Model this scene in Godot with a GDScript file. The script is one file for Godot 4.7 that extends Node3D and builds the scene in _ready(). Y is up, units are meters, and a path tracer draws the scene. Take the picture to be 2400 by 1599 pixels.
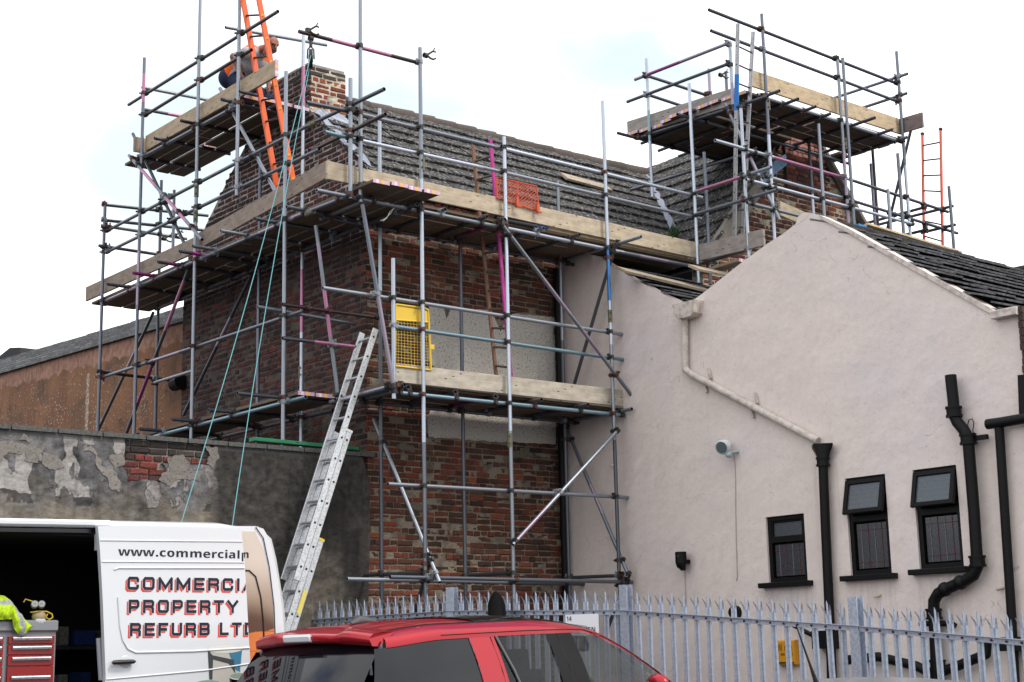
extends Node3D

# ---------- mesh builder: faces are given counter-clockwise as seen from outside ----------
class MB:
	var v := PackedVector3Array()
	var n := PackedVector3Array()
	var c := PackedColorArray()
	var uv := PackedVector2Array()
	var col := Color.WHITE
	func t3(a: Vector3, b: Vector3, d: Vector3, na: Vector3, nb: Vector3, nd: Vector3, ua := Vector2.ZERO, ub := Vector2.ZERO, ud := Vector2.ZERO) -> void:
		v.append_array([a, d, b])
		n.append_array([na, nd, nb])
		uv.append_array([ua, ud, ub])
		c.append_array([col, col, col])
	func tri(a: Vector3, b: Vector3, d: Vector3) -> void:
		var q := (b - a).cross(d - a).normalized()
		t3(a, b, d, q, q, q, Vector2(a.x + a.z, a.y), Vector2(b.x + b.z, b.y), Vector2(d.x + d.z, d.y))
	func quad(a: Vector3, b: Vector3, d: Vector3, e: Vector3, ua := Vector2(0, 0), ub := Vector2(1, 0), ud := Vector2(1, 1), ue := Vector2(0, 1)) -> void:
		var q := (d - a).cross(e - b).normalized()
		t3(a, b, d, q, q, q, ua, ub, ud)
		t3(a, d, e, q, q, q, ua, ud, ue)
	func squad(p: Array, q: Array) -> void:
		t3(p[0], p[1], p[2], q[0], q[1], q[2])
		t3(p[0], p[2], p[3], q[0], q[2], q[3])
	func box(t: Transform3D, s: Vector3, uo := Vector2.ZERO) -> void:
		var h := s * 0.5
		for ax in 3:
			for sg in [-1.0, 1.0]:
				var w := Vector3.ZERO
				w[ax] = h[ax] * sg
				var i1 := 0 if ax != 0 else 2
				var i2 := 1 if ax != 1 else 2
				var p := Vector3.ZERO
				var r := Vector3.ZERO
				p[i1] = h[i1]
				r[i2] = h[i2]
				var l1 := s[i1]
				var l2 := s[i2]
				var pts := [w - p - r, w + p - r, w + p + r, w - p + r]
				if (pts[1] - pts[0]).cross(pts[3] - pts[0]).dot(w) < 0:
					pts = [pts[0], pts[3], pts[2], pts[1]]
					quad(t * pts[0], t * pts[1], t * pts[2], t * pts[3], uo, uo + Vector2(0, l2), uo + Vector2(l1, l2), uo + Vector2(l1, 0))
				else:
					quad(t * pts[0], t * pts[1], t * pts[2], t * pts[3], uo, uo + Vector2(l1, 0), uo + Vector2(l1, l2), uo + Vector2(0, l2))
	# box with its four long edges (along x) chamfered
	func bevel_box(t: Transform3D, s: Vector3, b: float, uo := Vector2.ZERO) -> void:
		var h := s * 0.5
		var ring := [Vector2(-h.y + b, -h.z), Vector2(h.y - b, -h.z), Vector2(h.y, -h.z + b), Vector2(h.y, h.z - b), Vector2(h.y - b, h.z), Vector2(-h.y + b, h.z), Vector2(-h.y, h.z - b), Vector2(-h.y, -h.z + b)]
		var run := 0.0
		for i in 8:
			var p: Vector2 = ring[i]
			var q: Vector2 = ring[(i + 1) % 8]
			var d := p.distance_to(q)
			quad(t * Vector3(-h.x, p.x, p.y), t * Vector3(-h.x, q.x, q.y), t * Vector3(h.x, q.x, q.y), t * Vector3(h.x, p.x, p.y), uo + Vector2(0, run), uo + Vector2(0, run + d), uo + Vector2(s.x, run + d), uo + Vector2(s.x, run))
			run += d
		for sg in [-1.0, 1.0]:
			for i in range(1, 7):
				var a: Vector2 = ring[0]
				var p: Vector2 = ring[i]
				var q: Vector2 = ring[i + 1]
				if sg > 0:
					tri(t * Vector3(h.x, a.x, a.y), t * Vector3(h.x, p.x, p.y), t * Vector3(h.x, q.x, q.y))
				else:
					tri(t * Vector3(-h.x, a.x, a.y), t * Vector3(-h.x, q.x, q.y), t * Vector3(-h.x, p.x, p.y))
	func ring_pts(o: Vector3, ex: Vector3, ey: Vector3, r: float, seg: int) -> Array:
		var out := []
		for i in seg:
			var a := TAU * i / seg
			out.append(o + (ex * cos(a) + ey * sin(a)) * r)
		return out
	# cylinder or cone wall from a to b, smooth; seen from outside (or inside when flip)
	func wall(a: Vector3, b: Vector3, r0: float, r1: float, seg: int, flip := false) -> void:
		var d := (b - a).normalized()
		var ex := d.cross(Vector3.UP if absf(d.y) < 0.9 else Vector3.RIGHT).normalized()
		var ey := d.cross(ex)
		var len := a.distance_to(b)
		for i in seg:
			var a0 := TAU * i / seg
			var a1 := TAU * (i + 1) / seg
			var n0 := ex * cos(a0) + ey * sin(a0)
			var n1 := ex * cos(a1) + ey * sin(a1)
			var u0 := float(i) / seg
			var u1 := float(i + 1) / seg
			var ps := [a + n0 * r0, a + n1 * r0, b + n1 * r1, b + n0 * r1]
			if flip:
				t3(ps[0], ps[3], ps[2], -n0, -n0, -n1, Vector2(0, u0), Vector2(len, u0), Vector2(len, u1))
				t3(ps[0], ps[2], ps[1], -n0, -n1, -n1, Vector2(0, u0), Vector2(len, u1), Vector2(0, u1))
			else:
				t3(ps[0], ps[1], ps[2], n0, n1, n1, Vector2(0, u0), Vector2(0, u1), Vector2(len, u1))
				t3(ps[0], ps[2], ps[3], n0, n1, n0, Vector2(0, u0), Vector2(len, u1), Vector2(len, u0))
	func disc(o: Vector3, d: Vector3, r: float, seg: int, r_in := 0.0) -> void:
		var ex := d.cross(Vector3.UP if absf(d.y) < 0.9 else Vector3.RIGHT).normalized()
		var ey := d.cross(ex)
		for i in seg:
			var a0 := TAU * i / seg
			var a1 := TAU * (i + 1) / seg
			var p0 := ex * cos(a0) + ey * sin(a0)
			var p1 := ex * cos(a1) + ey * sin(a1)
			if r_in > 0:
				quad(o + p0 * r_in, o + p0 * r, o + p1 * r, o + p1 * r_in)
			else:
				tri(o, o + p0 * r, o + p1 * r)
	func rod(a: Vector3, b: Vector3, r: float, seg := 10) -> void:
		var d := (b - a).normalized()
		wall(a, b, r, r, seg)
		disc(a, -d, r, seg)
		disc(b, d, r, seg)
	func pipe_run(pts: Array, r: float, seg := 12) -> void:
		for i in pts.size() - 1:
			wall(pts[i], pts[i + 1], r, r, seg)
			if i > 0:
				ball(pts[i], Vector3.ONE * r, 8, seg)
		disc(pts[0], (pts[0] - pts[1]).normalized(), r, seg)
		disc(pts[-1], (pts[-1] - pts[-2]).normalized(), r, seg)
	# smooth sweep along points with changing radius
	func sweep(pts: Array, rad: Array, seg := 12, caps := true) -> void:
		var rings := []
		var nors := []
		var ex := Vector3.ZERO
		for i in pts.size():
			var d: Vector3 = (pts[mini(i + 1, pts.size() - 1)] - pts[maxi(i - 1, 0)]).normalized()
			if i == 0:
				ex = d.cross(Vector3.UP if absf(d.y) < 0.9 else Vector3.RIGHT).normalized()
			else:
				ex = (ex - d * ex.dot(d)).normalized()
			var ey := d.cross(ex)
			var rr := []
			var nn := []
			for k in seg:
				var a := TAU * k / seg
				var q := ex * cos(a) + ey * sin(a)
				rr.append(pts[i] + q * rad[i])
				nn.append(q)
			rings.append(rr)
			nors.append(nn)
		for i in pts.size() - 1:
			for k in seg:
				var m := (k + 1) % seg
				squad([rings[i][k], rings[i][m], rings[i + 1][m], rings[i + 1][k]], [nors[i][k], nors[i][m], nors[i + 1][m], nors[i + 1][k]])
		if caps:
			for k in seg:
				var m := (k + 1) % seg
				tri(pts[0], rings[0][m], rings[0][k])
				tri(pts[-1], rings[-1][k], rings[-1][m])
	func ball(o: Vector3, r: Vector3, lat := 8, lon := 12, basis := Basis.IDENTITY) -> void:
		for i in lat:
			for k in lon:
				var p := []
				var q := []
				for st in [[i, k], [i, k + 1], [i + 1, k + 1], [i + 1, k]]:
					var th: float = PI * st[0] / lat
					var ph: float = TAU * st[1] / lon
					var s := Vector3(sin(th) * cos(ph), -cos(th), -sin(th) * sin(ph))
					p.append(o + basis * (s * r))
					q.append((basis * (s / r)).normalized())
				squad(p, q)
	# polygon in the plane o + u*x + w*y, facing u x w, pushed back by thick
	func prism(poly: PackedVector2Array, o: Vector3, u: Vector3, w: Vector3, thick: float, sides := true) -> void:
		var f := u.cross(w).normalized()
		var pg := poly.duplicate()
		if Geometry2D.is_polygon_clockwise(pg):
			pg.reverse()
		var idx := Geometry2D.triangulate_polygon(pg)
		for i in range(0, idx.size(), 3):
			var a := pg[idx[i]]
			var b := pg[idx[i + 1]]
			var d := pg[idx[i + 2]]
			if (b - a).cross(d - a) < 0:
				var sw := b
				b = d
				d = sw
			t3(o + u * a.x + w * a.y, o + u * b.x + w * b.y, o + u * d.x + w * d.y, f, f, f, a, b, d)
			if thick > 0:
				t3(o + u * a.x + w * a.y - f * thick, o + u * d.x + w * d.y - f * thick, o + u * b.x + w * b.y - f * thick, -f, -f, -f, a, d, b)
		if sides and thick > 0:
			for i in pg.size():
				var a := pg[i]
				var b := pg[(i + 1) % pg.size()]
				var pa := o + u * a.x + w * a.y
				var pb := o + u * b.x + w * b.y
				quad(pa, pa - f * thick, pb - f * thick, pb, Vector2(0, a.y), Vector2(thick, a.y), Vector2(thick, b.y), Vector2(0, b.y))
	func grid(p: Array, flip := false) -> void:   # p[i][k] points, smooth normals
		var ni := p.size()
		var nk: int = p[0].size()
		var nn := []
		for i in ni:
			var row := []
			for k in nk:
				var di: Vector3 = p[mini(i + 1, ni - 1)][k] - p[maxi(i - 1, 0)][k]
				var dk: Vector3 = p[i][mini(k + 1, nk - 1)] - p[i][maxi(k - 1, 0)]
				var q := dk.cross(di).normalized()
				row.append(-q if flip else q)
			nn.append(row)
		for i in ni - 1:
			for k in nk - 1:
				if flip:
					squad([p[i][k], p[i + 1][k], p[i + 1][k + 1], p[i][k + 1]], [nn[i][k], nn[i + 1][k], nn[i + 1][k + 1], nn[i][k + 1]])
				else:
					squad([p[i][k], p[i][k + 1], p[i + 1][k + 1], p[i + 1][k]], [nn[i][k], nn[i][k + 1], nn[i + 1][k + 1], nn[i + 1][k]])
	func mesh(m: Material = null) -> ArrayMesh:
		var am := ArrayMesh.new()
		if v.is_empty():
			return am
		var a := []
		a.resize(Mesh.ARRAY_MAX)
		a[Mesh.ARRAY_VERTEX] = v
		a[Mesh.ARRAY_NORMAL] = n
		a[Mesh.ARRAY_COLOR] = c
		a[Mesh.ARRAY_TEX_UV] = uv
		am.add_surface_from_arrays(Mesh.PRIMITIVE_TRIANGLES, a)
		if m:
			am.surface_set_material(0, m)
		return am

var used := {}
var rng := RandomNumberGenerator.new()
var M := {}

func numbered(called: String) -> String:
	if not used.has(called):
		used[called] = 0
		return called
	used[called] += 1
	return "%s_%03d" % [called, used[called]]

func tag(o: Node, label: String, category: String, group := "") -> Node:
	o.set_meta("label", label)
	o.set_meta("category", category)
	if group:
		o.set_meta("group", group)
	return o

func thing(called: String, label: String, category: String, at := Vector3.ZERO, group := "") -> Node3D:
	var o := Node3D.new()
	o.name = numbered(called)
	add_child(o)
	o.position = at
	tag(o, label, category, group)
	return o

func put(called: String, mb: MB, m: Material, parent: Node = self, shift := true) -> MeshInstance3D:
	var o := MeshInstance3D.new()
	o.name = numbered(called) if parent == self else called
	if shift and parent is Node3D and parent != self:   # points are given in world metres
		var off := -world_of(parent)
		for i in mb.v.size():
			mb.v[i] += off
	o.mesh = mb.mesh(m)
	parent.add_child(o, true)
	return o

func world_of(p: Node) -> Vector3:
	var w := Vector3.ZERO
	while p is Node3D and p != self:
		w += p.position
		p = p.get_parent()
	return w

func single(called: String, mb: MB, m: Material, label: String, category: String, group := "") -> MeshInstance3D:
	var o := put(called, mb, m)
	tag(o, label, category, group)
	return o

func struct(called: String, mb: MB, m: Material) -> MeshInstance3D:
	var o := put(called, mb, m)
	o.set_meta("kind", "structure")
	return o

# a basis whose x runs along d and whose y is as near as can be to up
func along(d: Vector3, up := Vector3.UP) -> Basis:
	var x := d.normalized()
	var z := x.cross(up).normalized()
	if z.length() < 0.5:
		z = x.cross(Vector3.FORWARD).normalized()
	var y := z.cross(x)
	return Basis(x, y, z)

func noise(freq: float, seed_: int, oct := 4, kind := FastNoiseLite.TYPE_SIMPLEX_SMOOTH) -> FastNoiseLite:
	var f := FastNoiseLite.new()
	f.noise_type = kind
	f.frequency = freq
	f.seed = seed_
	f.fractal_octaves = oct
	return f

func ramp(stops: Array) -> Gradient:
	var g := Gradient.new()
	g.offsets = PackedFloat32Array(stops.map(func(s): return s[0]))
	g.colors = PackedColorArray(stops.map(func(s): return s[1].linear_to_srgb() if s[1] is Color else Color(s[1], s[1], s[1]).linear_to_srgb()))
	return g

func ntex(f: FastNoiseLite, size: int, g: Gradient = null, bump := 0.0) -> NoiseTexture2D:
	var t := NoiseTexture2D.new()
	t.width = size
	t.height = size
	t.seamless = true
	t.generate_mipmaps = false
	t.noise = f
	if g:
		t.color_ramp = g
	if bump > 0:
		t.as_normal_map = true
		t.bump_strength = bump
	return t

# albedo colours are given as linear values
func mat(col: Color, rough: float, metal := 0.0, tex: Texture2D = null, scale := 1.0, nrm: Texture2D = null, depth := 1.0, tri := true) -> StandardMaterial3D:
	var m := StandardMaterial3D.new()
	m.albedo_color = col.linear_to_srgb()
	m.roughness = rough
	m.metallic = metal
	m.vertex_color_use_as_albedo = true
	if tex:
		m.albedo_texture = tex
	if nrm:
		m.normal_enabled = true
		m.normal_texture = nrm
		m.normal_scale = depth
	if tri and (tex or nrm):
		m.uv1_triplanar = true
		m.uv1_world_triplanar = true
	m.uv1_scale = Vector3.ONE * scale
	return m

func lin(r: float, g: float, b: float) -> Color:
	return Color(r, g, b)

func materials() -> void:
	var grain := ntex(noise(0.02, 3, 5), 512, ramp([[0.0, 0.55], [0.45, 0.85], [0.6, 1.0], [1.0, 1.15]]))
	var zinc := ntex(noise(0.05, 8, 4, FastNoiseLite.TYPE_CELLULAR), 512, ramp([[0.0, 0.62], [0.5, 0.86], [1.0, 1.1]]))
	var bumps := ntex(noise(0.03, 4, 5), 512, null, 3.0)
	M.galv = mat(lin(0.36, 0.40, 0.46), 0.42, 0.55, zinc, 1.6)
	M.iron = mat(lin(0.055, 0.05, 0.052), 0.6, 0.4, grain, 3.0)
	M.fence = mat(lin(0.42, 0.475, 0.58), 0.4, 0.4, zinc, 1.1)
	M.alu = mat(lin(0.55, 0.57, 0.6), 0.38, 0.55, grain, 2.5)
	# wood: u runs along the grain in metres
	var wood := Image.create(512, 256, false, Image.FORMAT_RGB8)
	var n1 := noise(0.012, 21, 4)
	var n2 := noise(0.02, 22, 3)
	for y in 256:
		for x in 512:
			var s := n1.get_noise_2d(x * 0.25, y * 6.0 + 12.0 * n2.get_noise_2d(x * 0.5, y * 0.6))
			var big := n2.get_noise_2d(x * 0.9 + 500, y * 0.8)
			var k := clampf(0.82 + 0.16 * s + 0.22 * big, 0.3, 1.1)
			wood.set_pixel(x, y, Color(k, k * 0.985, k * 0.96).linear_to_srgb())
	for q in 14:
		var cx := 20 + (q * 149) % 480
		var cy := 14 + (q * 83) % 226
		for dy in range(-6, 7):
			for dx in range(-9, 10):
				var r := sqrt(dx * dx / 2.2 + dy * dy)
				if r < 4.5:
					wood.set_pixel(cx + dx, cy + dy, Color(0.24, 0.19, 0.15).lerp(wood.get_pixel(cx + dx, cy + dy), clampf((r - 2.0) / 2.5, 0, 1)))
	var wt := ImageTexture.create_from_image(wood)
	M.wood = mat(Color.WHITE, 0.85, 0, wt, 1.0, null, 1.0, false)
	M.wood.uv1_scale = Vector3(0.55, 2.2, 1)
	M.plain = mat(Color.WHITE, 0.7)
	M.gloss = mat(Color.WHITE, 0.25)
	M.black = mat(lin(0.0045, 0.0045, 0.0055), 0.5, 0, grain, 3.0)
	M.black.metallic_specular = 0.3
	M.matt = mat(Color.WHITE, 0.95, 0, grain, 2.0)
	var brick_mot := ntex(noise(0.035, 31, 5), 512, ramp([[0.0, 0.45], [0.35, 0.72], [0.6, 1.0], [1.0, 1.4]]))
	M.brick = mat(Color.WHITE, 0.92, 0, brick_mot, 1.7, ntex(noise(0.06, 32, 4), 512, null, 5.0), 0.9)
	M.mortar = mat(Color.WHITE, 0.97, 0, ntex(noise(0.015, 41, 5), 512, ramp([[0.0, 0.4], [0.4, 0.75], [0.55, 1.0], [1.0, 1.12]])), 0.45, ntex(noise(0.07, 42, 4), 512, null, 4.0), 0.8)
	var lich := noise(0.022, 51, 5)
	M.tile = mat(Color.WHITE, 0.93, 0, ntex(lich, 1024, ramp([[0.0, lin(0.013, 0.012, 0.013)], [0.5, lin(0.026, 0.024, 0.024)], [0.645, lin(0.036, 0.034, 0.032)], [0.70, lin(0.20, 0.20, 0.195)], [0.8, lin(0.40, 0.40, 0.38)], [1.0, lin(0.5, 0.5, 0.48)]])), 0.62, bumps, 0.9)
	M.slate = mat(Color.WHITE, 0.6, 0, ntex(noise(0.02, 56, 4), 512, ramp([[0.0, lin(0.045, 0.046, 0.052)], [0.5, lin(0.10, 0.102, 0.112)], [1.0, lin(0.22, 0.22, 0.225)]])), 0.9, bumps, 0.6)
	M.lead = mat(lin(0.36, 0.39, 0.46), 0.5, 0.25, grain, 1.5, bumps, 0.6)
	var stain := ntex(noise(0.006, 61, 5), 1024, ramp([[0.0, lin(0.86, 0.855, 0.87)], [0.35, lin(0.945, 0.94, 0.945)], [0.55, lin(0.975, 0.97, 0.97)], [1.0, lin(1.0, 0.99, 0.98)]]))
	M.pink = mat(lin(0.665, 0.585, 0.55), 0.9, 0, stain, 0.16, ntex(noise(0.012, 62, 5), 1024, null, 4.0), 0.28)
	M.pinkpaint = mat(lin(0.58, 0.51, 0.475), 0.75, 0, grain, 0.8)
	M.cream = mat(lin(0.56, 0.50, 0.45), 0.6, 0, grain, 0.8)
	var pits := ntex(noise(0.05, 71, 5), 1024, ramp([[0.0, 0.12], [0.2, 0.3], [0.27, 0.8], [0.5, 0.95], [1.0, 1.08]]))
	M.cement = mat(lin(0.47, 0.445, 0.41), 0.95, 0, pits, 0.5, bumps, 0.8)
	M.asphalt = mat(lin(0.05, 0.05, 0.052), 0.95, 0, grain, 0.7, bumps, 0.8)
	M.cloth = mat(Color.WHITE, 0.9, 0, grain, 4.0)
	M.rope = mat(lin(0.12, 0.34, 0.38), 0.8)
	M.mesh_orange = mat(lin(0.52, 0.075, 0.025), 0.6)
	M.glass = StandardMaterial3D.new()
	M.glass.transparency = BaseMaterial3D.TRANSPARENCY_ALPHA
	M.glass.albedo_color = Color(0.75, 0.88, 0.84, 0.12)
	M.glass.roughness = 0.03
	M.car_glass = StandardMaterial3D.new()
	M.car_glass.transparency = BaseMaterial3D.TRANSPARENCY_ALPHA
	M.car_glass.albedo_color = Color(0.05, 0.10, 0.10, 0.5)
	M.car_glass.roughness = 0.03
	M.car_glass.metallic_specular = 0.35
	M.dark_glass = mat(lin(0.003, 0.004, 0.007), 0.03)
	M.dark_glass.metallic_specular = 0.42

func sky_image() -> Image:
	var w := 1024
	var h := 512
	var im := Image.create(w, h, false, Image.FORMAT_RGBF)
	var a := noise(0.9, 5, 6)
	var b := noise(2.6, 6, 4)
	for y in h:
		var el := PI * (0.5 - (y + 0.5) / h)
		for x in w:
			var az := TAU * (x + 0.5) / w
			var d := Vector3(cos(el) * sin(az), sin(el), cos(el) * cos(az))
			var p := d
			if el > 0:
				p = Vector3(d.x, d.y * 1.6, d.z) / (0.35 + 0.65 * maxf(d.y, 0.0))
			var k := a.get_noise_3dv(p * 1.1) + 0.28 * b.get_noise_3dv(p * 1.3)
			var cover := smoothstep(-0.42, -0.08, k)
			var blue := Color(0.80, 0.92, 0.97).lerp(Color(0.10, 0.22, 0.60), smoothstep(0.30, 0.72, d.y))
			var white := Color(1.62, 1.62, 1.62) * (0.9 + 0.22 * clampf(k + 0.3, -0.5, 1.0))
			var cc := blue.lerp(white, cover)
			if el < 0:
				cc = cc.lerp(Color(0.30, 0.29, 0.28), smoothstep(0.0, 0.10, -el))
			im.set_pixel(x, y, cc)
	return im

func _ready() -> void:
	rng.seed = 7
	var cam := Camera3D.new()
	cam.name = "camera"
	cam.position = Vector3(0, 2, 0)
	cam.basis = Basis(Vector3.UP, -0.691) * Basis(Vector3.RIGHT, 0.202) * Basis(Vector3.BACK, -0.022)
	cam.fov = 25.02
	cam.near = 0.05
	cam.far = 2000.0
	add_child(cam)
	cam.current = true
	var env := Environment.new()
	env.background_mode = Environment.BG_SKY
	var sm := PanoramaSkyMaterial.new()
	sm.panorama = ImageTexture.create_from_image(sky_image())
	var sky := Sky.new()
	sky.sky_material = sm
	env.sky = sky
	env.sky_rotation = Vector3(0, 0.0, 0)
	env.tonemap_mode = Environment.TONE_MAPPER_LINEAR
	env.tonemap_exposure = 1.15
	env.sdfgi_enabled = true
	env.ssao_enabled = true
	env.ssil_enabled = true
	var we := WorldEnvironment.new()
	we.name = "world_environment"
	we.environment = env
	add_child(we)
	var sun := DirectionalLight3D.new()
	sun.name = "sun"
	sun.light_energy = 0.75
	sun.light_color = Color(1.0, 0.965, 0.91)
	sun.light_angular_distance = 12.0
	sun.shadow_enabled = true
	add_child(sun)
	sun.look_at_from_position(Vector3.ZERO, -Vector3(0.25, 0.85, 0.6))
	materials()
	ground()
	buildings()
	scaffolds()
	objects()
	vehicles()

# ---------- helpers for walls, bricks and roofs ----------
func v2(l: Array) -> PackedVector2Array:
	return PackedVector2Array(l)

func ragged(l: Array, step: float, amp: float, seed_: int) -> PackedVector2Array:
	var out := PackedVector2Array()
	var f := noise(2.2, seed_, 4)
	for i in l.size():
		var a: Vector2 = l[i]
		var b: Vector2 = l[(i + 1) % l.size()]
		var k := maxi(1, int(a.distance_to(b) / step))
		var nn := (b - a).normalized().orthogonal()
		for j in k:
			var p := a.lerp(b, float(j) / k)
			out.append(p + nn * amp * 2.0 * f.get_noise_2d(p.x * 3.0, p.y * 3.0) + (b - a).normalized() * amp * f.get_noise_2d(p.y * 4.0 + 40.0, p.x * 4.0))
	return out

func rect(x0: float, y0: float, x1: float, y1: float) -> PackedVector2Array:
	return PackedVector2Array([Vector2(x0, y0), Vector2(x1, y0), Vector2(x1, y1), Vector2(x0, y1)])

# a wall with rectangular openings: cut in upright strips so that no piece has a hole inside
func holed(mb: MB, poly: PackedVector2Array, holes: Array, o: Vector3, u: Vector3, thick: float) -> void:
	var xs := [-1000.0, 1000.0]
	for h in holes:
		xs.append(h[0])
		xs.append(h[2])
	xs.sort()
	for i in xs.size() - 1:
		for piece in Geometry2D.intersect_polygons(poly, rect(xs[i], -100, xs[i + 1], 100)):
			var left := [piece]
			for h in holes:
				if h[0] <= xs[i] + 0.001 and h[2] >= xs[i + 1] - 0.001:
					var next := []
					for q in left:
						next.append_array(Geometry2D.clip_polygons(q, rect(h[0] - 0.01, h[1], h[2] + 0.01, h[3])))
					left = next
			for q in left:
				mb.prism(q, o, u, Vector3.UP, thick, false)
	for h in holes:   # the reveals
		var c := [Vector2(h[0], h[1]), Vector2(h[2], h[1]), Vector2(h[2], h[3]), Vector2(h[0], h[3])]
		var f := u.cross(Vector3.UP).normalized()
		for i in 4:
			var a: Vector2 = c[i]
			var b: Vector2 = c[(i + 1) % 4]
			var pa := o + u * a.x + Vector3.UP * a.y
			var pb := o + u * b.x + Vector3.UP * b.y
			mb.quad(pa, pb, pb - f * thick, pa - f * thick)

var brick_shapes := []
func make_brick_shapes() -> void:
	for k in 7:
		var r := RandomNumberGenerator.new()
		r.seed = 100 + k
		var ring := func(s: float, z: float, j: float) -> Array:
			var out := []
			for q in [Vector2(-1, -1), Vector2(0, -1), Vector2(1, -1), Vector2(1, 1), Vector2(0, 1), Vector2(-1, 1)]:
				var e := Vector2(0.5 - s * 0.03, 0.5 - s * 0.1)
				out.append(Vector3(q.x * e.x + r.randf_range(-j, j) * 0.04, q.y * e.y + r.randf_range(-j, j) * 0.12, z + r.randf_range(-j, j) * 0.12))
			return out
		var back: Array = ring.call(0.0, -1.0, 0.0)
		var mid: Array = ring.call(0.15, -0.22, 0.7)
		var front: Array = ring.call(1.2, 0.0, 0.9)
		var centre := Vector3(0, 0, r.randf_range(-0.05, 0.06))
		var mb := MB.new()
		for i in 6:
			var j := (i + 1) % 6
			mb.quad(back[i], back[j], mid[j], mid[i])
			mb.quad(mid[i], mid[j], front[j], front[i])
			mb.tri(centre, front[i], front[j])
		brick_shapes.append(mb)

var brick_list := []
# collects the bricks of one wall face; depth is how far they stand out of the mortar
func brick_face(poly: PackedVector2Array, holes: Array, o: Vector3, u: Vector3, pal: Array, seed_: int, wall: Node, course := 0.078, length := 0.232, joint := 0.012, worn := 0.3, tone = null) -> void:
	var r := RandomNumberGenerator.new()
	r.seed = seed_
	var lo := Vector2(1e9, 1e9)
	var hi := -lo
	for p in poly:
		lo = lo.min(p)
		hi = hi.max(p)
	var f := u.cross(Vector3.UP).normalized()
	var row := 0
	var y := lo.y + course * 0.5
	while y < hi.y:
		var header := row % 4 == 3
		var step := length * 0.5 if header else length
		var x := lo.x
		var first := true
		while x < hi.x - 0.02:
			var w := step
			if first and row % 2 == 1:
				w = step * 0.5
			elif not header and r.randf() < 0.12:
				w = length * 0.5
			first = false
			w = minf(w, hi.x - x)
			if hi.x - x - w < 0.05:
				w = hi.x - x
			var cc := Vector2(x + w * 0.5, y)
			x += w
			if not Geometry2D.is_point_in_polygon(cc, poly):
				continue
			var hid := false
			for h in holes:
				if Geometry2D.is_point_in_polygon(cc, h):
					hid = true
					break
			if hid or r.randf() < 0.006 * worn:
				continue
			var bw := w - joint * r.randf_range(0.7, 1.5)
			var bh := course - joint * r.randf_range(0.7, 1.45)
			# cut the brick at a plumb end of the wall
			var d := 0.034
			var k: Color = pal[mini(int(pow(r.randf(), 1.25) * pal.size()), pal.size() - 1)]
			var s := r.randf_range(0.72, 1.25)
			k = Color(k.r * s, k.g * s * r.randf_range(0.92, 1.06), k.b * s)
			if tone != null:
				k = tone.call(cc, k, r)
			var b := Basis(u * bw, Vector3.UP * bh, f * d).rotated(f, r.randf_range(-0.012, 0.012))
			brick_list.append([Transform3D(b, o + u * cc.x + Vector3.UP * (cc.y + r.randf_range(-0.003, 0.003)) + f * r.randf_range(-0.006, 0.004) * (1.0 + worn)), k, r.randi() % brick_shapes.size(), wall])
		y += course
		row += 1

# the nearest bricks become parts of their wall, the rest one part of it
func lay_bricks(singles: int, called := "brick") -> void:
	var eye := Vector3(0, 2, 0)
	brick_list.sort_custom(func(a, b): return a[0].origin.distance_squared_to(eye) - a[0].basis.x.length() * 60.0 < b[0].origin.distance_squared_to(eye) - b[0].basis.x.length() * 60.0)
	var cache := {}
	var rest := {}
	for i in brick_list.size():
		var e: Array = brick_list[i]
		var wall: Node3D = e[3]
		if i < singles:
			var q: Color = e[1]
			var key := "%d %d %d %d" % [e[2], int(q.r * 60), int(q.g * 80), int(q.b * 80)]
			if not cache.has(key):
				var src: MB = brick_shapes[e[2]]
				var mb := MB.new()
				mb.v = src.v
				mb.n = src.n
				mb.uv = src.uv
				mb.c = src.c.duplicate()
				mb.c.fill(q)
				cache[key] = mb.mesh(M.brick)
			var o := MeshInstance3D.new()
			o.name = called
			o.mesh = cache[key]
			o.transform = Transform3D(e[0].basis, e[0].origin - world_of(wall))
			wall.add_child(o, true)
		else:
			var key := [wall, e[2]]
			if not rest.has(key):
				rest[key] = []
			rest[key].append(e)
	for key in rest:
		var wall: Node3D = key[0]
		var mm := MultiMesh.new()
		mm.transform_format = MultiMesh.TRANSFORM_3D
		mm.use_colors = true
		mm.mesh = brick_shapes[key[1]].mesh(M.brick)
		mm.instance_count = rest[key].size()
		var off := world_of(wall)
		for i in rest[key].size():
			var e: Array = rest[key][i]
			mm.set_instance_transform(i, Transform3D(e[0].basis, e[0].origin - off))
			mm.set_instance_color(i, e[1])
		var mi := MultiMeshInstance3D.new()
		mi.name = "brickwork"
		mi.multimesh = mm
		mi.set_meta("kind", "stuff")
		wall.add_child(mi, true)
	brick_list.clear()

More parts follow.
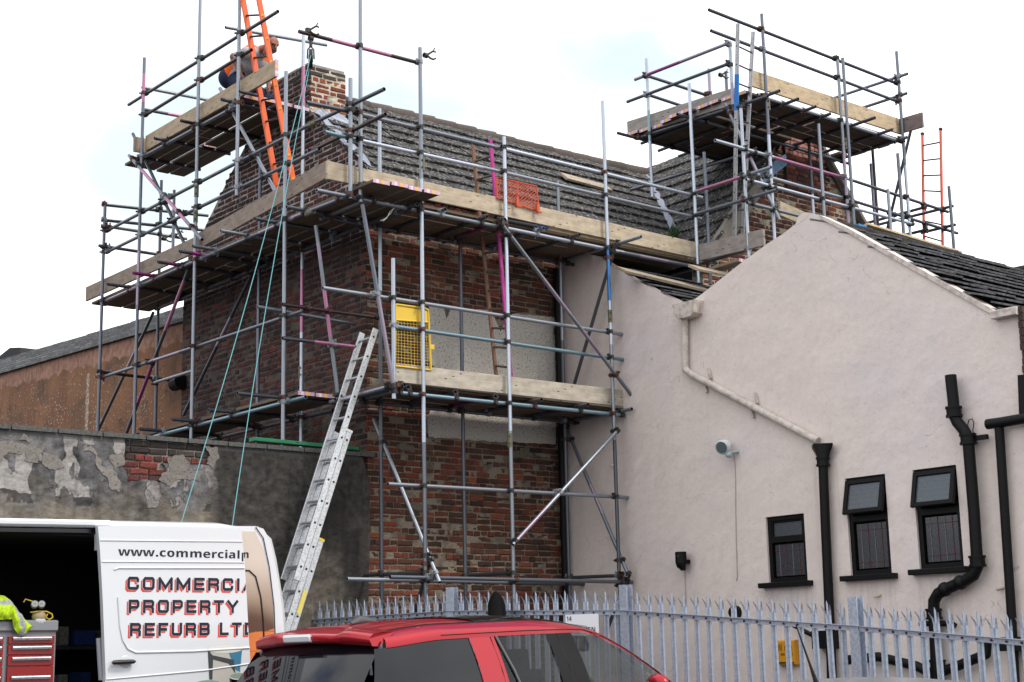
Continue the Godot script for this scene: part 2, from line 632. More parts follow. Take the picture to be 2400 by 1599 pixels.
# overlapping tiles or slates on a slope; a is the foot of the slope at the start, across runs along the eaves, up runs up the slope
func tile_slope(owner_: Node3D, called: String, a: Vector3, across: Vector3, up: Vector3, w: float, gauge: float, thick: float, m: Material, seed_: int, singles: int, keep: Callable, lift := 1.0, tint := 0.25, flip := false) -> void:
	var r := RandomNumberGenerator.new()
	r.seed = seed_
	var x := across.normalized()
	var y := up.normalized()
	var nrm := x.cross(y).normalized()
	if nrm.y < 0:
		nrm = -nrm
	var rows := int(up.length() / gauge)
	var cols := int(across.length() / w)
	var items := []
	for i in rows:
		for k in cols + 1:
			var off := 0.0 if i % 2 == 0 else 0.5
			var p := a + y * (gauge * (i + 0.5)) + x * (w * (k + off))
			if not keep.call(p):
				continue
			var tilt := atan2(thick * 1.15 * lift, gauge) + r.randf_range(-0.012, 0.014) * lift
			var b := Basis(x, y, x.cross(y)).rotated(x, tilt * (-1.0 if x.cross(y).dot(nrm) > 0 else 1.0)).rotated(nrm, r.randf_range(-0.014, 0.014) * lift)
			var g := 1.0 + r.randf_range(-tint, tint)
			items.append([Transform3D(b, p + nrm * (thick * (0.9 + r.randf_range(-0.2, 0.3) * lift))), g, r.randi() % 3])
	var shapes := []
	for s in 3:
		var mb := MB.new()
		var t := thick
		var nx := 5
		var top := []
		var hw := w * 0.495
		var hg := gauge * 0.58
		for i in 2:
			var row := []
			for k in nx:
				var px := lerpf(-hw, hw, k / float(nx - 1))
				var wob := 0.003 * sin(px * 23.0 + s * 2.1) * lift
				row.append(Vector3(px, (-hg if i == 0 else hg) + (wob if i == 0 else 0.0), t * 0.5 + 0.05 * thick * cos(k * PI)))
			top.append(row)
		for k in nx - 1:
			var p0: Vector3 = top[0][k]
			var p1: Vector3 = top[0][k + 1]
			var p2: Vector3 = top[1][k + 1]
			var p3: Vector3 = top[1][k]
			var dn := Vector3(0, 0, -t)
			mb.quad(p0, p1, p2, p3)
			mb.quad(p0 + dn, p1 + dn, p1, p0)
		mb.quad(top[0][0] + Vector3(0, 0, -t), top[0][0], top[1][0], top[1][0] + Vector3(0, 0, -t))
		mb.quad(top[0][-1], top[0][-1] + Vector3(0, 0, -t), top[1][-1] + Vector3(0, 0, -t), top[1][-1])
		if x.cross(y).dot(nrm) < 0:
			for i in mb.v.size():
				mb.v[i].z = -mb.v[i].z
				mb.n[i].z = -mb.n[i].z
		shapes.append(mb)
	var eye := Vector3(0, 2, 0)
	items.sort_custom(func(p, q): return p[0].origin.distance_squared_to(eye) < q[0].origin.distance_squared_to(eye))
	var cache := {}
	var rest := []
	var base := world_of(owner_)
	for i in items.size():
		var e: Array = items[i]
		if i < singles:
			var key := "%d %d" % [e[2], int(e[1] * 8)]
			if not cache.has(key):
				var mb := MB.new()
				mb.v = shapes[e[2]].v
				mb.n = shapes[e[2]].n
				mb.uv = shapes[e[2]].uv
				mb.c = shapes[e[2]].c.duplicate()
				mb.c.fill(Color(e[1], e[1], e[1]))
				cache[key] = mb.mesh(m)
			var o := MeshInstance3D.new()
			o.name = called
			o.mesh = cache[key]
			o.transform = Transform3D(e[0].basis, e[0].origin - base)
			owner_.add_child(o, true)
		else:
			rest.append(e)
	if rest.size():
		var mm := MultiMesh.new()
		mm.transform_format = MultiMesh.TRANSFORM_3D
		mm.use_colors = true
		mm.mesh = shapes[0].mesh(m)
		mm.instance_count = rest.size()
		for i in rest.size():
			mm.set_instance_transform(i, Transform3D(rest[i][0].basis, rest[i][0].origin - base))
			mm.set_instance_color(i, Color(rest[i][1], rest[i][1], rest[i][1]))
		var mi := MultiMeshInstance3D.new()
		mi.name = called + "_field"
		mi.multimesh = mm
		mi.set_meta("kind", "stuff")
		owner_.add_child(mi, true)

func ground() -> void:
	var mb := MB.new()
	var rows := []
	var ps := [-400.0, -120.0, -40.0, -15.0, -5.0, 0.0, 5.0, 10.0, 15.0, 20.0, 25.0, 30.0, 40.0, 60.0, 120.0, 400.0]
	for zz in ps:
		var row := []
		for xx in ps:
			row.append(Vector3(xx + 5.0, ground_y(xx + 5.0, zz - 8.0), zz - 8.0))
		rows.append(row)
	mb.grid(rows)
	struct("ground", mb, M.asphalt)

func ground_y(x: float, z: float) -> float:
	return 0.16 + 0.035 * clampf(0.637 * x - 0.771 * z, -12.0, 32.0)

# colour of a painted-on image by metres; the picture tiles every su by sv metres
func stained(su: float, sv: float, w: int, h: int, f: Callable, nrm_scale := 1.0) -> StandardMaterial3D:
	var im := Image.create(w, h, false, Image.FORMAT_RGB8)
	for j in h:
		for i in w:
			var c: Color = f.call(su * (i + 0.5) / w, sv * (1.0 - (j + 0.5) / h))
			im.set_pixel(i, j, c.linear_to_srgb())
	var m := mat(Color.WHITE, 0.95, 0, ImageTexture.create_from_image(im), 1.0, null, 1.0, false)
	m.uv1_scale = Vector3(1.0 / su, -1.0 / sv, 1)
	return m

func buildings() -> void:
	make_brick_shapes()
	main_building()
	cross_wing()
	pink_house()
	brown_house()
	yard_wall()
	far_roof()

func main_roof_y(z: float) -> float:
	return 8.12 + 0.862 * (-15.80 - z)

func cross_roof_y(x: float) -> float:
	return 8.0 + 1.17 * (x - 16.27)

func main_building() -> void:
	var b := thing("brick_building", "tall dark brick building with a gable chimney, wrapped in scaffolding", "building", Vector3(10.78, 0.8, -15.94))
	# gable wall facing left
	var gable := v2([Vector2(-20.95, 0.5), Vector2(-15.97, 0.5), Vector2(-15.97, 8.22), Vector2(-16.64, 8.83), Vector2(-17.37, 9.52), Vector2(-17.37, 10.14), Vector2(-18.76, 10.14), Vector2(-18.76, 9.72), Vector2(-19.55, 9.12), Vector2(-20.35, 8.45), Vector2(-20.95, 7.9)])
	var mb := MB.new()
	mb.col = Color(0.34, 0.315, 0.305)
	mb.prism(gable, Vector3(10.789, 0, 0), Vector3.BACK, Vector3.UP, 0.22)
	var gw := put("gable_wall", mb, M.mortar, b)
	var dark := [lin(0.038, 0.018, 0.019), lin(0.058, 0.020, 0.019), lin(0.075, 0.022, 0.019), lin(0.045, 0.02, 0.023), lin(0.09, 0.026, 0.021), lin(0.030, 0.018, 0.021), lin(0.11, 0.030, 0.023)]
	var smudge := noise(0.5, 77, 3)
	var gable_bricks := gable.duplicate()
	for i in gable_bricks.size():
		if gable_bricks[i].x > -16.0:
			gable_bricks[i].x = -15.945
		elif absf(gable_bricks[i].x + 17.37) < 0.01:
			gable_bricks[i].x = -17.355
	brick_face(gable_bricks, [], Vector3(10.78, 0, 0), Vector3.BACK, dark, 11, gw, 0.078, 0.226, 0.017, 0.3, func(p: Vector2, k: Color, r: RandomNumberGenerator) -> Color:
		if p.y > 9.95 and r.randf() < 0.8:
			return Color(0.035, 0.03, 0.03) * r.randf_range(0.7, 1.5)
		if p.y < 7.2:
			return Color(0.15, 0.042, 0.026) if r.randf() < 0.05 else Color(k.r * 0.85, k.g * 0.72, k.b * 0.66) * (1.0 + 0.5 * smudge.get_noise_2d(p.x, p.y))
		return k * (1.0 + 0.5 * smudge.get_noise_2d(p.x, p.y)))
	# the lower courses were never repointed: dirtier mortar
	var lowp := v2([Vector2(-20.95, 0.5), Vector2(-15.97, 0.5), Vector2(-15.97, 7.36), Vector2(-20.95, 7.36)])
	mb = MB.new()
	mb.col = Color(0.085, 0.068, 0.06)
	mb.prism(lowp, Vector3(10.786, 0, 0), Vector3.BACK, Vector3.UP, 0.0)
	put("old_mortar", mb, M.mortar, gw)
	# long wall facing the yard
	var patch := ragged([Vector2(11.773, 6.558), Vector2(11.998, 6.564), Vector2(12.052, 6.408), Vector2(12.126, 6.557), Vector2(12.812, 6.62), Vector2(12.883, 6.498), Vector2(12.969, 6.341), Vector2(13.094, 6.512), Vector2(13.188, 6.626), Vector2(13.967, 6.661), Vector2(13.918, 4.858), Vector2(12.768, 4.818), Vector2(11.742, 4.801), Vector2(11.711, 5.022), Vector2(11.796, 5.169), Vector2(11.759, 5.505), Vector2(11.845, 5.74), Vector2(11.749, 5.816)], 0.05, 0.012, 5)
	var face := rect(10.783, 0.5, 16.1, 7.95)
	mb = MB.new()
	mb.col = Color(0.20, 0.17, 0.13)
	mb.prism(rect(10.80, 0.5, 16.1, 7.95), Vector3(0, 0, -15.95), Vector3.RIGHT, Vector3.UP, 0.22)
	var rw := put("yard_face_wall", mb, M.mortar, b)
	var brown := [lin(0.075, 0.030, 0.021), lin(0.10, 0.034, 0.022), lin(0.058, 0.026, 0.019), lin(0.13, 0.040, 0.024), lin(0.085, 0.040, 0.027), lin(0.16, 0.046, 0.025), lin(0.045, 0.024, 0.019)]
	var hot := noise(0.7, 78, 3)
	brick_face(face, [patch], Vector3(0, 0, -15.94), Vector3.RIGHT, brown, 12, rw, 0.078, 0.232, 0.011, 1.0, func(p: Vector2, k: Color, r: RandomNumberGenerator) -> Color:
		var h := hot.get_noise_2d(p.x, p.y)
		if p.x < 11.2 and p.y < 5.0 and p.y > 3.9 and r.randf() < 0.6:
			return Color(0.18, 0.042, 0.022) * r.randf_range(0.6, 1.2)
		if p.y > 6.85 and p.x < 13.0 and r.randf() < 0.5:
			return Color(0.20, 0.046, 0.026) * r.randf_range(0.5, 1.15)
		if r.randf() < 0.03 + 0.12 * maxf(h, 0.0):
			return Color(0.16, 0.044, 0.024) * r.randf_range(0.7, 1.2)
		if p.y < 4.5:
			return Color(k.r * 1.3, k.g * 1.12, k.b * 0.95) * (0.9 + 0.5 * h)
		return k * (0.9 + 0.5 * h))
	lay_bricks(240)
	mb = MB.new()
	mb.prism(patch, Vector3(0, 0, -15.925), Vector3.RIGHT, Vector3.UP, 0.03)
	put("cement_patch", mb, M.cement, rw)
	# smears of old mortar over the bricks
	for s in [Vector3(11.595, 3.894, -15.94), Vector3(12.318, 3.915, -15.94), Vector3(11.368, 4.637, -15.94), Vector3(13.321, 4.682, -15.94)]:
		var bit := []
		var wd := rng.randf_range(0.12, 0.34)
		for k in 9:
			var a := TAU * k / 9
			bit.append(Vector2(s.x + cos(a) * wd * rng.randf_range(0.6, 1.1), s.y + sin(a) * rng.randf_range(0.03, 0.07)))
		mb = MB.new()
		mb.col = Color(0.27, 0.235, 0.19)
		mb.prism(ragged(bit, 0.02, 0.014, 9), Vector3(0, 0, -15.933), Vector3.RIGHT, Vector3.UP, 0.012)
		put("mortar_smear", mb, M.cement, rw)
	# chimney stack standing on the gable
	var st := MB.new()
	st.col = Color(0.50, 0.45, 0.36)
	st.box(Transform3D(Basis(), Vector3(11.095, 9.5, -18.05)), Vector3(0.594, 1.28, 1.384))
	var sw := put("chimney_stack", st, M.mortar, b)
	brick_face(rect(10.78, 8.75, 11.40, 10.16), [], Vector3(0, 0, -17.35), Vector3.RIGHT, [lin(0.22, 0.048, 0.028), lin(0.16, 0.038, 0.026), lin(0.26, 0.06, 0.026), lin(0.12, 0.034, 0.028), lin(0.29, 0.085, 0.03)], 13, sw, 0.078, 0.232, 0.020, 0.3, func(p: Vector2, k: Color, r: RandomNumberGenerator) -> Color:
		return Color(0.055, 0.045, 0.04) * r.randf_range(0.7, 1.6) if p.y > 9.98 else k)
	lay_bricks(60)
	st = MB.new()
	st.col = Color(0.30, 0.27, 0.25)
	for i in 5:
		st.box(Transform3D(Basis(Vector3.UP, 0.02 * (i % 3 - 1)), Vector3(11.09, 10.165, -17.52 - 0.27 * i)), Vector3(0.60, 0.055 + 0.01 * (i % 2), 0.262))
	put("chimney_cap", st, M.matt, sw)
	# roof
	var rf := MB.new()
	rf.col = Color(0.03, 0.028, 0.028)
	rf.quad(Vector3(10.86, 8.06, -15.80), Vector3(18.9, 8.06, -15.80), Vector3(18.9, 10.0, -18.05), Vector3(10.86, 10.0, -18.05))
	rf.quad(Vector3(18.9, 8.06, -20.4), Vector3(10.86, 8.06, -20.4), Vector3(10.86, 10.0, -18.05), Vector3(18.9, 10.0, -18.05))
	var roof := put("roof", rf, M.matt, b)
	tile_slope(roof, "roof_tile", Vector3(10.92, 8.10, -15.78), Vector3(7.7, 0, 0), Vector3(0, 1.94, -2.25), 0.34, 0.325, 0.04, M.tile, 21, 300, func(p: Vector3) -> bool:
		return p.y > cross_roof_y(p.x) - 0.12 and not (p.x < 11.45 and p.z < -17.3), 0.75, 0.12)
	for i in 17:
		mb = MB.new()
		mb.col = Color(0.085, 0.066, 0.06) * rng.randf_range(0.75, 1.2)
		var x0 := 11.42 + 0.40 * i
		var sag := 0.012 * (x0 - 11.4) - 0.02 * sin(x0 * 0.9)
		mb.wall(Vector3(x0, 9.975 + sag, -18.05), Vector3(x0 + 0.405, 9.985 + sag + rng.randf_range(-0.008, 0.008), -18.05), 0.125, 0.132, 14)
		put("ridge_tile", mb, M.matt, roof)
	# lead dressed over the verge and up against the stack
	var f := 0
	for e in [[10.80, 11.06, -17.28, -16.74], [10.78, 10.98, -16.74, -16.28], [10.80, 10.93, -16.30, -15.92], [10.98, 11.38, -17.34, -17.06]]:
		mb = MB.new()
		var q := []
		for c in [Vector2(e[0], e[2]), Vector2(e[1], e[2]), Vector2(e[1] - 0.03, e[3]), Vector2(e[0] - 0.02, e[3])]:
			q.append(c)
		var rg := ragged(q, 0.06, 0.02, 40 + f)
		var idx := Geometry2D.triangulate_polygon(rg)
		mb.col = Color(0.85, 0.87, 0.9)
		for i in range(0, idx.size(), 3):
			var pts := []
			for k in 3:
				var c := rg[idx[i + k]]
				pts.append(Vector3(c.x, main_roof_y(c.y) + 0.075 + 0.03 * sin(c.x * 23.0 + c.y * 17.0), c.y))
			if (pts[1] - pts[0]).cross(pts[2] - pts[0]).y < 0:
				pts = [pts[0], pts[2], pts[1]]
			mb.tri(pts[0], pts[1], pts[2])
		put("lead_flashing", mb, M.lead, roof)
		f += 1
	mb = MB.new()
	mb.col = Color(1.1, 1.1, 1.1)
	mb.box(Transform3D(Basis(Vector3.BACK, 0.05), Vector3(10.98, 9.36, -17.335)), Vector3(0.38, 0.13, 0.008))
	put("lead_apron", mb, M.lead, roof)
	# black downpipe in the corner with the rendered house
	mb = MB.new()
	mb.pipe_run([Vector3(13.95, 1.0, -15.84), Vector3(13.95, 7.35, -15.84)], 0.052)
	for yy in [2.2, 3.6, 5.0, 6.4]:
		mb.wall(Vector3(13.95, yy, -15.84), Vector3(13.95, yy + 0.09, -15.84), 0.063, 0.063, 12)
	put("downpipe", mb, M.black, b)
	# timber parts of ruined gutter: a loose board lying on the tiles
	mb = MB.new()
	mb.col = Color(0.42, 0.36, 0.29)
	var pa := Vector3(15.6, 8.926, -16.32)
	mb.bevel_box(Transform3D(along(Vector3(1, 0.0, -0.06), Vector3(0, 0.75, 0.66)), Vector3(15.55, main_roof_y(-16.9) + 0.12, -16.9)), Vector3(1.0, 0.04, 0.2), 0.004)
	single("loose_board", mb, M.wood, "short pale scaffold board lying loose on the lichen covered tiles", "board")

func cross_wing() -> void:
	var b := thing("cross_wing", "red brick gabled wing with chimney stack under the right hand scaffold platform", "building", Vector3(18.0, 4.0, -14.9))
	var gable := v2([Vector2(15.95, 4.0), Vector2(20.8, 4.0), Vector2(20.8, 7.45), Vector2(18.3, 10.32), Vector2(15.95, 7.62)])
	var mb := MB.new()
	mb.col = Color(0.40, 0.37, 0.28)
	mb.prism(gable, Vector3(0, 0, -14.909), Vector3.RIGHT, Vector3.UP, 0.22)
	var w := put("gable_wall", mb, M.mortar, b)
	var red := [lin(0.12, 0.034, 0.026), lin(0.15, 0.042, 0.028), lin(0.09, 0.03, 0.026), lin(0.19, 0.055, 0.03), lin(0.07, 0.03, 0.028), lin(0.22, 0.075, 0.04)]
	var top := v2([Vector2(15.95, 6.9), Vector2(20.6, 6.9), Vector2(20.6, 7.6), Vector2(18.3, 10.25), Vector2(15.95, 7.55)])
	brick_face(top, [], Vector3(0, 0, -14.9), Vector3.RIGHT, red, 31, w, 0.080, 0.235, 0.013, 0.8)
	lay_bricks(220)
	mb = MB.new()
	mb.col = Color(0.05, 0.04, 0.04)
	mb.box(Transform3D(Basis(), Vector3(18.35, 9.47, -15.3)), Vector3(0.95, 0.92, 0.9))
	var s := put("chimney_stack", mb, M.mortar, b)
	brick_face(rect(17.875, 9.0, 18.825, 9.93), [], Vector3(0, 0, -14.84), Vector3.RIGHT, red, 33, s, 0.080, 0.235, 0.014, 0.3, func(p: Vector2, k: Color, r: RandomNumberGenerator) -> Color:
		return Color(0.40, 0.17, 0.14) * r.randf_range(0.75, 1.15) if p.y > 9.56 else k)  # top courses tinted pale pink: light through the deck opening put into the colour
	lay_bricks(60)
	# slopes
	mb = MB.new()
	mb.col = Color(0.03, 0.028, 0.028)
	mb.quad(Vector3(15.85, 7.42, -14.86), Vector3(18.3, 10.28, -14.86), Vector3(18.3, 10.28, -21.0), Vector3(15.85, 7.42, -21.0))
	mb.quad(Vector3(18.3, 10.28, -14.86), Vector3(20.9, 7.30, -14.86), Vector3(20.9, 7.30, -21.0), Vector3(18.3, 10.28, -21.0))
	var roof := put("roof", mb, M.matt, b)
	tile_slope(roof, "roof_tile", Vector3(15.85, 7.50, -18.5), Vector3(0, 0, 3.66), Vector3(2.43, 2.84, 0), 0.34, 0.325, 0.04, M.tile, 22, 150, func(p: Vector3) -> bool:
		return p.y > main_roof_y(p.z) - 0.12 or p.z > -15.8, 0.75, 0.12)
	# weathered barge board on the left verge and a thin one on the right
	mb = MB.new()
	mb.col = Color(0.20, 0.185, 0.17)
	mb.bevel_box(Transform3D(along(Vector3(0.67, 0.79, 0), Vector3(-0.79, 0.67, 0)), Vector3(16.62, 8.28, -14.83)), Vector3(1.75, 0.28, 0.07), 0.01)
	put("barge_board", mb, M.wood, b)
	mb = MB.new()
	mb.col = Color(0.22, 0.20, 0.18)
	mb.bevel_box(Transform3D(along(Vector3(0.657, -0.754, 0)), Vector3(19.60, 8.81, -14.82)), Vector3(3.3, 0.07, 0.12), 0.008)
	put("barge_board", mb, M.wood, b)
	mb = MB.new()
	mb.col = Color(0.5, 0.75, 1.6)
	mb.quad(Vector3(17.15, 8.86, -14.80), Vector3(17.85, 9.36, -14.80), Vector3(17.85, 9.54, -14.82), Vector3(17.15, 9.10, -14.82))
	put("lead_flashing", mb, M.lead, b)
	# lead in the valley between the two roofs
	mb = MB.new()
	mb.col = Color(0.75, 0.75, 0.8)
	for i in 8:
		var t0 := i / 8.0
		var t1 := (i + 1) / 8.0
		var p0 := Vector3(16.35, 8.18, -15.86).lerp(Vector3(17.95, 9.98, -18.0), t0) + Vector3(0, 0.05, 0.0)
		var p1 := Vector3(16.35, 8.18, -15.86).lerp(Vector3(17.95, 9.98, -18.0), t1) + Vector3(0, 0.05, 0.0)
		mb.quad(p0 + Vector3(-0.07, 0.0, 0.05), p0 + Vector3(0.07, 0.05, 0.05), p1 + Vector3(0.07, 0.05, 0.05), p1 + Vector3(-0.07, 0.0, 0.05))
	put("valley_lead", mb, M.lead, b)
	# a weed rooted at the foot of the valley
	var weed := MB.new()
	for i in 170:
		var o := Vector3(16.20, 8.10, -15.70) + Vector3(rng.randf_range(-0.07, 0.07), rng.randf_range(0.0, 0.16), rng.randf_range(-0.05, 0.05))
		var d := Vector3(rng.randf_range(-0.06, 0.06), rng.randf_range(0.02, 0.14), rng.randf_range(-0.05, 0.08))
		var sd := Vector3(0.006, 0, 0.004)
		weed.col = Color(0.02, 0.055, 0.01) * rng.randf_range(0.6, 1.6)
		weed.tri(o - sd, o + sd, o + d)
	single("weed", weed, M.plain, "green weed growing at the foot of the roof valley", "plant")

func win_frame(p: Node3D, z0: float, z1: float, y0: float, y1: float, yv: float, open: bool) -> void:
	var x := 14.076 + 0.06
	var win := MB.new()
	var fr := 0.055
	for e in [[z0, z0 + fr, y0, y1], [z1 - fr, z1, y0, y1], [z0 + fr, z1 - fr, y0, y0 + fr], [z0 + fr, z1 - fr, y1 - fr, y1], [z0 + fr, z1 - fr, yv - fr, yv + fr * 0.4]]:
		win.bevel_box(Transform3D(Basis(Vector3.BACK, Vector3.UP, Vector3.LEFT), Vector3(x, (e[2] + e[3]) / 2, (e[0] + e[1]) / 2)), Vector3(e[1] - e[0], e[3] - e[2], 0.06), 0.006)
	var w := put("window", win, M.black, p)
	var mb := MB.new()
	mb.col = Color(0.5, 0.55, 0.65)
	var k := fr + 0.02
	mb.quad(Vector3(x, y0 + k, z0 + k), Vector3(x, y0 + k, z1 - k), Vector3(x, yv - k, z1 - k), Vector3(x, yv - k, z0 + k))
	put("pane", mb, M.obscure, w)
	mb = MB.new()   # lead cames with coloured bars
	for i in 4:
		var zz := lerpf(z0 + k, z1 - k, (i + 0.7) / 4.4)
		mb.col = Color(0.10, 0.03, 0.03) if i % 2 else Color(0.16, 0.16, 0.17)
		mb.box(Transform3D(Basis(), Vector3(x - 0.004, (y0 + yv) / 2, zz)), Vector3(0.006, yv - y0 - 2 * k, 0.006))
	for yy in [y0 + k + 0.07, yv - k - 0.07]:
		mb.box(Transform3D(Basis(), Vector3(x - 0.004, yy, (z0 + z1) / 2)), Vector3(0.006, 0.006, z1 - z0 - 2 * k))
	put("lead_came", mb, M.plain, w)
	# top light, hinged at its head
	var a := 0.24 if open else 0.0
	var h := y1 - fr - yv
	var t := Transform3D(Basis(Vector3.BACK, -a) * Basis(Vector3.BACK, Vector3.UP, Vector3.LEFT), Vector3(x - (0.05 if open else 0.0), y1 - fr * (0.6 if open else 1.0), 0))
	mb = MB.new()
	var zc := (z0 + z1) / 2
	t.origin.z = zc
	var hw := (z1 - z0) / 2 - (0.01 if open else fr)
	var f2 := 0.05 if open else 0.02
	for e in [[-hw, -hw + f2, -h, 0.0], [hw - f2, hw, -h, 0.0], [-hw + f2, hw - f2, -h, -h + f2], [-hw + f2, hw - f2, -f2, 0.0]]:
		mb.bevel_box(Transform3D(t.basis, t * Vector3((e[0] + e[1]) / 2, (e[2] + e[3]) / 2, 0)), Vector3(e[1] - e[0], e[3] - e[2], 0.045), 0.006)
	var vent := put("top_light", mb, M.black, w)
	mb = MB.new()
	mb.col = Color(0.8, 0.9, 1.15)
	mb.quad(t * Vector3(-hw + f2, -h + f2, 0), t * Vector3(hw - f2, -h + f2, 0), t * Vector3(hw - f2, -f2, 0), t * Vector3(-hw + f2, -f2, 0))
	put("pane", mb, M.obscure, w)
	mb = MB.new()
	mb.bevel_box(Transform3D(Basis(Vector3.BACK, Vector3.UP, Vector3.LEFT), Vector3(14.076 - 0.03, y0 - 0.03, zc)), Vector3(z1 - z0 + 0.16, 0.06, 0.16), 0.008)
	put("sill", mb, M.black, w)
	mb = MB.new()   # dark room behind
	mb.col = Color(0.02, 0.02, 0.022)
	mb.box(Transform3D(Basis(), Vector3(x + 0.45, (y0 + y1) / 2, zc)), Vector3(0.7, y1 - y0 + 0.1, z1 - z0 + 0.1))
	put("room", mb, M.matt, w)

func collar(mb: MB, a: Vector3, b: Vector3, r: float) -> void:
	var d := (b - a).normalized()
	mb.wall(a, b, r, r, 14)
	mb.disc(a, -d, r, 14)
	mb.disc(b, d, r, 14)
	for q in [a, b]:
		mb.wall(q - d * 0.012, q + d * 0.012, r + 0.01, r + 0.01, 14)
		mb.disc(q - d * 0.012, -d, r + 0.01, 14)
		mb.disc(q + d * 0.012, d, r + 0.01, 14)

func pink_house() -> void:
	var grid_im := Image.create(128, 128, false, Image.FORMAT_RGB8)
	var gn := noise(0.06, 91, 3)
	for y in 128:
		for x in 128:
			var k := 0.045 + 0.03 * gn.get_noise_2d(x, y)
			if x % 8 < 2 or y % 8 < 2:
				k += 0.05
			grid_im.set_pixel(x, y, Color(k, k * 1.03, k * 1.12).linear_to_srgb())
	M.obscure = mat(Color.WHITE, 0.22, 0, ImageTexture.create_from_image(grid_im), 5.0)
	M.obscure.metallic_specular = 0.7
	var b := thing("rendered_house", "pale pink rendered house with an M shaped gable end and black pipes", "building", Vector3(14.076, 1.0, -12.0))
	var outline: Array = [Vector2(-15.93, 0.6)]
	outline.append_array([Vector2(-15.859, 7.612), Vector2(-15.749, 7.613), Vector2(-15.132, 7.404), Vector2(-14.473, 6.963), Vector2(-13.846, 6.592), Vector2(-13.454, 6.391), Vector2(-13.199, 6.476), Vector2(-12.487, 6.746), Vector2(-12.056, 6.892), Vector2(-11.812, 6.955), Vector2(-11.598, 7.034), Vector2(-11.566, 7.107), Vector2(-11.51, 7.136), Vector2(-11.431, 7.138), Vector2(-11.367, 7.118), Vector2(-11.291, 7.084), Vector2(-10.819, 6.795), Vector2(-10.138, 6.298), Vector2(-9.528, 5.859), Vector2(-8.931, 5.428), Vector2(-8.696, 5.434)])
	outline.append(Vector2(-8.69, 0.6))
	outline.reverse()
	var poly := v2(outline)
	var wins := [[-12.33, 2.78, -11.74, 3.56, 3.30, false], [-11.11, 2.80, -10.55, 3.90, 3.45, true], [-10.18, 2.82, -9.62, 3.90, 3.45, true]]
	var n1 := noise(0.45, 501, 5)
	var n2 := noise(3.0, 502, 4)
	var n3 := noise(0.8, 503, 3)
	M.pinkwall = stained(8.0, 8.0, 1024, 1024, func(u: float, y: float) -> Color:
		var z := u - 16.0
		var c := Color(0.665, 0.585, 0.552)
		c = c * (1.0 + 0.05 * n1.get_noise_2d(u * 1.5, y * 1.5) + 0.035 * n2.get_noise_2d(u * 3.0, y * 3.0))
		c = c.lerp(Color(0.60, 0.555, 0.57), 0.5 * smoothstep(0.0, 0.5, n1.get_noise_2d(u + 31.0, y + 7.0)))
		# rain streaks: long and faint, stronger under sills, pipe joints and the coping
		var st := maxf(n2.get_noise_2d(u * 4.0, y * 0.16), 0.0)
		c = c * (1.0 - 0.04 * st)
		for e in [[-12.38, -11.68, 2.7], [-11.17, -10.49, 2.72], [-10.24, -9.56, 2.74], [-13.62, -13.3, 6.2], [-11.6, -11.2, 4.1]]:
			if z > e[0] and z < e[1] and y < e[2]:
				c = c * (1.0 - 0.11 * smoothstep(-0.15, 0.5, n2.get_noise_2d(u * 5.0, y * 0.2 + e[2])) * smoothstep(1.3, 0.0, e[2] - y))
		# trowel marks and scuffs
		var sc2 := n2.get_noise_2d(u * 5.0 + 20.0, y * 11.0)
		if sc2 > 0.45 and n1.get_noise_2d(u * 2.0, y * 2.0 + 50.0) > 0.05:
			c = c * 0.90
		var dirty := n2.get_noise_2d(u * 7.0 + 60.0, y * 7.0)
		if dirty > 0.60:
			c = c * 0.72
		var crack := absf(n3.get_noise_2d(u * 1.1 + 12.0, y * 1.3))
		if crack < 0.0035 and n1.get_noise_2d(u * 1.7 + 5.0, y) > 0.12:
			c = c * 0.66
		return c)
	M.pinkwall.normal_enabled = true
	M.pinkwall.normal_texture = ntex(noise(0.02, 504, 5), 1024, null, 5.0)
	M.pinkwall.normal_scale = 0.30
	var mb := MB.new()
	holed(mb, poly, wins, Vector3(14.076, 0, 0), Vector3.BACK, 0.12)
	var wall := put("rendered_wall", mb, M.pinkwall, b)
	for w in wins:
		win_frame(b, w[0], w[2], w[1], w[3], w[4], w[5])
	mb = MB.new()   # rest of the house behind the gable, and its right-hand side
	mb.quad(Vector3(14.076, 0.6, -8.695), Vector3(24, 0.6, -8.695), Vector3(24, 5.4, -8.695), Vector3(14.076, 5.4, -8.695))
	put("side_wall", mb, M.pink, b)
	mb = MB.new()
	mb.col = Color(0.06, 0.04, 0.035)
	for i in 46:
		mb.box(Transform3D(Basis(Vector3.UP, rng.randf_range(-0.05, 0.05)), Vector3(14.076 + 0.04, 1.9 + 0.078 * i, -8.66)), Vector3(0.2 + rng.randf_range(-0.03, 0.02), 0.072, 0.06))
	put("brick_edge", mb, M.brick, b)
	# coping along the right verge, in lengths, and the eaves return
	var edge: Array = [Vector2(-11.21, 7.043), Vector2(-10.819, 6.795), Vector2(-10.138, 6.298), Vector2(-9.528, 5.859), Vector2(-8.931, 5.428)]
	var inner: Array = [Vector2(-11.213, 7.007), Vector2(-10.828, 6.75), Vector2(-10.159, 6.258), Vector2(-9.549, 5.815), Vector2(-8.956, 5.387)]
	for i in 4:
		mb = MB.new()
		var q: Array = [inner[i], inner[i + 1].lerp(inner[i], 0.006), edge[i + 1].lerp(edge[i], 0.006) + Vector2(0, 0.005), edge[i] + Vector2(0, 0.005)]
		mb.prism(v2(q), Vector3(14.076 - 0.025, 0, 0), Vector3.BACK, Vector3.UP, 0.16)
		put("coping", mb, M.pinkpaint, b)
	mb = MB.new()
	mb.bevel_box(Transform3D(Basis(Vector3.BACK, Vector3.UP, Vector3.LEFT), Vector3(14.076, 5.404, -8.826) + Vector3(-0.03, 0, 0)), Vector3(0.30, 0.085, 0.16), 0.006)
	put("eaves_return", mb, M.pinkpaint, b)
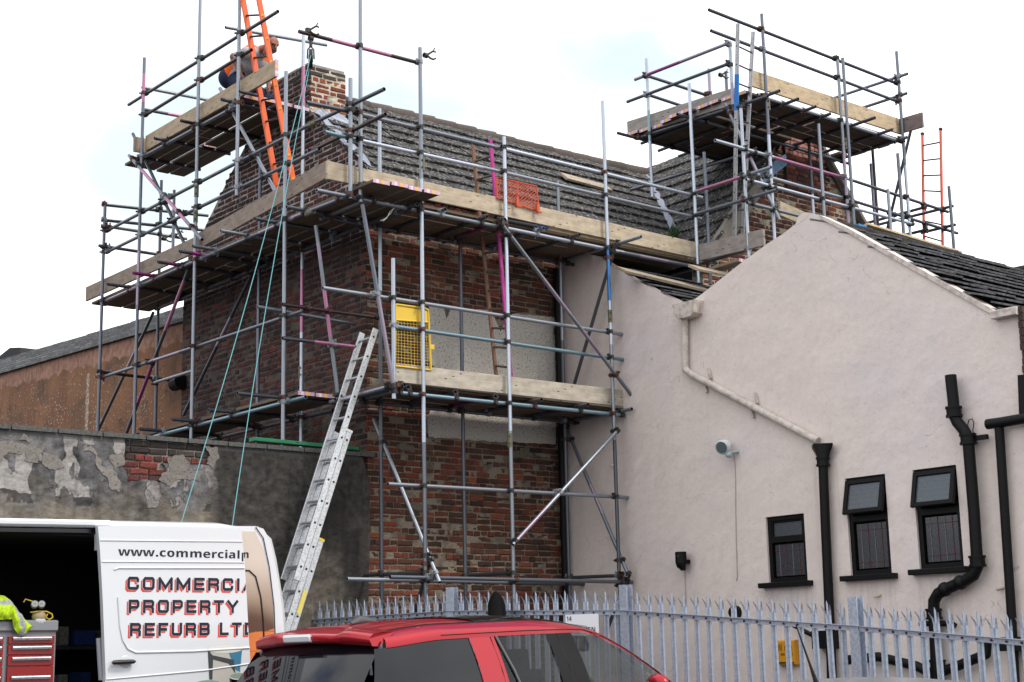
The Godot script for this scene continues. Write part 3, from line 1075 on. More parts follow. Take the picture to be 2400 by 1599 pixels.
	# roofs
	mb = MB.new()
	mb.col = Color(0.04, 0.04, 0.045)
	mb.quad(Vector3(14.1, 5.33, -8.75), Vector3(30, 5.33, -8.75), Vector3(30, 7.0, -11.40), Vector3(14.1, 7.0, -11.40))
	mb.quad(Vector3(14.1, 6.30, -13.40), Vector3(14.1, 7.0, -11.40), Vector3(30, 7.0, -11.40), Vector3(30, 6.30, -13.40))
	mb.quad(Vector3(14.1, 6.30, -13.40), Vector3(30, 6.30, -13.40), Vector3(30, 7.28, -15.2), Vector3(14.1, 7.28, -15.2))
	mb.quad(Vector3(14.1, 7.28, -15.2), Vector3(30, 7.28, -15.2), Vector3(30, 7.0, -15.93), Vector3(14.1, 7.0, -15.93))
	var roof := put("roof", mb, M.matt, b)
	tile_slope(roof, "slate", Vector3(14.25, 5.37, -8.72), Vector3(12, 0, 0), Vector3(0, 1.70, -2.69), 0.36, 0.24, 0.020, M.slate, 25, 190, func(p: Vector3) -> bool: return p.z > -11.3, 2.2, 0.35)
	tile_slope(roof, "slate", Vector3(14.34, 6.36, -13.42), Vector3(7, 0, 0), Vector3(0, 0.98, -1.80), 0.36, 0.22, 0.018, M.slate, 26, 110, func(p: Vector3) -> bool: return true, 2.0, 0.35)
	for i in 22:
		mb = MB.new()
		mb.col = Color(0.10, 0.095, 0.07) * rng.randf_range(0.6, 1.3)
		var x0 := 14.5 + 0.36 * i
		var dy := -0.012 * (x0 - 14.5) + rng.randf_range(-0.015, 0.015)
		mb.wall(Vector3(x0, 7.02 + dy, -11.40), Vector3(x0 + 0.37, 7.02 + dy, -11.40), 0.10, 0.105, 12)
		put("ridge_tile", mb, M.tile, roof)
	# lead hopper painted like the wall, its pipe and the black hopper it runs into
	mb = MB.new()
	var hp := Vector3(13.976, 6.282, -13.364)
	mb.prism(v2([Vector2(-0.20, 0.10), Vector2(-0.17, -0.06), Vector2(-0.11, -0.10), Vector2(0.11, -0.10), Vector2(0.17, -0.06), Vector2(0.20, 0.10)]), hp + Vector3(-0.07, 0, 0), Vector3.BACK, Vector3.UP, 0.17)
	put("hopper", mb, M.cream, b)
	mb = MB.new()
	mb.pipe_run([Vector3(14.016, 6.225, -13.452), Vector3(14.016, 5.539, -13.486), Vector3(14.016, 5.456, -13.378), Vector3(14.016, 4.367, -11.416)], 0.045, 14)
	for e in [Vector3(14.016, 5.327, -13.141), Vector3(14.016, 4.908, -12.392)]:
		mb.ball(e, Vector3(0.055, 0.055, 0.055), 8, 12)
		mb.box(Transform3D(Basis(Vector3.RIGHT, -0.25), e + Vector3(0.03, 0.1, 0.04)), Vector3(0.03, 0.14, 0.035))
		mb.box(Transform3D(Basis(Vector3.RIGHT, -0.25), e + Vector3(0.03, -0.09, -0.03)), Vector3(0.03, 0.09, 0.03))
	put("cream_downpipe", mb, M.cream, b)
	mb = MB.new()
	var bh := Vector3(13.986, 4.315, -11.333)
	mb.sweep([bh, bh + Vector3(0, -0.03, 0), bh + Vector3(0, -0.10, 0), bh + Vector3(0, -0.2, 0.0), bh + Vector3(0, -0.27, 0)], [0.155, 0.155, 0.11, 0.07, 0.065], 4)
	var pb: Array = [Vector3(13.986, 4.103, -11.337), Vector3(13.986, 3.346, -11.359), Vector3(13.986, 2.101, -11.385), Vector3(13.986, 1.444, -11.413)]
	mb.pipe_run(pb, 0.056, 14)
	collar(mb, pb[0] + Vector3(0, -0.03, 0), pb[0] + Vector3(0, 0.05, 0), 0.072)
	mb.box(Transform3D(Basis(), Vector3(13.986, 2.103, -11.464)), Vector3(0.16, 0.2, 0.26))
	put("black_downpipe", mb, M.black, b)
	# soil pipe with its swan necks and the waste pipes that join it low down
	var so := MB.new()
	var sp: Array = [Vector3(13.956, 4.843, -9.516), Vector3(13.956, 4.541, -9.507), Vector3(13.956, 4.403, -9.509), Vector3(13.956, 4.331, -9.479), Vector3(13.956, 4.239, -9.408), Vector3(13.956, 4.162, -9.368), Vector3(13.956, 4.089, -9.364), Vector3(13.956, 3.371, -9.364), Vector3(13.956, 2.894, -9.374), Vector3(13.956, 2.814, -9.371), Vector3(13.956, 2.721, -9.426), Vector3(13.956, 2.665, -9.545), Vector3(13.956, 2.604, -9.74), Vector3(13.956, 2.548, -9.884), Vector3(13.956, 2.47, -9.945), Vector3(13.956, 2.373, -9.954), Vector3(13.956, 1.894, -9.97), Vector3(13.956, 1.368, -9.992)]
	var rr := []
	for i in sp.size():
		rr.append(0.062)
	so.sweep(sp, rr, 16)
	for e in [[0.5, 1], [6, 6.3], [8, 8.25]]:
		pass
	for q in [Vector3(13.956, 4.445, -9.51), Vector3(13.956, 4.134, -9.365), Vector3(13.956, 2.858, -9.372), Vector3(13.956, 2.337, -9.957), Vector3(13.956, 1.806, -9.957)]:
		collar(so, q + Vector3(0, -0.045, 0), q + Vector3(0, 0.045, 0), 0.08)
	for q in [Vector3(13.956, 2.65, -9.599), Vector3(13.956, 2.589, -9.795)]:
		so.ball(q, Vector3.ONE * 0.078, 8, 12)
	so.box(Transform3D(Basis(), Vector3(13.996, 4.139, -9.235)), Vector3(0.05, 0.05, 0.16))
	put("soil_pipe", so, M.black, b)
	so = MB.new()
	so.pipe_run([Vector3(13.966, 1.873, -11.165), Vector3(13.966, 1.904, -10.724), Vector3(13.966, 1.799, -10.229), Vector3(13.966, 1.696, -9.996)], 0.052, 12)
	so.pipe_run([Vector3(13.966, 1.727, -9.966), Vector3(13.966, 1.803, -9.696), Vector3(13.966, 1.912, -9.368), Vector3(13.966, 2.057, -9.344)], 0.052, 12)
	so.pipe_run([Vector3(13.976, 2.236, -10.154), Vector3(13.976, 2.242, -10.061), Vector3(13.976, 2.234, -9.767), Vector3(13.976, 2.206, -9.717)], 0.032, 12)
	so.pipe_run([Vector3(13.976, 2.288, -11.937), Vector3(13.976, 2.195, -11.728), Vector3(13.976, 2.079, -11.458)], 0.026, 10)
	put("waste_pipe", so, M.black, b)
	so = MB.new()
	so.sweep([Vector3(14.036, 4.283, -9.416), Vector3(14.036, 4.348, -9.389), Vector3(14.036, 4.356, -9.346), Vector3(14.036, 4.308, -9.33), Vector3(14.036, 4.229, -9.353), Vector3(14.036, 4.172, -9.327)], [0.006, 0.006, 0.006, 0.006, 0.006, 0.006], 6)
	put("loose_wire", so, M.black, b)
	# gutter and downpipe of the lean-to at the right edge
	so = MB.new()
	so.sweep([Vector3(13.976, 4.265, -9.132), Vector3(13.976, 4.263, -8.979), Vector3(13.976, 4.271, -8.605)], [0.055, 0.055, 0.055], 12)
	so.pipe_run([Vector3(13.996, 4.228, -9.006), Vector3(13.996, 3.344, -9.027), Vector3(13.996, 2.306, -9.05), Vector3(13.996, 1.461, -9.084)], 0.048, 12)
	so.box(Transform3D(Basis(), Vector3(13.996, 2.008, -9.015)), Vector3(0.14, 0.14, 0.34))
	put("lean_to_gutter", so, M.black, b)
	so = MB.new()
	so.pipe_run([Vector3(14.006, 4.72, -8.688), Vector3(14.006, 4.235, -8.716)], 0.05, 12)
	put("overflow_pipe", so, M.black, b)
	# stubs of cut pipe and hooks left in the render
	for e in [Vector3(14.076, 2.563, -10.729), Vector3(14.076, 2.57, -9.175), Vector3(14.076, 4.468, -14.886)]:
		var mb2 := MB.new()
		mb2.rod(e + Vector3(0.02, 0.015, 0.02), e + Vector3(-0.07, -0.015, -0.03), 0.014, 8)
		put("overflow_stub", mb2, M.cream, b)
	# boards left lying in the roof valley
	for e in [[Vector3(13.717, 6.982, -14.3), Vector3(15.4, 6.919, -14.3), 0.55], [Vector3(14.999, 7.176, -14.2), Vector3(15.726, 7.164, -14.2), 0.8]]:
		var mb3 := MB.new()
		mb3.col = Color(0.55, 0.47, 0.36) * e[2]
		var d: Vector3 = e[1] - e[0]
		mb3.bevel_box(Transform3D(along(d, Vector3(0, 0.87, 0.48)), (e[0] + e[1]) / 2), Vector3(d.length(), 0.04, 0.2), 0.004)
		single("scaffold_board", mb3, M.wood, "long pale board lying across the slates just above the valley" if e[2] < 0.6 else "short board end jutting from behind the pink gable over the slates", "board")

func brown_house() -> void:
	var n1 := noise(0.5, 201, 5)
	var n2 := noise(5.0, 202, 3)
	var n3 := noise(14.0, 203, 2)
	M.brown = stained(10.0, 5.0, 900, 450, func(u: float, y: float) -> Color:
		var z := 10.0 - u   # metres from the brick building
		var c := Color(0.180, 0.084, 0.043)
		var k := n1.get_noise_2d(z * 1.4, y * 0.8)
		c = c * (1.0 + 0.45 * k)
		c = c.lerp(Color(0.055, 0.04, 0.032), 0.55 * smoothstep(0.05, 0.5, n1.get_noise_2d(z * 2.0 + 30.0, y * 2.0)))
		var top := 4.55 + 0.045 * z - 0.28 + 0.10 * n2.get_noise_2d(z * 0.5, 3.0)
		if y > top:
			c = Color(0.27, 0.145, 0.105) * (1.0 + 0.5 * n2.get_noise_2d(z, y))
		var strk := n2.get_noise_2d(z * 3.0, y * 0.15)
		c = c * (1.0 - 0.3 * maxf(strk, 0.0))
		var spot := n3.get_noise_2d(z * 1.3, y * 1.3)
		var dens := n1.get_noise_2d(z * 1.6 + 9.0, y * 1.6 + 4.0)
		if spot > 0.62 - 0.28 * maxf(dens, 0.0) and z > 0.8 and y > 2.6 and y < top - 0.1:
			c = Color(0.55, 0.5, 0.42)
		if absf(z - 3.65 - 0.03 * n2.get_noise_2d(1.0, y * 2.0)) < 0.06 + 0.03 * n2.get_noise_2d(7.0, y) and y > 2.5 and y < 4.3:
			c = c.lerp(Color(0.45, 0.42, 0.37), clampf(0.5 + 1.2 * n3.get_noise_2d(z * 2.0, y), 0.0, 0.9))
		var crack := absf(n1.get_noise_2d(z * 0.9 + 70.0, y * 1.3))
		if crack < 0.006:
			c = c * 0.45
		return c)
	var b := thing("brown_house", "low brown rendered house with a dark slate roof beyond the gable", "building", Vector3(10.9, 1.0, -24.0))
	var mb := MB.new()
	mb.prism(v2([Vector2(-9.99, -1.4), Vector2(0.0, -1.4), Vector2(0.0, 4.62), Vector2(-9.99, 5.05)]), Vector3(10.9, 2.6, -20.95), Vector3.BACK, Vector3.UP, 0.2, false)
	put("rendered_wall", mb, M.brown, b)
	# slates run up from the eaves, in courses
	var eave0 := Vector3(10.85, 7.176, -21.067)
	var eave1 := Vector3(10.85, 7.536, -29.169)
	var top0 := Vector3(12.35, 8.125, -23.832)
	var top1 := Vector3(12.35, 8.605, -33.239)
	for i in 7:
		mb = MB.new()
		var t0 := i / 7.0 - 0.02
		var t1 := (i + 1) / 7.0 + 0.02
		var cols := 34
		for k in cols:
			var g := rng.randf_range(0.25, 0.7)
			mb.col = Color(g, g, g * 1.03)
			var s0 := k / float(cols)
			var s1 := (k + 1) / float(cols)
			var q0 := eave0.lerp(eave1, s0).lerp(top0.lerp(top1, s0), t0)
			var q1 := eave0.lerp(eave1, s1).lerp(top0.lerp(top1, s1), t0)
			var q2 := eave0.lerp(eave1, s1).lerp(top0.lerp(top1, s1), t1)
			var q3 := eave0.lerp(eave1, s0).lerp(top0.lerp(top1, s0), t1)
			var up := Vector3(0, 0.045 + rng.randf_range(-0.008, 0.012), 0)
			mb.quad(q1 + up, q0 + up, q3, q2)
			mb.quad(q1, q0, q0 + up, q1 + up)
		put("slate_course", mb, M.slate, b)
	mb = MB.new()
	mb.col = Color(0.05, 0.045, 0.045)
	mb.quad(eave1 + Vector3(0, -0.02, 0), eave0 + Vector3(0, -0.02, 0), top0 + Vector3(0, -0.02, 0), top1 + Vector3(0, -0.02, 0))
	put("roof", mb, M.matt, b)
	mb = MB.new()
	mb.col = Color(0.03, 0.03, 0.033)
	var d := Vector3(14.5, 9.773, -37.757)
	mb.prism(v2([Vector2(-0.9, -0.2), Vector2(1.0, -0.2), Vector2(0.9, 0.05), Vector2(0.25, 0.15), Vector2(-0.9, -0.02)]), d, Vector3.BACK, Vector3.UP, 1.0)
	put("dormer_roof", mb, M.matt, b)
	# broken gutter end hanging at the corner
	mb = MB.new()
	var ge := Vector3(10.7, 6.148, -21.035)
	mb.sweep([ge, ge + Vector3(0, 0.02, 0.25)], [0.10, 0.12], 10)
	put("gutter_end", mb, M.black, b)

func yard_wall() -> void:
	var n1 := noise(0.55, 301, 5)
	var n2 := noise(3.2, 302, 4)
	var n3 := noise(1.2, 303, 4)
	M.yard = stained(6.0, 4.0, 1024, 700, func(u: float, vv: float) -> Color:
		var x := u if u > 5.0 else u + 6.0
		var y := vv + (4.0 if vv < 0.9 else 0.0)
		var k := n1.get_noise_2d(x * 1.6, y * 1.6)
		var fine := n2.get_noise_2d(x * 2.0, y * 2.0)
		var c := Color(0.165, 0.142, 0.115) * (1.0 + 0.5 * k + 0.35 * fine)
		var upper := smoothstep(3.50, 3.95, y + 0.35 * n3.get_noise_2d(x, y))
		var grey := Color(0.10, 0.098, 0.102) * (1.0 + 1.3 * n3.get_noise_2d(x * 1.5 + 8.0, y * 1.5) + 0.7 * fine)
		c = c.lerp(grey, upper)
		# remains of a paler coat, their lower edges hanging down
		var coat := n3.get_noise_2d(x * 1.9 + 3.0, y * 1.1) + 0.35 * n2.get_noise_2d(x * 1.2, y * 0.6)
		if y > 3.78 + 0.12 * k and coat > 0.10 and x < 8.75:
			c = c.lerp(Color(0.27, 0.255, 0.25) * (1.0 + 0.4 * fine + 0.4 * k), smoothstep(0.10, 0.15, coat))
		elif y > 3.7 and coat > 0.075 and x < 8.75:
			c = c * 0.45
		var edge := smoothstep(8.50, 8.75, x + 0.10 * fine + 0.06 * k)
		var soot := Color(0.040, 0.037, 0.034) * (1.0 + 0.8 * k + 0.8 * fine)
		var low := smoothstep(2.4, 3.5, y + 0.9 * n1.get_noise_2d(x * 1.2 + 40.0, y) + 0.25 * (9.9 - x))
		c = c.lerp(soot, edge * (0.25 + 0.75 * low))
		var blotch := smoothstep(0.10, 0.40, n1.get_noise_2d(x * 1.3 + 13.0, y * 0.8 + 5.0))
		c = c.lerp(Color(0.022, 0.02, 0.019), 0.75 * blotch * edge)
		var pale := smoothstep(0.05, 0.4, n1.get_noise_2d(x * 1.1 + 90.0, y * 1.4))
		c = c.lerp(Color(0.21, 0.185, 0.15), 0.7 * pale * edge * (1.0 - low))
		var drip := n2.get_noise_2d(x * 2.4, y * 0.22)
		c = c * (1.0 - 0.45 * maxf(drip, 0.0))
		var crack := absf(n3.get_noise_2d(x * 0.9 + 60.0, y * 1.2))
		if crack < 0.007:
			c = c * 0.5
		if y > 4.42:
			c = c.lerp(Color(0.05, 0.05, 0.05), 0.7)
		return c)
	M.yard.normal_enabled = true
	M.yard.normal_texture = ntex(noise(0.05, 305, 5), 512, null, 5.0)
	M.yard.normal_scale = 0.5
	var b := thing("yard_wall", "old rendered yard wall with flaking patches and soot, behind the white van", "wall", Vector3(8.0, 0.9, -15.94))
	var mb := MB.new()
	mb.col = Color(0.25, 0.23, 0.2)
	mb.box(Transform3D(Basis(), Vector3(6.35, 2.5, -16.035)), Vector3(8.7, 4.0, 0.15))
	var core := put("wall", mb, M.mortar, b)
	var bare: Array = [Vector2(7.474, 4.514), Vector2(7.498, 4.395), Vector2(7.513, 4.253), Vector2(7.485, 4.189), Vector2(7.562, 4.002), Vector2(7.83, 4.036), Vector2(8.004, 4.016), Vector2(8.054, 4.107), Vector2(7.972, 4.233), Vector2(8.184, 4.271), Vector2(8.358, 4.232), Vector2(8.566, 4.235), Vector2(8.619, 4.338), Vector2(8.643, 4.549)]
	bare[0].y = 5.2
	bare[-1].y = 5.2
	var outer := ragged([Vector2(2.0, 0.6), Vector2(10.80, 0.6), Vector2(10.80, 1.8), Vector2(10.77, 2.6), Vector2(10.80, 3.3), Vector2(10.82, 4.1), Vector2(10.70, 4.48), Vector2(8.0, 4.485), Vector2(2.0, 4.47)], 0.12, 0.012, 6)
	mb = MB.new()
	for piece in Geometry2D.clip_polygons(outer, ragged(bare, 0.05, 0.02, 8)):
		if Geometry2D.is_polygon_clockwise(piece):
			continue
		mb.prism(piece, Vector3(0, 0, -15.915), Vector3.RIGHT, Vector3.UP, 0.05)
	put("render_coat", mb, M.yard, b)
	brick_face(v2(bare), [], Vector3(0, 0, -15.935), Vector3.RIGHT, [lin(0.17, 0.04, 0.03), lin(0.21, 0.055, 0.035), lin(0.12, 0.035, 0.03), lin(0.08, 0.04, 0.035)], 15, core, 0.079, 0.232, 0.013, 1.0, func(p: Vector2, k: Color, r: RandomNumberGenerator) -> Color:
		return Color(0.045, 0.036, 0.033) * r.randf_range(0.7, 1.4) if p.y > 4.33 else k)
	brick_list = brick_list.filter(func(e): return e[0].origin.y < 4.44)
	lay_bricks(120)
	# what is left of a second, paler coat
	for q in [[Vector2(5.994, 4.312), Vector2(6.222, 4.365), Vector2(6.364, 4.32), Vector2(6.376, 4.256), Vector2(6.294, 4.214), Vector2(6.181, 4.234), Vector2(6.13, 4.131), Vector2(6.004, 4.096)], [Vector2(6.296, 4.379), Vector2(6.41, 4.341), Vector2(6.386, 4.248), Vector2(6.361, 4.163), Vector2(6.428, 4.14), Vector2(6.504, 4.136), Vector2(6.533, 4.239), Vector2(6.6, 4.354), Vector2(6.535, 4.304), Vector2(6.479, 4.291), Vector2(6.436, 4.389), Vector2(6.35, 4.429)], [Vector2(6.575, 4.269), Vector2(6.75, 4.216), Vector2(6.801, 4.126), Vector2(6.698, 4.064), Vector2(6.58, 4.131), Vector2(6.558, 4.204)], [Vector2(7.016, 4.28), Vector2(7.113, 4.319), Vector2(7.16, 4.27), Vector2(7.185, 4.121), Vector2(7.308, 4.024), Vector2(7.373, 3.886), Vector2(7.454, 3.881), Vector2(7.471, 3.986), Vector2(7.427, 4.088), Vector2(7.243, 4.162), Vector2(7.179, 4.291), Vector2(7.107, 4.361), Vector2(7.029, 4.328)], [Vector2(8.039, 4.298), Vector2(8.236, 4.34), Vector2(8.314, 4.257), Vector2(8.283, 4.176), Vector2(8.49, 4.159), Vector2(8.449, 4.048), Vector2(8.232, 4.076), Vector2(8.032, 3.967), Vector2(7.924, 4.049), Vector2(8.059, 4.163)], [Vector2(8.495, 4.457), Vector2(8.673, 4.449), Vector2(8.686, 4.34), Vector2(8.611, 4.206), Vector2(8.532, 4.251), Vector2(8.586, 4.353)], [Vector2(7.33, 4.272), Vector2(7.491, 4.34), Vector2(7.506, 4.178), Vector2(7.396, 4.124)]]:
		mb = MB.new()
		mb.col = Color(0.52, 0.50, 0.50) * rng.randf_range(0.7, 1.0)
		mb.prism(ragged(q, 0.025, 0.02, 17), Vector3(0, 0, -15.908), Vector3.RIGHT, Vector3.UP, 0.012)
		put("render_patch", mb, M.cement, b)
	mb = MB.new()
	mb.col = Color(0.10, 0.10, 0.095)
	for i in 17:
		mb.box(Transform3D(Basis(Vector3.BACK, rng.randf_range(-0.006, 0.006)), Vector3(2.3 + 0.52 * i, 4.505, -15.985)), Vector3(0.50, 0.05, 0.19))
	put("coping", mb, M.matt, b)
	mb = MB.new()
	mb.col = Color(0.03, 0.22, 0.11)
	mb.bevel_box(Transform3D(Basis(Vector3.BACK, -0.012), Vector3(9.93, 4.59, -16.02)), Vector3(1.5, 0.045, 0.12), 0.005)
	single("green_plank", mb, M.wood, "green painted plank lying along the top of the yard wall", "plank")

func far_roof() -> void:
	var b := thing("far_roof", "dark tiled roof of a distant house at the right edge with blue sheeting", "building", Vector3(26.19, 8.703, -16.3))
	var mb := MB.new()
	mb.col = Color(0.035, 0.033, 0.036)
	var c := Vector3(25.865, 9.021, -16.484)
	var e := Vector3(26.677, 9.218, -15.76)
	for i in 5:
		var o := Vector3(-0.0, -0.14 * i, 0.16 * i)
		mb.quad(c + o + Vector3(0, -0.16, 0.18), e + o + Vector3(0, -0.16, 0.18), e + o, c + o)
		mb.quad(c + o + Vector3(0, -0.2, 0.18), e + o + Vector3(0, -0.2, 0.18), e + o + Vector3(0, -0.16, 0.18), c + o + Vector3(0, -0.16, 0.18))
	put("roof", mb, M.matt, b)
	mb = MB.new()
	mb.wall(c + Vector3(0, 0.03, 0), e + Vector3(0, 0.03, 0), 0.1, 0.1, 10)
	mb.ball(Vector3(25.828, 9.019, -16.25), Vector3(0.12, 0.10, 0.1), 8, 10)
	mb.col = Color(0.03, 0.03, 0.03)
	put("ridge", mb, M.black, b)
	mb = MB.new()
	for i in 16:
		mb.col = Color(0.35, 0.42, 0.62) * rng.randf_range(0.7, 1.3)
		var q := Vector3(25.624, 8.777, -15.954).lerp(Vector3(25.831, 8.612, -15.826), rng.randf())
		mb.ball(q + Vector3(0, rng.randf_range(-0.05, 0.05), 0), Vector3(0.07, 0.05, 0.06), 5, 7)
	put("blue_sheeting", mb, M.gloss, b)

# ---------- scaffolding ----------
var sc: Node3D
var tubes := []
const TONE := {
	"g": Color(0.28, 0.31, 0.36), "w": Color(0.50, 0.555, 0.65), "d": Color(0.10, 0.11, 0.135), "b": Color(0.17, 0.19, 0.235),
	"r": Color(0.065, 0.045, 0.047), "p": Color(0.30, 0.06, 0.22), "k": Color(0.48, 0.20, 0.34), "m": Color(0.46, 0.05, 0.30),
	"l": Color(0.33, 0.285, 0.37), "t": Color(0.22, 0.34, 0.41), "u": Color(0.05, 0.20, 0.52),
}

func tube_mesh(a: Vector3, b: Vector3, tone: String, bands: Array) -> MB:
	var mb := MB.new()
	var r := 0.0245
	var d := (b - a).normalized()
	var cuts := [0.0, 1.0]
	for e in bands:
		cuts.append(e[0])
		cuts.append(e[1])
	cuts.sort()
	var base: Color = TONE[tone] * rng.randf_range(0.82, 1.18)
	for i in cuts.size() - 1:
		if cuts[i + 1] - cuts[i] < 0.002:
			continue
		var mid: float = (cuts[i] + cuts[i + 1]) / 2
		mb.col = base
		for e in bands:
			if mid > e[0] and mid < e[1]:
				mb.col = TONE[e[2]]
		mb.wall(a.lerp(b, cuts[i]), a.lerp(b, cuts[i + 1]), r, r, 14)
	for e in [[a, d], [b, -d]]:
		mb.col = base * 0.9
		mb.disc(e[0], -e[1], r, 14, 0.0195)
		mb.col = Color(0.012, 0.012, 0.013)
		mb.wall(e[0], e[0] + e[1] * 0.16, 0.0195, 0.0195, 14, true)
		mb.disc(e[0] + e[1] * 0.16, -e[1], 0.0195, 14)
	return mb

func tb(called: String, a: Vector3, b: Vector3, tone := "g", bands := []) -> void:
	if called == "standard":   # given from the foot up
		bands = bands.map(func(e): return [1.0 - e[1], 1.0 - e[0], e[2]])
	put(called, tube_mesh(a, b, tone, bands), M.tube, sc)
	tubes.append([a, b])

func band(mb: MB, o: Vector3, d: Vector3) -> void:
	mb.wall(o - d * 0.026, o + d * 0.026, 0.0335, 0.0335, 12)
	mb.disc(o - d * 0.026, -d, 0.0335, 12, 0.024)
	mb.disc(o + d * 0.026, d, 0.0335, 12, 0.024)

func couplers(most := 290) -> void:
	var made := 0
	for i in tubes.size():
		for j in range(i + 1, tubes.size()):
			var a: Array = tubes[i]
			var b: Array = tubes[j]
			var d1: Vector3 = (a[1] - a[0]).normalized()
			var d2: Vector3 = (b[1] - b[0]).normalized()
			if absf(d1.dot(d2)) > 0.97 or made >= most:
				continue
			var q := Geometry3D.get_closest_points_between_segments(a[0], a[1], b[0], b[1])
			if q[0].distance_to(q[1]) > 0.115:
				continue
			made += 1
			var mb := MB.new()
			var rust := rng.randf()
			mb.col = Color(0.05, 0.045, 0.045) if rust < 0.6 else (Color(0.11, 0.05, 0.04) if rust < 0.85 else Color(0.28, 0.30, 0.33))
			band(mb, q[0], d1)
			band(mb, q[1], d2)
			var n := d1.cross(d2).normalized()
			if n.dot(Vector3(-0.64, 0.0, 0.77)) < 0:
				n = -n
			# the bolts and their nuts stand off the flaps
			for e in [[q[0], d1], [q[1], d2]]:
				var side: Vector3 = e[1].cross(n).normalized()
				if side.y < -0.3:
					side = -side
				var o: Vector3 = e[0] + side * 0.042
				mb.rod(o - n * 0.03, o + n * 0.05, 0.008, 6)
				mb.rod(o + n * 0.028, o + n * 0.043, 0.015, 6)
				mb.box(Transform3D(along(e[1], side), e[0] + side * 0.036), Vector3(0.045, 0.03, 0.035))
			mb.box(Transform3D(along(d1, n), (q[0] + q[1]) / 2), Vector3(0.05, 0.05, 0.05))
			put("coupler", mb, M.fitting, sc)

func sleeve(p: Vector3, d := Vector3.UP) -> void:
	var mb := MB.new()
	mb.col = Color(0.16, 0.155, 0.10)
	mb.rod(p - d * 0.085, p + d * 0.085, 0.032, 12)
	mb.col = Color(0.05, 0.05, 0.045)
	for s in [-0.045, 0.045]:
		mb.rod(p + d * s + Vector3(0.01, 0, 0.0), p + d * s + Vector3(-0.03, 0, 0.035), 0.012, 6)
	put("sleeve_coupler", mb, M.fitting, sc)

func loose_clip(p: Vector3) -> void:
	# an open coupler left hanging with its flaps spread
	var mb := MB.new()
	mb.col = Color(0.06, 0.05, 0.045)
	band(mb, p, Vector3.UP if rng.randf() < 0.5 else Vector3.RIGHT)
	for s in [-1.0, 1.0]:
		mb.sweep([p + Vector3(0.02, 0.01 * s, 0.02), p + Vector3(0.05, 0.035 * s, 0.03), p + Vector3(0.09, 0.055 * s + 0.01, 0.04), p + Vector3(0.125, 0.04 * s + 0.015, 0.05)], [0.014, 0.013, 0.013, 0.010], 7)
	mb.rod(p + Vector3(0.09, 0.065, 0.04), p + Vector3(0.11, 0.11, 0.05), 0.008, 6)
	put("open_coupler", mb, M.fitting, sc)

# a board of length |b - a| whose width lies along w; bands of plastic at the ends when banded
func plank(called: String, a: Vector3, b: Vector3, w: Vector3, width: float, tone: Color, banded := 0, thick := 0.038, parent: Node = sc) -> void:
	var mb := MB.new()
	mb.col = tone * rng.randf_range(0.82, 1.15)
	var d := b - a
	var x := d.normalized()
	var y := w.normalized()
	var t := Transform3D(Basis(x, y, x.cross(y)), (a + b) / 2)
	mb.bevel_box(t, Vector3(d.length(), width, thick), 0.004, Vector2(rng.randf() * 3.0, rng.randf() * 2.0))
	var o := put(called, mb, M.wood, parent)
	if banded:
		var e := MB.new()
		for k in 6:
			e.col = [Color(0.62, 0.36, 0.50), Color(0.66, 0.60, 0.62), Color(0.55, 0.28, 0.45), Color(0.70, 0.45, 0.06), Color(0.6, 0.33, 0.5), Color(0.5, 0.42, 0.45)][k]
			for s in [-1.0, 1.0]:
				if (banded == 1 and s > 0) or (banded == 2 and s < 0):
					continue
				e.box(Transform3D(t.basis, t * Vector3(s * (d.length() / 2 + 0.002), width * ((k + 0.5) / 6.0 - 0.5), 0)), Vector3(0.012, width / 6.0, thick + 0.008))
		put("end_band", e, M.plain, o)

func deck(x0: float, x1: float, z0: float, z1: float, y: float, along_x: bool, n: int, tone: Color, gaps := [], banded := 0, reach := 0.0) -> void:
	for i in n:
		var t := (i + 0.5) / n
		var cuts := [0.0, 1.0]
		if n > 2:
			cuts = [0.0, 0.42 + 0.08 * (i % 3), 1.0]
		for k in cuts.size() - 1:
			var jit := rng.randf_range(-0.03, 0.03)
			var dy := rng.randf_range(-0.004, 0.004)
			var e := rng.randf_range(0.0, reach)
			if along_x:
				var z := lerpf(z0, z1, t)
				var w := absf(z1 - z0) / n - 0.008
				if i in gaps:
					w *= 0.82
				plank("deck_board", Vector3(lerpf(x0, x1, cuts[k]) + jit - (e if k == 0 else 0.0), y + dy, z), Vector3(lerpf(x0, x1, cuts[k + 1]) + jit + (e if k > 0 else 0.0), y + dy, z), Vector3.BACK, w, tone, banded)
			else:
				var x := lerpf(x0, x1, t)
				var w := absf(x1 - x0) / n - 0.008
				if i in gaps:
					w *= 0.82
				plank("deck_board", Vector3(x, y + dy, lerpf(z0, z1, cuts[k]) + jit), Vector3(x, y + dy, lerpf(z0, z1, cuts[k + 1]) + jit), Vector3.RIGHT, w, tone, banded)

func scaffolds() -> void:
	var zinc := ntex(noise(0.06, 9, 4), 512, ramp([[0.0, 0.5], [0.4, 0.75], [0.55, 0.9], [1.0, 1.0]]))
	M.tube = mat(Color.WHITE, 0.36, 0.6, zinc, 3.2)
	M.fitting = mat(Color.WHITE, 0.6, 0.3, zinc, 3.0)
	main_scaffold()
	chimney_scaffold()

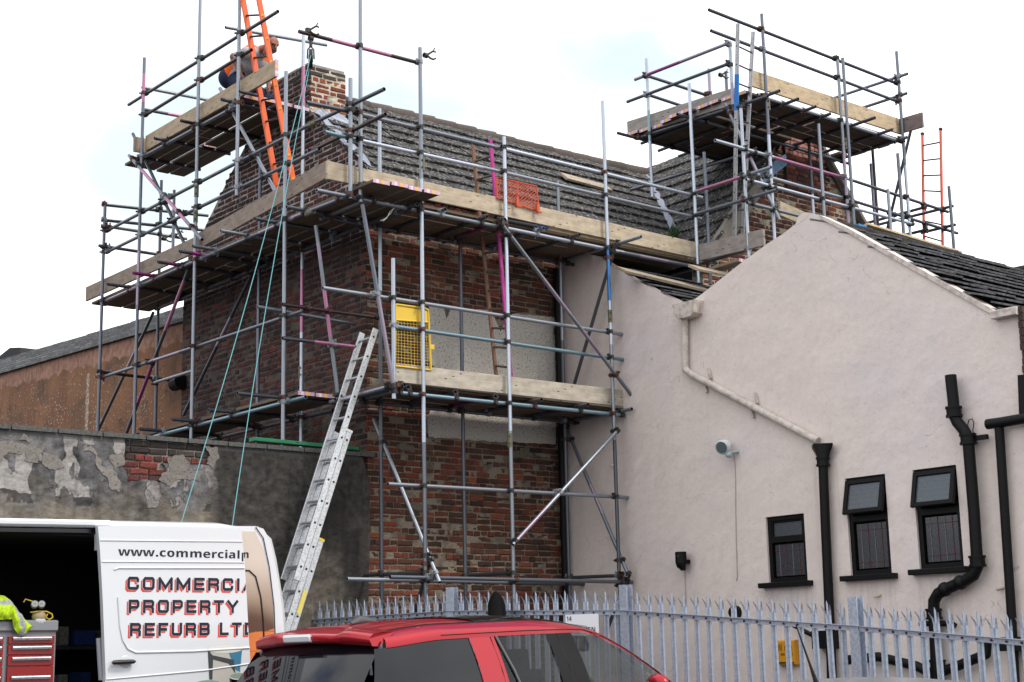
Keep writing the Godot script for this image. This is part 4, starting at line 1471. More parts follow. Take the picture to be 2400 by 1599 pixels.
func main_scaffold() -> void:
	sc = thing("main_scaffold", "tall tube scaffold with board platforms wrapped round the dark brick building", "scaffold", Vector3(9.65, 1.0, -14.64))
	tubes = []
	# uprights of the outer row facing left
	tb("standard", Vector3(9.653, 8.942, -21.383), Vector3(9.653, 0.9, -21.383), "b")
	tb("standard", Vector3(9.653, 10.898, -20.169), Vector3(9.653, 0.9, -20.169), "b", [[0.62, 0.70, "l"], [0.93, 0.975, "k"]])
	tb("standard", Vector3(9.653, 11.597, -18.441), Vector3(9.653, 0.9, -18.441), "g")
	tb("standard", Vector3(9.653, 11.174, -17.313), Vector3(9.653, 8.034, -17.313), "g")
	tb("standard", Vector3(9.653, 9.379, -16.085), Vector3(9.653, 0.9, -16.085), "g")
	tb("standard", Vector3(9.678, 8.837, -14.638), Vector3(9.678, 7.333, -14.638), "g")
	# uprights of the outer row facing the yard
	tb("standard", Vector3(9.822, 10.22, -14.638), Vector3(9.822, 7.313, -14.638), "g")
	tb("standard", Vector3(10.716, 9.483, -14.638), Vector3(10.716, 0.9, -14.638), "g", [[0.0, 0.42, "b"], [0.42, 0.8, "w"]])
	tb("standard", Vector3(12.047, 8.582, -14.638), Vector3(12.047, 0.9, -14.638), "w", [[0.0, 0.5, "g"]])
	tb("standard", Vector3(13.819, 9.46, -14.638), Vector3(13.819, 0.9, -14.638), "w", [[0.0, 0.45, "d"], [0.45, 0.6, "g"], [0.67, 0.76, "u"]])
	tb("standard", Vector3(15.561, 10.112, -14.638), Vector3(15.561, 7.12, -14.638), "w")
	tb("standard", Vector3(10.286, 6.695, -14.638), Vector3(10.286, 4.99, -14.638), "w")
	# uprights of the inner rows
	tb("standard", Vector3(10.734, 8.957, -15.56), Vector3(10.734, 0.9, -15.56), "w", [[0.0, 0.7, "d"]])
	tb("standard", Vector3(12.016, 7.467, -15.56), Vector3(12.016, 0.9, -15.56), "d")
	tb("standard", Vector3(13.769, 8.537, -15.56), Vector3(13.769, 0.9, -15.56), "g", [[0.0, 0.7, "d"]])
	tb("standard", Vector3(10.55, 9.116, -18.26), Vector3(10.55, 0.9, -18.26), "b")
	tb("standard", Vector3(10.55, 10.469, -17.124), Vector3(10.55, 0.9, -17.124), "w", [[0.56, 0.65, "k"], [0.89, 0.95, "k"]])
	tb("standard", Vector3(10.55, 9.445, -21.318), Vector3(10.55, 0.9, -21.318), "d")
	tb("standard", Vector3(10.55, 9.172, -20.875), Vector3(10.55, 8.139, -20.875), "g")
	# guard rails and ledgers facing left, from the top platform down
	tb("guard_rail", Vector3(9.703, 10.348, -20.769), Vector3(9.703, 10.32, -16.385), "d")
	tb("guard_rail", Vector3(9.703, 10.008, -20.219), Vector3(9.703, 10.01, -17.061), "r")
	tb("ledger", Vector3(9.703, 9.374, -20.336), Vector3(9.703, 9.329, -17.316), "b")
	tb("guard_rail", Vector3(9.703, 8.503, -21.384), Vector3(9.703, 8.534, -15.507), "b")
	tb("guard_rail", Vector3(9.703, 8.532, -15.576), Vector3(9.703, 8.5, -13.968), "d")
	tb("guard_rail", Vector3(9.703, 8.161, -21.359), Vector3(9.703, 8.151, -15.367), "b")
	tb("guard_rail", Vector3(9.703, 8.178, -15.504), Vector3(9.703, 8.185, -13.945), "r")
	tb("ledger", Vector3(9.703, 7.397, -21.379), Vector3(9.703, 7.413, -15.924), "b", [[0.0, 0.22, "l"], [0.84, 1.0, "l"]])
	tb("ledger", Vector3(9.703, 7.428, -16.128), Vector3(9.703, 7.395, -14.741), "b", [[0.0, 0.4, "l"]])
	tb("ledger", Vector3(9.703, 6.226, -21.531), Vector3(9.703, 6.197, -18.453), "b", [[0.6, 0.85, "l"]])
	tb("ledger", Vector3(9.703, 6.197, -18.526), Vector3(9.703, 6.18, -15.662), "b")
	tb("ledger", Vector3(9.703, 5.112, -19.987), Vector3(9.703, 5.105, -15.652), "t")
	tb("ledger", Vector3(10.6, 5.132, -19.983), Vector3(10.6, 5.121, -16.44), "d")
	tb("ledger", Vector3(10.5, 6.204, -21.361), Vector3(10.5, 6.193, -20.059), "g")
	# inner ledger of the main platform, close to the wall
	tb("ledger", Vector3(10.55, 7.38, -21.4), Vector3(10.55, 7.38, -14.5), "d")
	tb("ledger", Vector3(9.9, 7.38, -15.62), Vector3(15.7, 7.38, -15.62), "d")
	tb("ledger", Vector3(10.1, 5.11, -15.62), Vector3(14.35, 5.13, -15.62), "d")
	# rails and ledgers facing the yard
	tb("guard_rail", Vector3(9.095, 8.422, -14.688), Vector3(9.833, 8.443, -14.688), "d")
	tb("guard_rail", Vector3(9.784, 8.438, -14.688), Vector3(12.07, 8.438, -14.688), "g")
	tb("guard_rail", Vector3(11.999, 8.442, -14.688), Vector3(15.769, 8.434, -14.688), "w")
	tb("guard_rail", Vector3(9.35, 8.111, -14.688), Vector3(9.87, 8.099, -14.688), "t")
	tb("guard_rail", Vector3(9.808, 8.103, -14.688), Vector3(11.725, 8.119, -14.688), "w")
	tb("guard_rail", Vector3(11.641, 8.12, -14.688), Vector3(15.73, 8.107, -14.688), "g")
	tb("ledger", Vector3(9.241, 7.372, -14.688), Vector3(12.042, 7.374, -14.688), "g")
	tb("ledger", Vector3(11.986, 7.376, -14.688), Vector3(14.158, 7.367, -14.688), "w")
	tb("ledger", Vector3(14.062, 7.365, -14.688), Vector3(15.646, 7.367, -14.688), "b", [[0.25, 0.6, "l"]])
	tb("guard_rail", Vector3(9.328, 6.212, -14.688), Vector3(14.164, 6.213, -14.688), "g")
	tb("guard_rail", Vector3(10.358, 5.876, -14.688), Vector3(14.162, 5.866, -14.688), "t")
	tb("ledger", Vector3(10.334, 5.079, -14.688), Vector3(14.139, 5.109, -14.688), "t")
	tb("ledger", Vector3(10.228, 3.988, -14.688), Vector3(14.115, 4.013, -14.688), "g")
	tb("ledger", Vector3(9.662, 2.886, -14.688), Vector3(12.058, 2.878, -14.688), "g")
	tb("ledger", Vector3(10.181, 2.912, -14.588), Vector3(14.001, 2.903, -14.588), "b")
	tb("ledger", Vector3(12.114, 2.935, -15.61), Vector3(14.127, 2.927, -15.61), "d")
	tb("transom", Vector3(10.732, 3.015, -16.058), Vector3(10.732, 2.975, -14.698), "d")
	tb("transom", Vector3(12.07, 3.009, -15.596), Vector3(12.07, 2.995, -14.749), "d")
	tb("transom", Vector3(13.799, 3.011, -15.678), Vector3(13.799, 2.984, -14.563), "d")
	# rails across the ladder gap, in line with the inner row
	tb("guard_rail", Vector3(9.348, 6.194, -15.61), Vector3(10.721, 6.201, -15.61), "r")
	tb("guard_rail", Vector3(9.352, 5.781, -15.61), Vector3(10.394, 5.79, -15.61), "d", [[0.42, 0.98, "k"]])
	tb("guard_rail", Vector3(9.344, 6.281, -16.21), Vector3(10.847, 6.236, -16.21), "g")
	tb("transom", Vector3(10.2, 5.117, -15.878), Vector3(10.2, 5.127, -14.645), "g", [[0.3, 0.75, "l"]])
	# rails closing the far end, and the top platform's returns
	tb("guard_rail", Vector3(9.641, 8.917, -21.43), Vector3(11.434, 9.042, -21.43), "d")
	tb("guard_rail", Vector3(9.621, 8.67, -21.43), Vector3(11.355, 8.787, -21.43), "d")
	tb("guard_rail", Vector3(9.579, 8.551, -21.33), Vector3(11.014, 8.569, -21.33), "g")
	tb("guard_rail", Vector3(9.549, 8.231, -21.33), Vector3(10.53, 8.239, -21.33), "d")
	tb("guard_rail", Vector3(9.688, 10.48, -20.3), Vector3(10.794, 10.521, -20.3), "g")
	tb("guard_rail", Vector3(9.697, 10.138, -20.3), Vector3(10.539, 10.168, -20.3), "d", [[0.5, 0.85, "k"]])
	tb("transom", Vector3(9.668, 6.311, -21.43), Vector3(10.841, 6.294, -21.43), "r")
	tb("guard_rail", Vector3(9.629, 10.516, -17.65), Vector3(11.26, 10.656, -17.65), "g")
	tb("hoist_beam", Vector3(8.984, 9.28, -14.688), Vector3(10.737, 9.3, -14.688), "p", [[0.0, 0.26, "r"], [0.26, 0.75, "k"], [0.75, 1.0, "r"]])
	tb("ledger", Vector3(9.5, 9.36, -17), Vector3(9.75, 9.36, -17), "d")
	# transoms under the boards
	for e in [[251, "d"]]:
		pass
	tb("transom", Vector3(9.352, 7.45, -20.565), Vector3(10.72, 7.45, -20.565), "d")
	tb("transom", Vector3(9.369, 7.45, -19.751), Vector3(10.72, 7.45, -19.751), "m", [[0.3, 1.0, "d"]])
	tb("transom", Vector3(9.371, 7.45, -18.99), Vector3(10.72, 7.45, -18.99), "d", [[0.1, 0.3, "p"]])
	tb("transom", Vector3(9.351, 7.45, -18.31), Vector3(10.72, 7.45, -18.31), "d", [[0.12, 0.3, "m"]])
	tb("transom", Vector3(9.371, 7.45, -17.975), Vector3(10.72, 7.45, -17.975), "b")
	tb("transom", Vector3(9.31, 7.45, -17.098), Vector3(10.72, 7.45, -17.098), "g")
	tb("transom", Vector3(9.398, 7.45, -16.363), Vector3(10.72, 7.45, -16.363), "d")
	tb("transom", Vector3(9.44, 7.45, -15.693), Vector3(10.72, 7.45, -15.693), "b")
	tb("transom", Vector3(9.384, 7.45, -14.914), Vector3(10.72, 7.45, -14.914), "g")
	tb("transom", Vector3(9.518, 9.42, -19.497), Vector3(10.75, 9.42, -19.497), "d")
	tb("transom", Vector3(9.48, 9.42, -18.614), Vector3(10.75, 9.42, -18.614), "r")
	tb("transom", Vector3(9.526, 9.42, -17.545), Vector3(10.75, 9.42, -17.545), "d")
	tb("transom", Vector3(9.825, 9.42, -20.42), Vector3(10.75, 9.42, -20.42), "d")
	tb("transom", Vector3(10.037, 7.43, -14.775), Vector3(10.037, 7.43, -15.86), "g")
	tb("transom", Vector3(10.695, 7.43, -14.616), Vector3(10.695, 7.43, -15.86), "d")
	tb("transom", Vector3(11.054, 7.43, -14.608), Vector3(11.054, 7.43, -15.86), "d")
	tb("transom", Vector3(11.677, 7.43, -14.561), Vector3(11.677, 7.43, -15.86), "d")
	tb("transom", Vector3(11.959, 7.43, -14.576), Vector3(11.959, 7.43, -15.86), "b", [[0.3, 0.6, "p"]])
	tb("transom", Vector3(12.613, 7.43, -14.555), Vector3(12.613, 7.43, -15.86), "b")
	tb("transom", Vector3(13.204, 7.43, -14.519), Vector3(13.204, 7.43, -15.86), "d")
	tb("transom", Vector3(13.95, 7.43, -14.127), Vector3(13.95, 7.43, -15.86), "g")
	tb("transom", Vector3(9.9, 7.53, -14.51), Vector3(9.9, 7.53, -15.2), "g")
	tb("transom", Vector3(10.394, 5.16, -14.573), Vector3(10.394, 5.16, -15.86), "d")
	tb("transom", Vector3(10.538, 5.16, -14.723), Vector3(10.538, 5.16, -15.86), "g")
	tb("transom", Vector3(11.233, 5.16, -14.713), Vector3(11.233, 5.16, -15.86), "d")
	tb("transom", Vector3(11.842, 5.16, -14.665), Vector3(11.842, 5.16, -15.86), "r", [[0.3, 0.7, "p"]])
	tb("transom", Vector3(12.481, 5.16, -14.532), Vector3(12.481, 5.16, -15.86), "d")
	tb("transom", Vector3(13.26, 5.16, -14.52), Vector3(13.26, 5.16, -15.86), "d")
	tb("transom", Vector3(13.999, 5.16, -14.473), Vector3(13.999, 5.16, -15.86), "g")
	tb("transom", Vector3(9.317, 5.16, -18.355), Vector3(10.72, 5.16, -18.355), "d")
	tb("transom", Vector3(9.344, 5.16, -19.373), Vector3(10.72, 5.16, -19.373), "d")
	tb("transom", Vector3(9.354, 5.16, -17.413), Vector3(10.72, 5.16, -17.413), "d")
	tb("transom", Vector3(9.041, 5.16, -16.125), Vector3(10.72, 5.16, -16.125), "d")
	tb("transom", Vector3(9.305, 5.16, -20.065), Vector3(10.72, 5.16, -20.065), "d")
	# braces
	tb("brace", Vector3(9.593, 9.435, -20.467), Vector3(9.593, 7.61, -18.135), "b", [[0.2, 0.38, "k"], [0.55, 0.8, "k"]])
	tb("brace", Vector3(9.773, 9.89, -20.741), Vector3(9.773, 7.732, -18.961), "d")
	tb("brace", Vector3(9.773, 9.781, -18.041), Vector3(9.773, 7.836, -16.459), "g")
	tb("brace", Vector3(9.783, 7.51, -18.757), Vector3(9.783, 5.286, -20.697), "d", [[0.12, 0.4, "k"], [0.55, 0.82, "p"]])
	tb("brace", Vector3(10.61, 7.374, -21.603), Vector3(10.61, 5.749, -23.494), "d", [[0.3, 0.5, "l"]])
	tb("brace", Vector3(10.61, 7.377, -18.549), Vector3(10.61, 5.613, -20.522), "d", [[0.3, 0.5, "l"]])
	tb("brace", Vector3(9.806, 7.267, -14.578), Vector3(10.238, 5.126, -14.578), "b", [[0.5, 0.98, "l"]])
	tb("brace", Vector3(9.843, 7.27, -15.66), Vector3(10.171, 5.174, -15.66), "g", [[0.1, 0.2, "l"], [0.36, 0.66, "k"]])
	tb("brace", Vector3(11.923, 7.372, -14.568), Vector3(14.138, 5.323, -14.568), "g", [[0.3, 0.5, "l"], [0.6, 0.75, "l"]])
	tb("brace", Vector3(13.88, 7.387, -14.561), Vector3(13.88, 5.634, -15.462), "d")
	tb("brace", Vector3(13.88, 5.032, -15.648), Vector3(13.88, 2.997, -14.536), "b", [[0.4, 0.6, "l"]])
	tb("brace", Vector3(13.9, 2.988, -14.558), Vector3(13.9, 2.305, -14.989), "d")
	tb("brace", Vector3(13.83, 4.876, -14.578), Vector3(12, 3.33, -14.578), "g", [[0.7, 0.95, "l"]])
	tb("brace", Vector3(10.77, 4.935, -15.765), Vector3(10.77, 2.854, -14.434), "g")
	tb("brace", Vector3(10.78, 3.078, -14.652), Vector3(10.78, 2.507, -14.951), "d")
	for e in [[Vector3(9.653, 8.382, -18.437)], [Vector3(9.653, 8.018, -18.446)], [Vector3(10.737, 7.957, -14.638)], [Vector3(12.031, 4.625, -14.638)], [Vector3(13.82, 6.421, -14.638)], [Vector3(10.55, 5.729, -17.138)]]:
		sleeve(e[0])
	sleeve(Vector3(9.703, 8.523, -15.507), Vector3.BACK)
	sleeve(Vector3(9.703, 7.385, -15.576), Vector3.BACK)
	couplers()
	for e in [Vector3(9.108, 9.322, -14.688), Vector3(10.801, 9.401, -14.638), Vector3(10.609, 8.499, -21.3), Vector3(10.79, 8.583, -21.3)]:
		loose_clip(e)
	# platforms
	var worn := Color(0.13, 0.095, 0.07)
	deck(9.77, 10.74, -14.28, -22.0, 7.494, false, 4, worn, [2], 1)
	deck(10.76, 15.62, -14.76, -15.86, 7.474, true, 5, Color(0.16, 0.115, 0.08), [1], 0, 0.05)
	deck(9.76, 10.76, -17.33, -20.95, 9.464, false, 4, worn, [1, 2], 1)
	deck(9.78, 10.5, -15.95, -20.2, 5.204, false, 3, worn, [], 1)
	deck(10.35, 14.1, -14.77, -15.84, 5.204, true, 5, worn, [0, 3], 0, 0.05)
	# toe boards on edge
	var pale := Color(0.50, 0.42, 0.32)
	var grey := Color(0.31, 0.25, 0.21)
	plank("toe_board", Vector3(9.733, 7.653, -22.12), Vector3(9.733, 7.654, -18.447), Vector3.UP, 0.225, grey * 0.85)
	plank("toe_board", Vector3(9.768, 7.703, -18.564), Vector3(9.768, 7.885, -15.245), Vector3.UP, 0.225, grey)
	plank("toe_board", Vector3(9.401, 7.658, -14.728), Vector3(11.794, 7.659, -14.728), Vector3.UP, 0.225, pale * 0.95)
	plank("toe_board", Vector3(11.794, 7.659, -14.728), Vector3(15.643, 7.627, -14.728), Vector3.UP, 0.235, pale * 1.12)
	plank("toe_board", Vector3(10.357, 5.324, -14.728), Vector3(14.189, 5.344, -14.728), Vector3.UP, 0.225, Color(0.48, 0.44, 0.38))
	plank("toe_board", Vector3(9.733, 9.571, -20.185), Vector3(9.733, 9.563, -16.454), Vector3.UP, 0.235, Color(0.40, 0.32, 0.23), 2)
	plank("toe_board", Vector3(9.584, 9.566, -20.3), Vector3(9.797, 9.569, -20.3), Vector3.UP, 0.23, Color(0.36, 0.29, 0.22))
	plank("toe_board", Vector3(15.6, 7.564, -14.615), Vector3(15.6, 7.518, -13.415), Vector3.UP, 0.235, Color(0.30, 0.27, 0.26))
	plank("deck_board", Vector3(15.75, 7.307, -14.691), Vector3(15.75, 7.32, -13.931), Vector3.RIGHT, 0.22, Color(0.3, 0.24, 0.18), 2)
	# pale new battens under the yard side toe board
	plank("batten", Vector3(12.9, 7.52, -14.80), Vector3(15.5, 7.52, -14.80), Vector3.UP, 0.05, Color(0.62, 0.50, 0.32), 0, 0.05)
	plank("batten", Vector3(10.4, 5.235, -14.755), Vector3(14.1, 5.235, -14.755), Vector3.UP, 0.05, Color(0.5, 0.42, 0.32), 0, 0.05)
	# blue and black rolled sheeting pushed under the boards
	var mb := MB.new()
	mb.col = Color(0.012, 0.013, 0.016)
	mb.rod(Vector3(12.0, 7.56, -14.83), Vector3(12.62, 7.56, -14.80), 0.04, 10)
	mb.rod(Vector3(12.0, 7.50, -14.76), Vector3(12.65, 7.50, -14.74), 0.03, 10)
	mb.col = Color(0.02, 0.10, 0.42)
	mb.box(Transform3D(Basis(), Vector3(12.74, 7.53, -14.78)), Vector3(0.24, 0.05, 0.07))
	single("rolled_sheeting", mb, M.plain, "black roll with blue wrapper wedged under the long pale toe board", "roll")

func chimney_scaffold() -> void:
	sc = thing("chimney_scaffold", "smaller tube scaffold carrying a high platform round the right hand chimney", "scaffold", Vector3(15.6, 6.8, -13.62))
	tubes = []
	tb("standard", Vector3(15.6, 9.489, -13.709), Vector3(15.6, 7.302, -13.709), "w")
	tb("standard", Vector3(15.712, 9.07, -14.55), Vector3(15.712, 7.1, -14.55), "b")
	tb("standard", Vector3(15.65, 10.822, -15.578), Vector3(15.65, 8.638, -15.578), "w", [[0.4, 0.62, "t"]])
	tb("standard", Vector3(15.66, 10.544, -13.903), Vector3(15.66, 9.493, -13.903), "w", [[0.0, 0.4, "l"]])
	tb("standard", Vector3(16.056, 10.965, -13.62), Vector3(16.056, 6.9, -13.62), "b", [[0.0, 0.55, "w"]])
	tb("standard", Vector3(17.725, 10.714, -13.62), Vector3(17.725, 7, -13.62), "l", [[0.6, 1.0, "g"]])
	tb("standard", Vector3(17.699, 10.648, -13.5), Vector3(17.699, 7, -13.5), "b")
	tb("standard", Vector3(19.22, 11.159, -13.62), Vector3(19.22, 7, -13.62), "w", [[0.55, 1.0, "b"]])
	tb("standard", Vector3(17.052, 9.48, -13.52), Vector3(17.052, 7, -13.52), "g")
	tb("standard", Vector3(18.028, 9.849, -14.5), Vector3(18.028, 7.3, -14.5), "w", [[0.6, 1.0, "d"]])
	tb("standard", Vector3(19.143, 9.458, -14.2), Vector3(19.143, 7.2, -14.2), "b")
	tb("standard", Vector3(19.348, 9.751, -14.3), Vector3(19.348, 7.2, -14.3), "r")
	tb("standard", Vector3(18.298, 8.659, -13.3), Vector3(18.298, 7.2, -13.3), "g", [[0.0, 0.4, "l"]])
	tb("standard", Vector3(18.046, 9.057, -12.9), Vector3(18.046, 7.2, -12.9), "b")
	tb("standard", Vector3(19.263, 8.778, -12.9), Vector3(19.263, 6.4, -12.9), "b")
	tb("standard", Vector3(17.2, 11.073, -15.74), Vector3(17.2, 10.553, -15.74), "l")
	tb("standard", Vector3(17, 10.813, -15.204), Vector3(17, 10.451, -15.204), "b")
	# guard rails of the high platform
	tb("guard_rail", Vector3(15.6, 10.543, -15.792), Vector3(15.6, 10.491, -13.868), "l", [[0.15, 0.5, "p"]])
	tb("guard_rail", Vector3(15.6, 10.243, -15.977), Vector3(15.6, 10.186, -13.88), "d")
	tb("guard_rail", Vector3(14.999, 10.77, -13.67), Vector3(19.238, 10.648, -13.67), "d")
	tb("guard_rail", Vector3(15.021, 10.465, -13.67), Vector3(19.3, 10.344, -13.67), "d")
	tb("guard_rail", Vector3(15.879, 10.688, -15.83), Vector3(17.843, 10.654, -15.83), "d")
	tb("guard_rail", Vector3(15.872, 10.382, -15.83), Vector3(17.619, 10.331, -15.83), "d")
	tb("guard_rail", Vector3(19.24, 10.784, -14.953), Vector3(19.24, 10.744, -13.461), "b")
	tb("guard_rail", Vector3(19.24, 10.454, -14.461), Vector3(19.24, 10.435, -13.504), "b")
	# ledgers and transoms beneath it
	tb("ledger", Vector3(15.69, 9.644, -15.823), Vector3(15.69, 9.532, -13.288), "d")
	tb("ledger", Vector3(15.923, 9.726, -13.67), Vector3(19.288, 9.691, -13.67), "w")
	tb("ledger", Vector3(15.3, 9.66, -15.9), Vector3(19.3, 9.66, -15.9), "d")
	tb("ledger", Vector3(15.4, 9.64, -14.75), Vector3(19.3, 9.64, -14.75), "d")
	tb("transom", Vector3(15.988, 9.69, -13.318), Vector3(15.988, 9.69, -16.1), "d")
	tb("transom", Vector3(16.455, 9.69, -13.374), Vector3(16.455, 9.69, -16.2), "d")
	tb("transom", Vector3(16.908, 9.69, -13.431), Vector3(16.908, 9.69, -16.2), "d")
	tb("transom", Vector3(17.324, 9.69, -13.505), Vector3(17.324, 9.69, -14.8), "d")
	tb("transom", Vector3(18, 9.69, -13.217), Vector3(18, 9.69, -16.1), "d")
	tb("transom", Vector3(18.649, 9.69, -13.398), Vector3(18.649, 9.69, -16.1), "d")
	tb("transom", Vector3(19.132, 9.69, -13.483), Vector3(19.132, 9.69, -16.2), "b")
	# lower rails round the gable
	tb("guard_rail", Vector3(14.995, 8.859, -13.67), Vector3(17.965, 8.832, -13.67), "w", [[0.4, 0.9, "k"]])
	tb("guard_rail", Vector3(17.866, 8.833, -13.67), Vector3(20.332, 8.745, -13.67), "d")
	tb("guard_rail", Vector3(15.988, 8.531, -13.67), Vector3(17.833, 8.511, -13.67), "w")
	tb("guard_rail", Vector3(17.773, 8.514, -13.67), Vector3(20.54, 8.428, -13.67), "d")
	tb("guard_rail", Vector3(15.475, 8.361, -13.57), Vector3(19.217, 8.342, -13.57), "w")
	tb("guard_rail", Vector3(15.467, 8.029, -13.57), Vector3(16.61, 8.02, -13.57), "g")
	tb("guard_rail", Vector3(16.4, 9.19, -16.797), Vector3(16.4, 9.13, -14.396), "b")
	tb("guard_rail", Vector3(15.56, 8.463, -14.62), Vector3(15.56, 8.454, -13.19), "g", [[0.05, 0.62, "k"]])
	tb("guard_rail", Vector3(15.56, 8.131, -14.641), Vector3(15.56, 8.112, -13.108), "b")
	tb("ledger", Vector3(15.65, 7.422, -14.622), Vector3(15.65, 7.43, -13.746), "d")
	tb("brace", Vector3(15.58, 9.611, -13.982), Vector3(16.065, 7.867, -13.52), "g", [[0.45, 0.75, "l"]])
	tb("brace", Vector3(19.6, 9.975, -13.731), Vector3(19.6, 8.443, -14.331), "d")
	tb("guard_rail", Vector3(19.7, 8.718, -15.019), Vector3(19.7, 8.71, -13.628), "b")
	tb("guard_rail", Vector3(20.2, 8.806, -14.892), Vector3(20.2, 8.774, -13.48), "d")
	tb("guard_rail", Vector3(19.7, 8.356, -14.126), Vector3(19.7, 8.348, -13.669), "d")
	tb("guard_rail", Vector3(20.2, 8.481, -14.108), Vector3(20.2, 8.466, -13.469), "d")
	sleeve(Vector3(16.081, 9.592, -13.62))
	sleeve(Vector3(17.776, 9.347, -13.62))
	couplers(200)
	for e in [Vector3(16.9, 10.739, -15.224)]:
		loose_clip(e)
	var dark := Color(0.10, 0.072, 0.055)
	deck(15.72, 19.2, -13.70, -14.60, 9.738, true, 4, dark, [2], 1, 0.1)
	deck(15.72, 17.75, -14.66, -16.05, 9.738, true, 6, dark, [], 1, 0.1)
	deck(18.95, 19.2, -14.66, -16.05, 9.738, true, 6, dark)
	plank("toe_board", Vector3(15.74, 9.87, -16.125), Vector3(15.74, 9.742, -13.941), Vector3.UP, 0.25, Color(0.33, 0.31, 0.30))
	plank("toe_board", Vector3(15.843, 9.97, -13.71), Vector3(19.308, 9.958, -13.71), Vector3.UP, 0.25, Color(0.58, 0.46, 0.31), 1)
	plank("toe_board", Vector3(19.27, 9.955, -13.73), Vector3(19.27, 9.94, -13.269), Vector3.UP, 0.24, Color(0.20, 0.16, 0.16))
	# boards laid along the pink ridge
	plank("deck_board", Vector3(16.676, 7.648, -12.6), Vector3(18.844, 7.576, -12.6), Vector3(0, 0.25, 0.97), 0.23, Color(0.55, 0.43, 0.28))
	plank("deck_board", Vector3(16.889, 8.34, -14.2), Vector3(17.571, 8.252, -14.2), Vector3.UP, 0.22, Color(0.55, 0.46, 0.34))
	var mb := MB.new()
	mb.col = Color(0.02, 0.20, 0.55)
	mb.box(Transform3D(Basis(Vector3.UP, 0.1), Vector3(16.506, 7.597, -12.5)), Vector3(0.2, 0.05, 0.1))
	single("blue_wrapper", mb, M.plain, "small blue wrapper beside the board on the pink house ridge", "wrapper")

# ---------- loose things ----------
func ladder(o: Node3D, l0: Vector3, l1: Vector3, r0: Vector3, r1: Vector3, rail: Vector2, rm: Material, rung_r: float, gap: float, rung_m: Material, tone: Color, rung_tone: Color, holes := false, round_rails := false, right_tone = null) -> void:
	var across := (r0 - l0).normalized()
	var k := 0
	for e in [[l0, l1], [r0, r1]]:
		var mb := MB.new()
		mb.col = tone if k == 0 or right_tone == null else right_tone
		var d: Vector3 = e[1] - e[0]
		if round_rails:
			mb.rod(e[0], e[1], rail.x, 12)
		else:
			mb.bevel_box(Transform3D(along(d, d.cross(across)), (e[0] + e[1]) / 2), Vector3(d.length(), rail.y, rail.x), minf(rail.x, rail.y) * 0.2)
			mb.col = tone * 0.9
		put("stile", mb, rm, o)
		k += 1
	var n := int(l0.distance_to(l1) / gap)
	for i in n:
		var t := (i + 0.6) * gap / l0.distance_to(l1)
		var a := l0.lerp(l1, t)
		var b := r0.lerp(r1, t)
		var mb := MB.new()
		mb.col = rung_tone
		mb.rod(a, b, rung_r, 10)
		put("rung", mb, rung_m, o)
		if holes:
			var h := MB.new()
			h.col = Color(0.015, 0.015, 0.017)
			for q in [[a, -across], [b, across]]:
				h.rod(q[0] - q[1] * 0.01, q[0] + q[1] * (rail.x / 2 + 0.002), rung_r * 0.85, 10)
			put("rung_end", h, M.plain, o)

func objects() -> void:
	ladders()
	hoist()
	guards()
	lamps_and_signs()
	fence()
	worker()

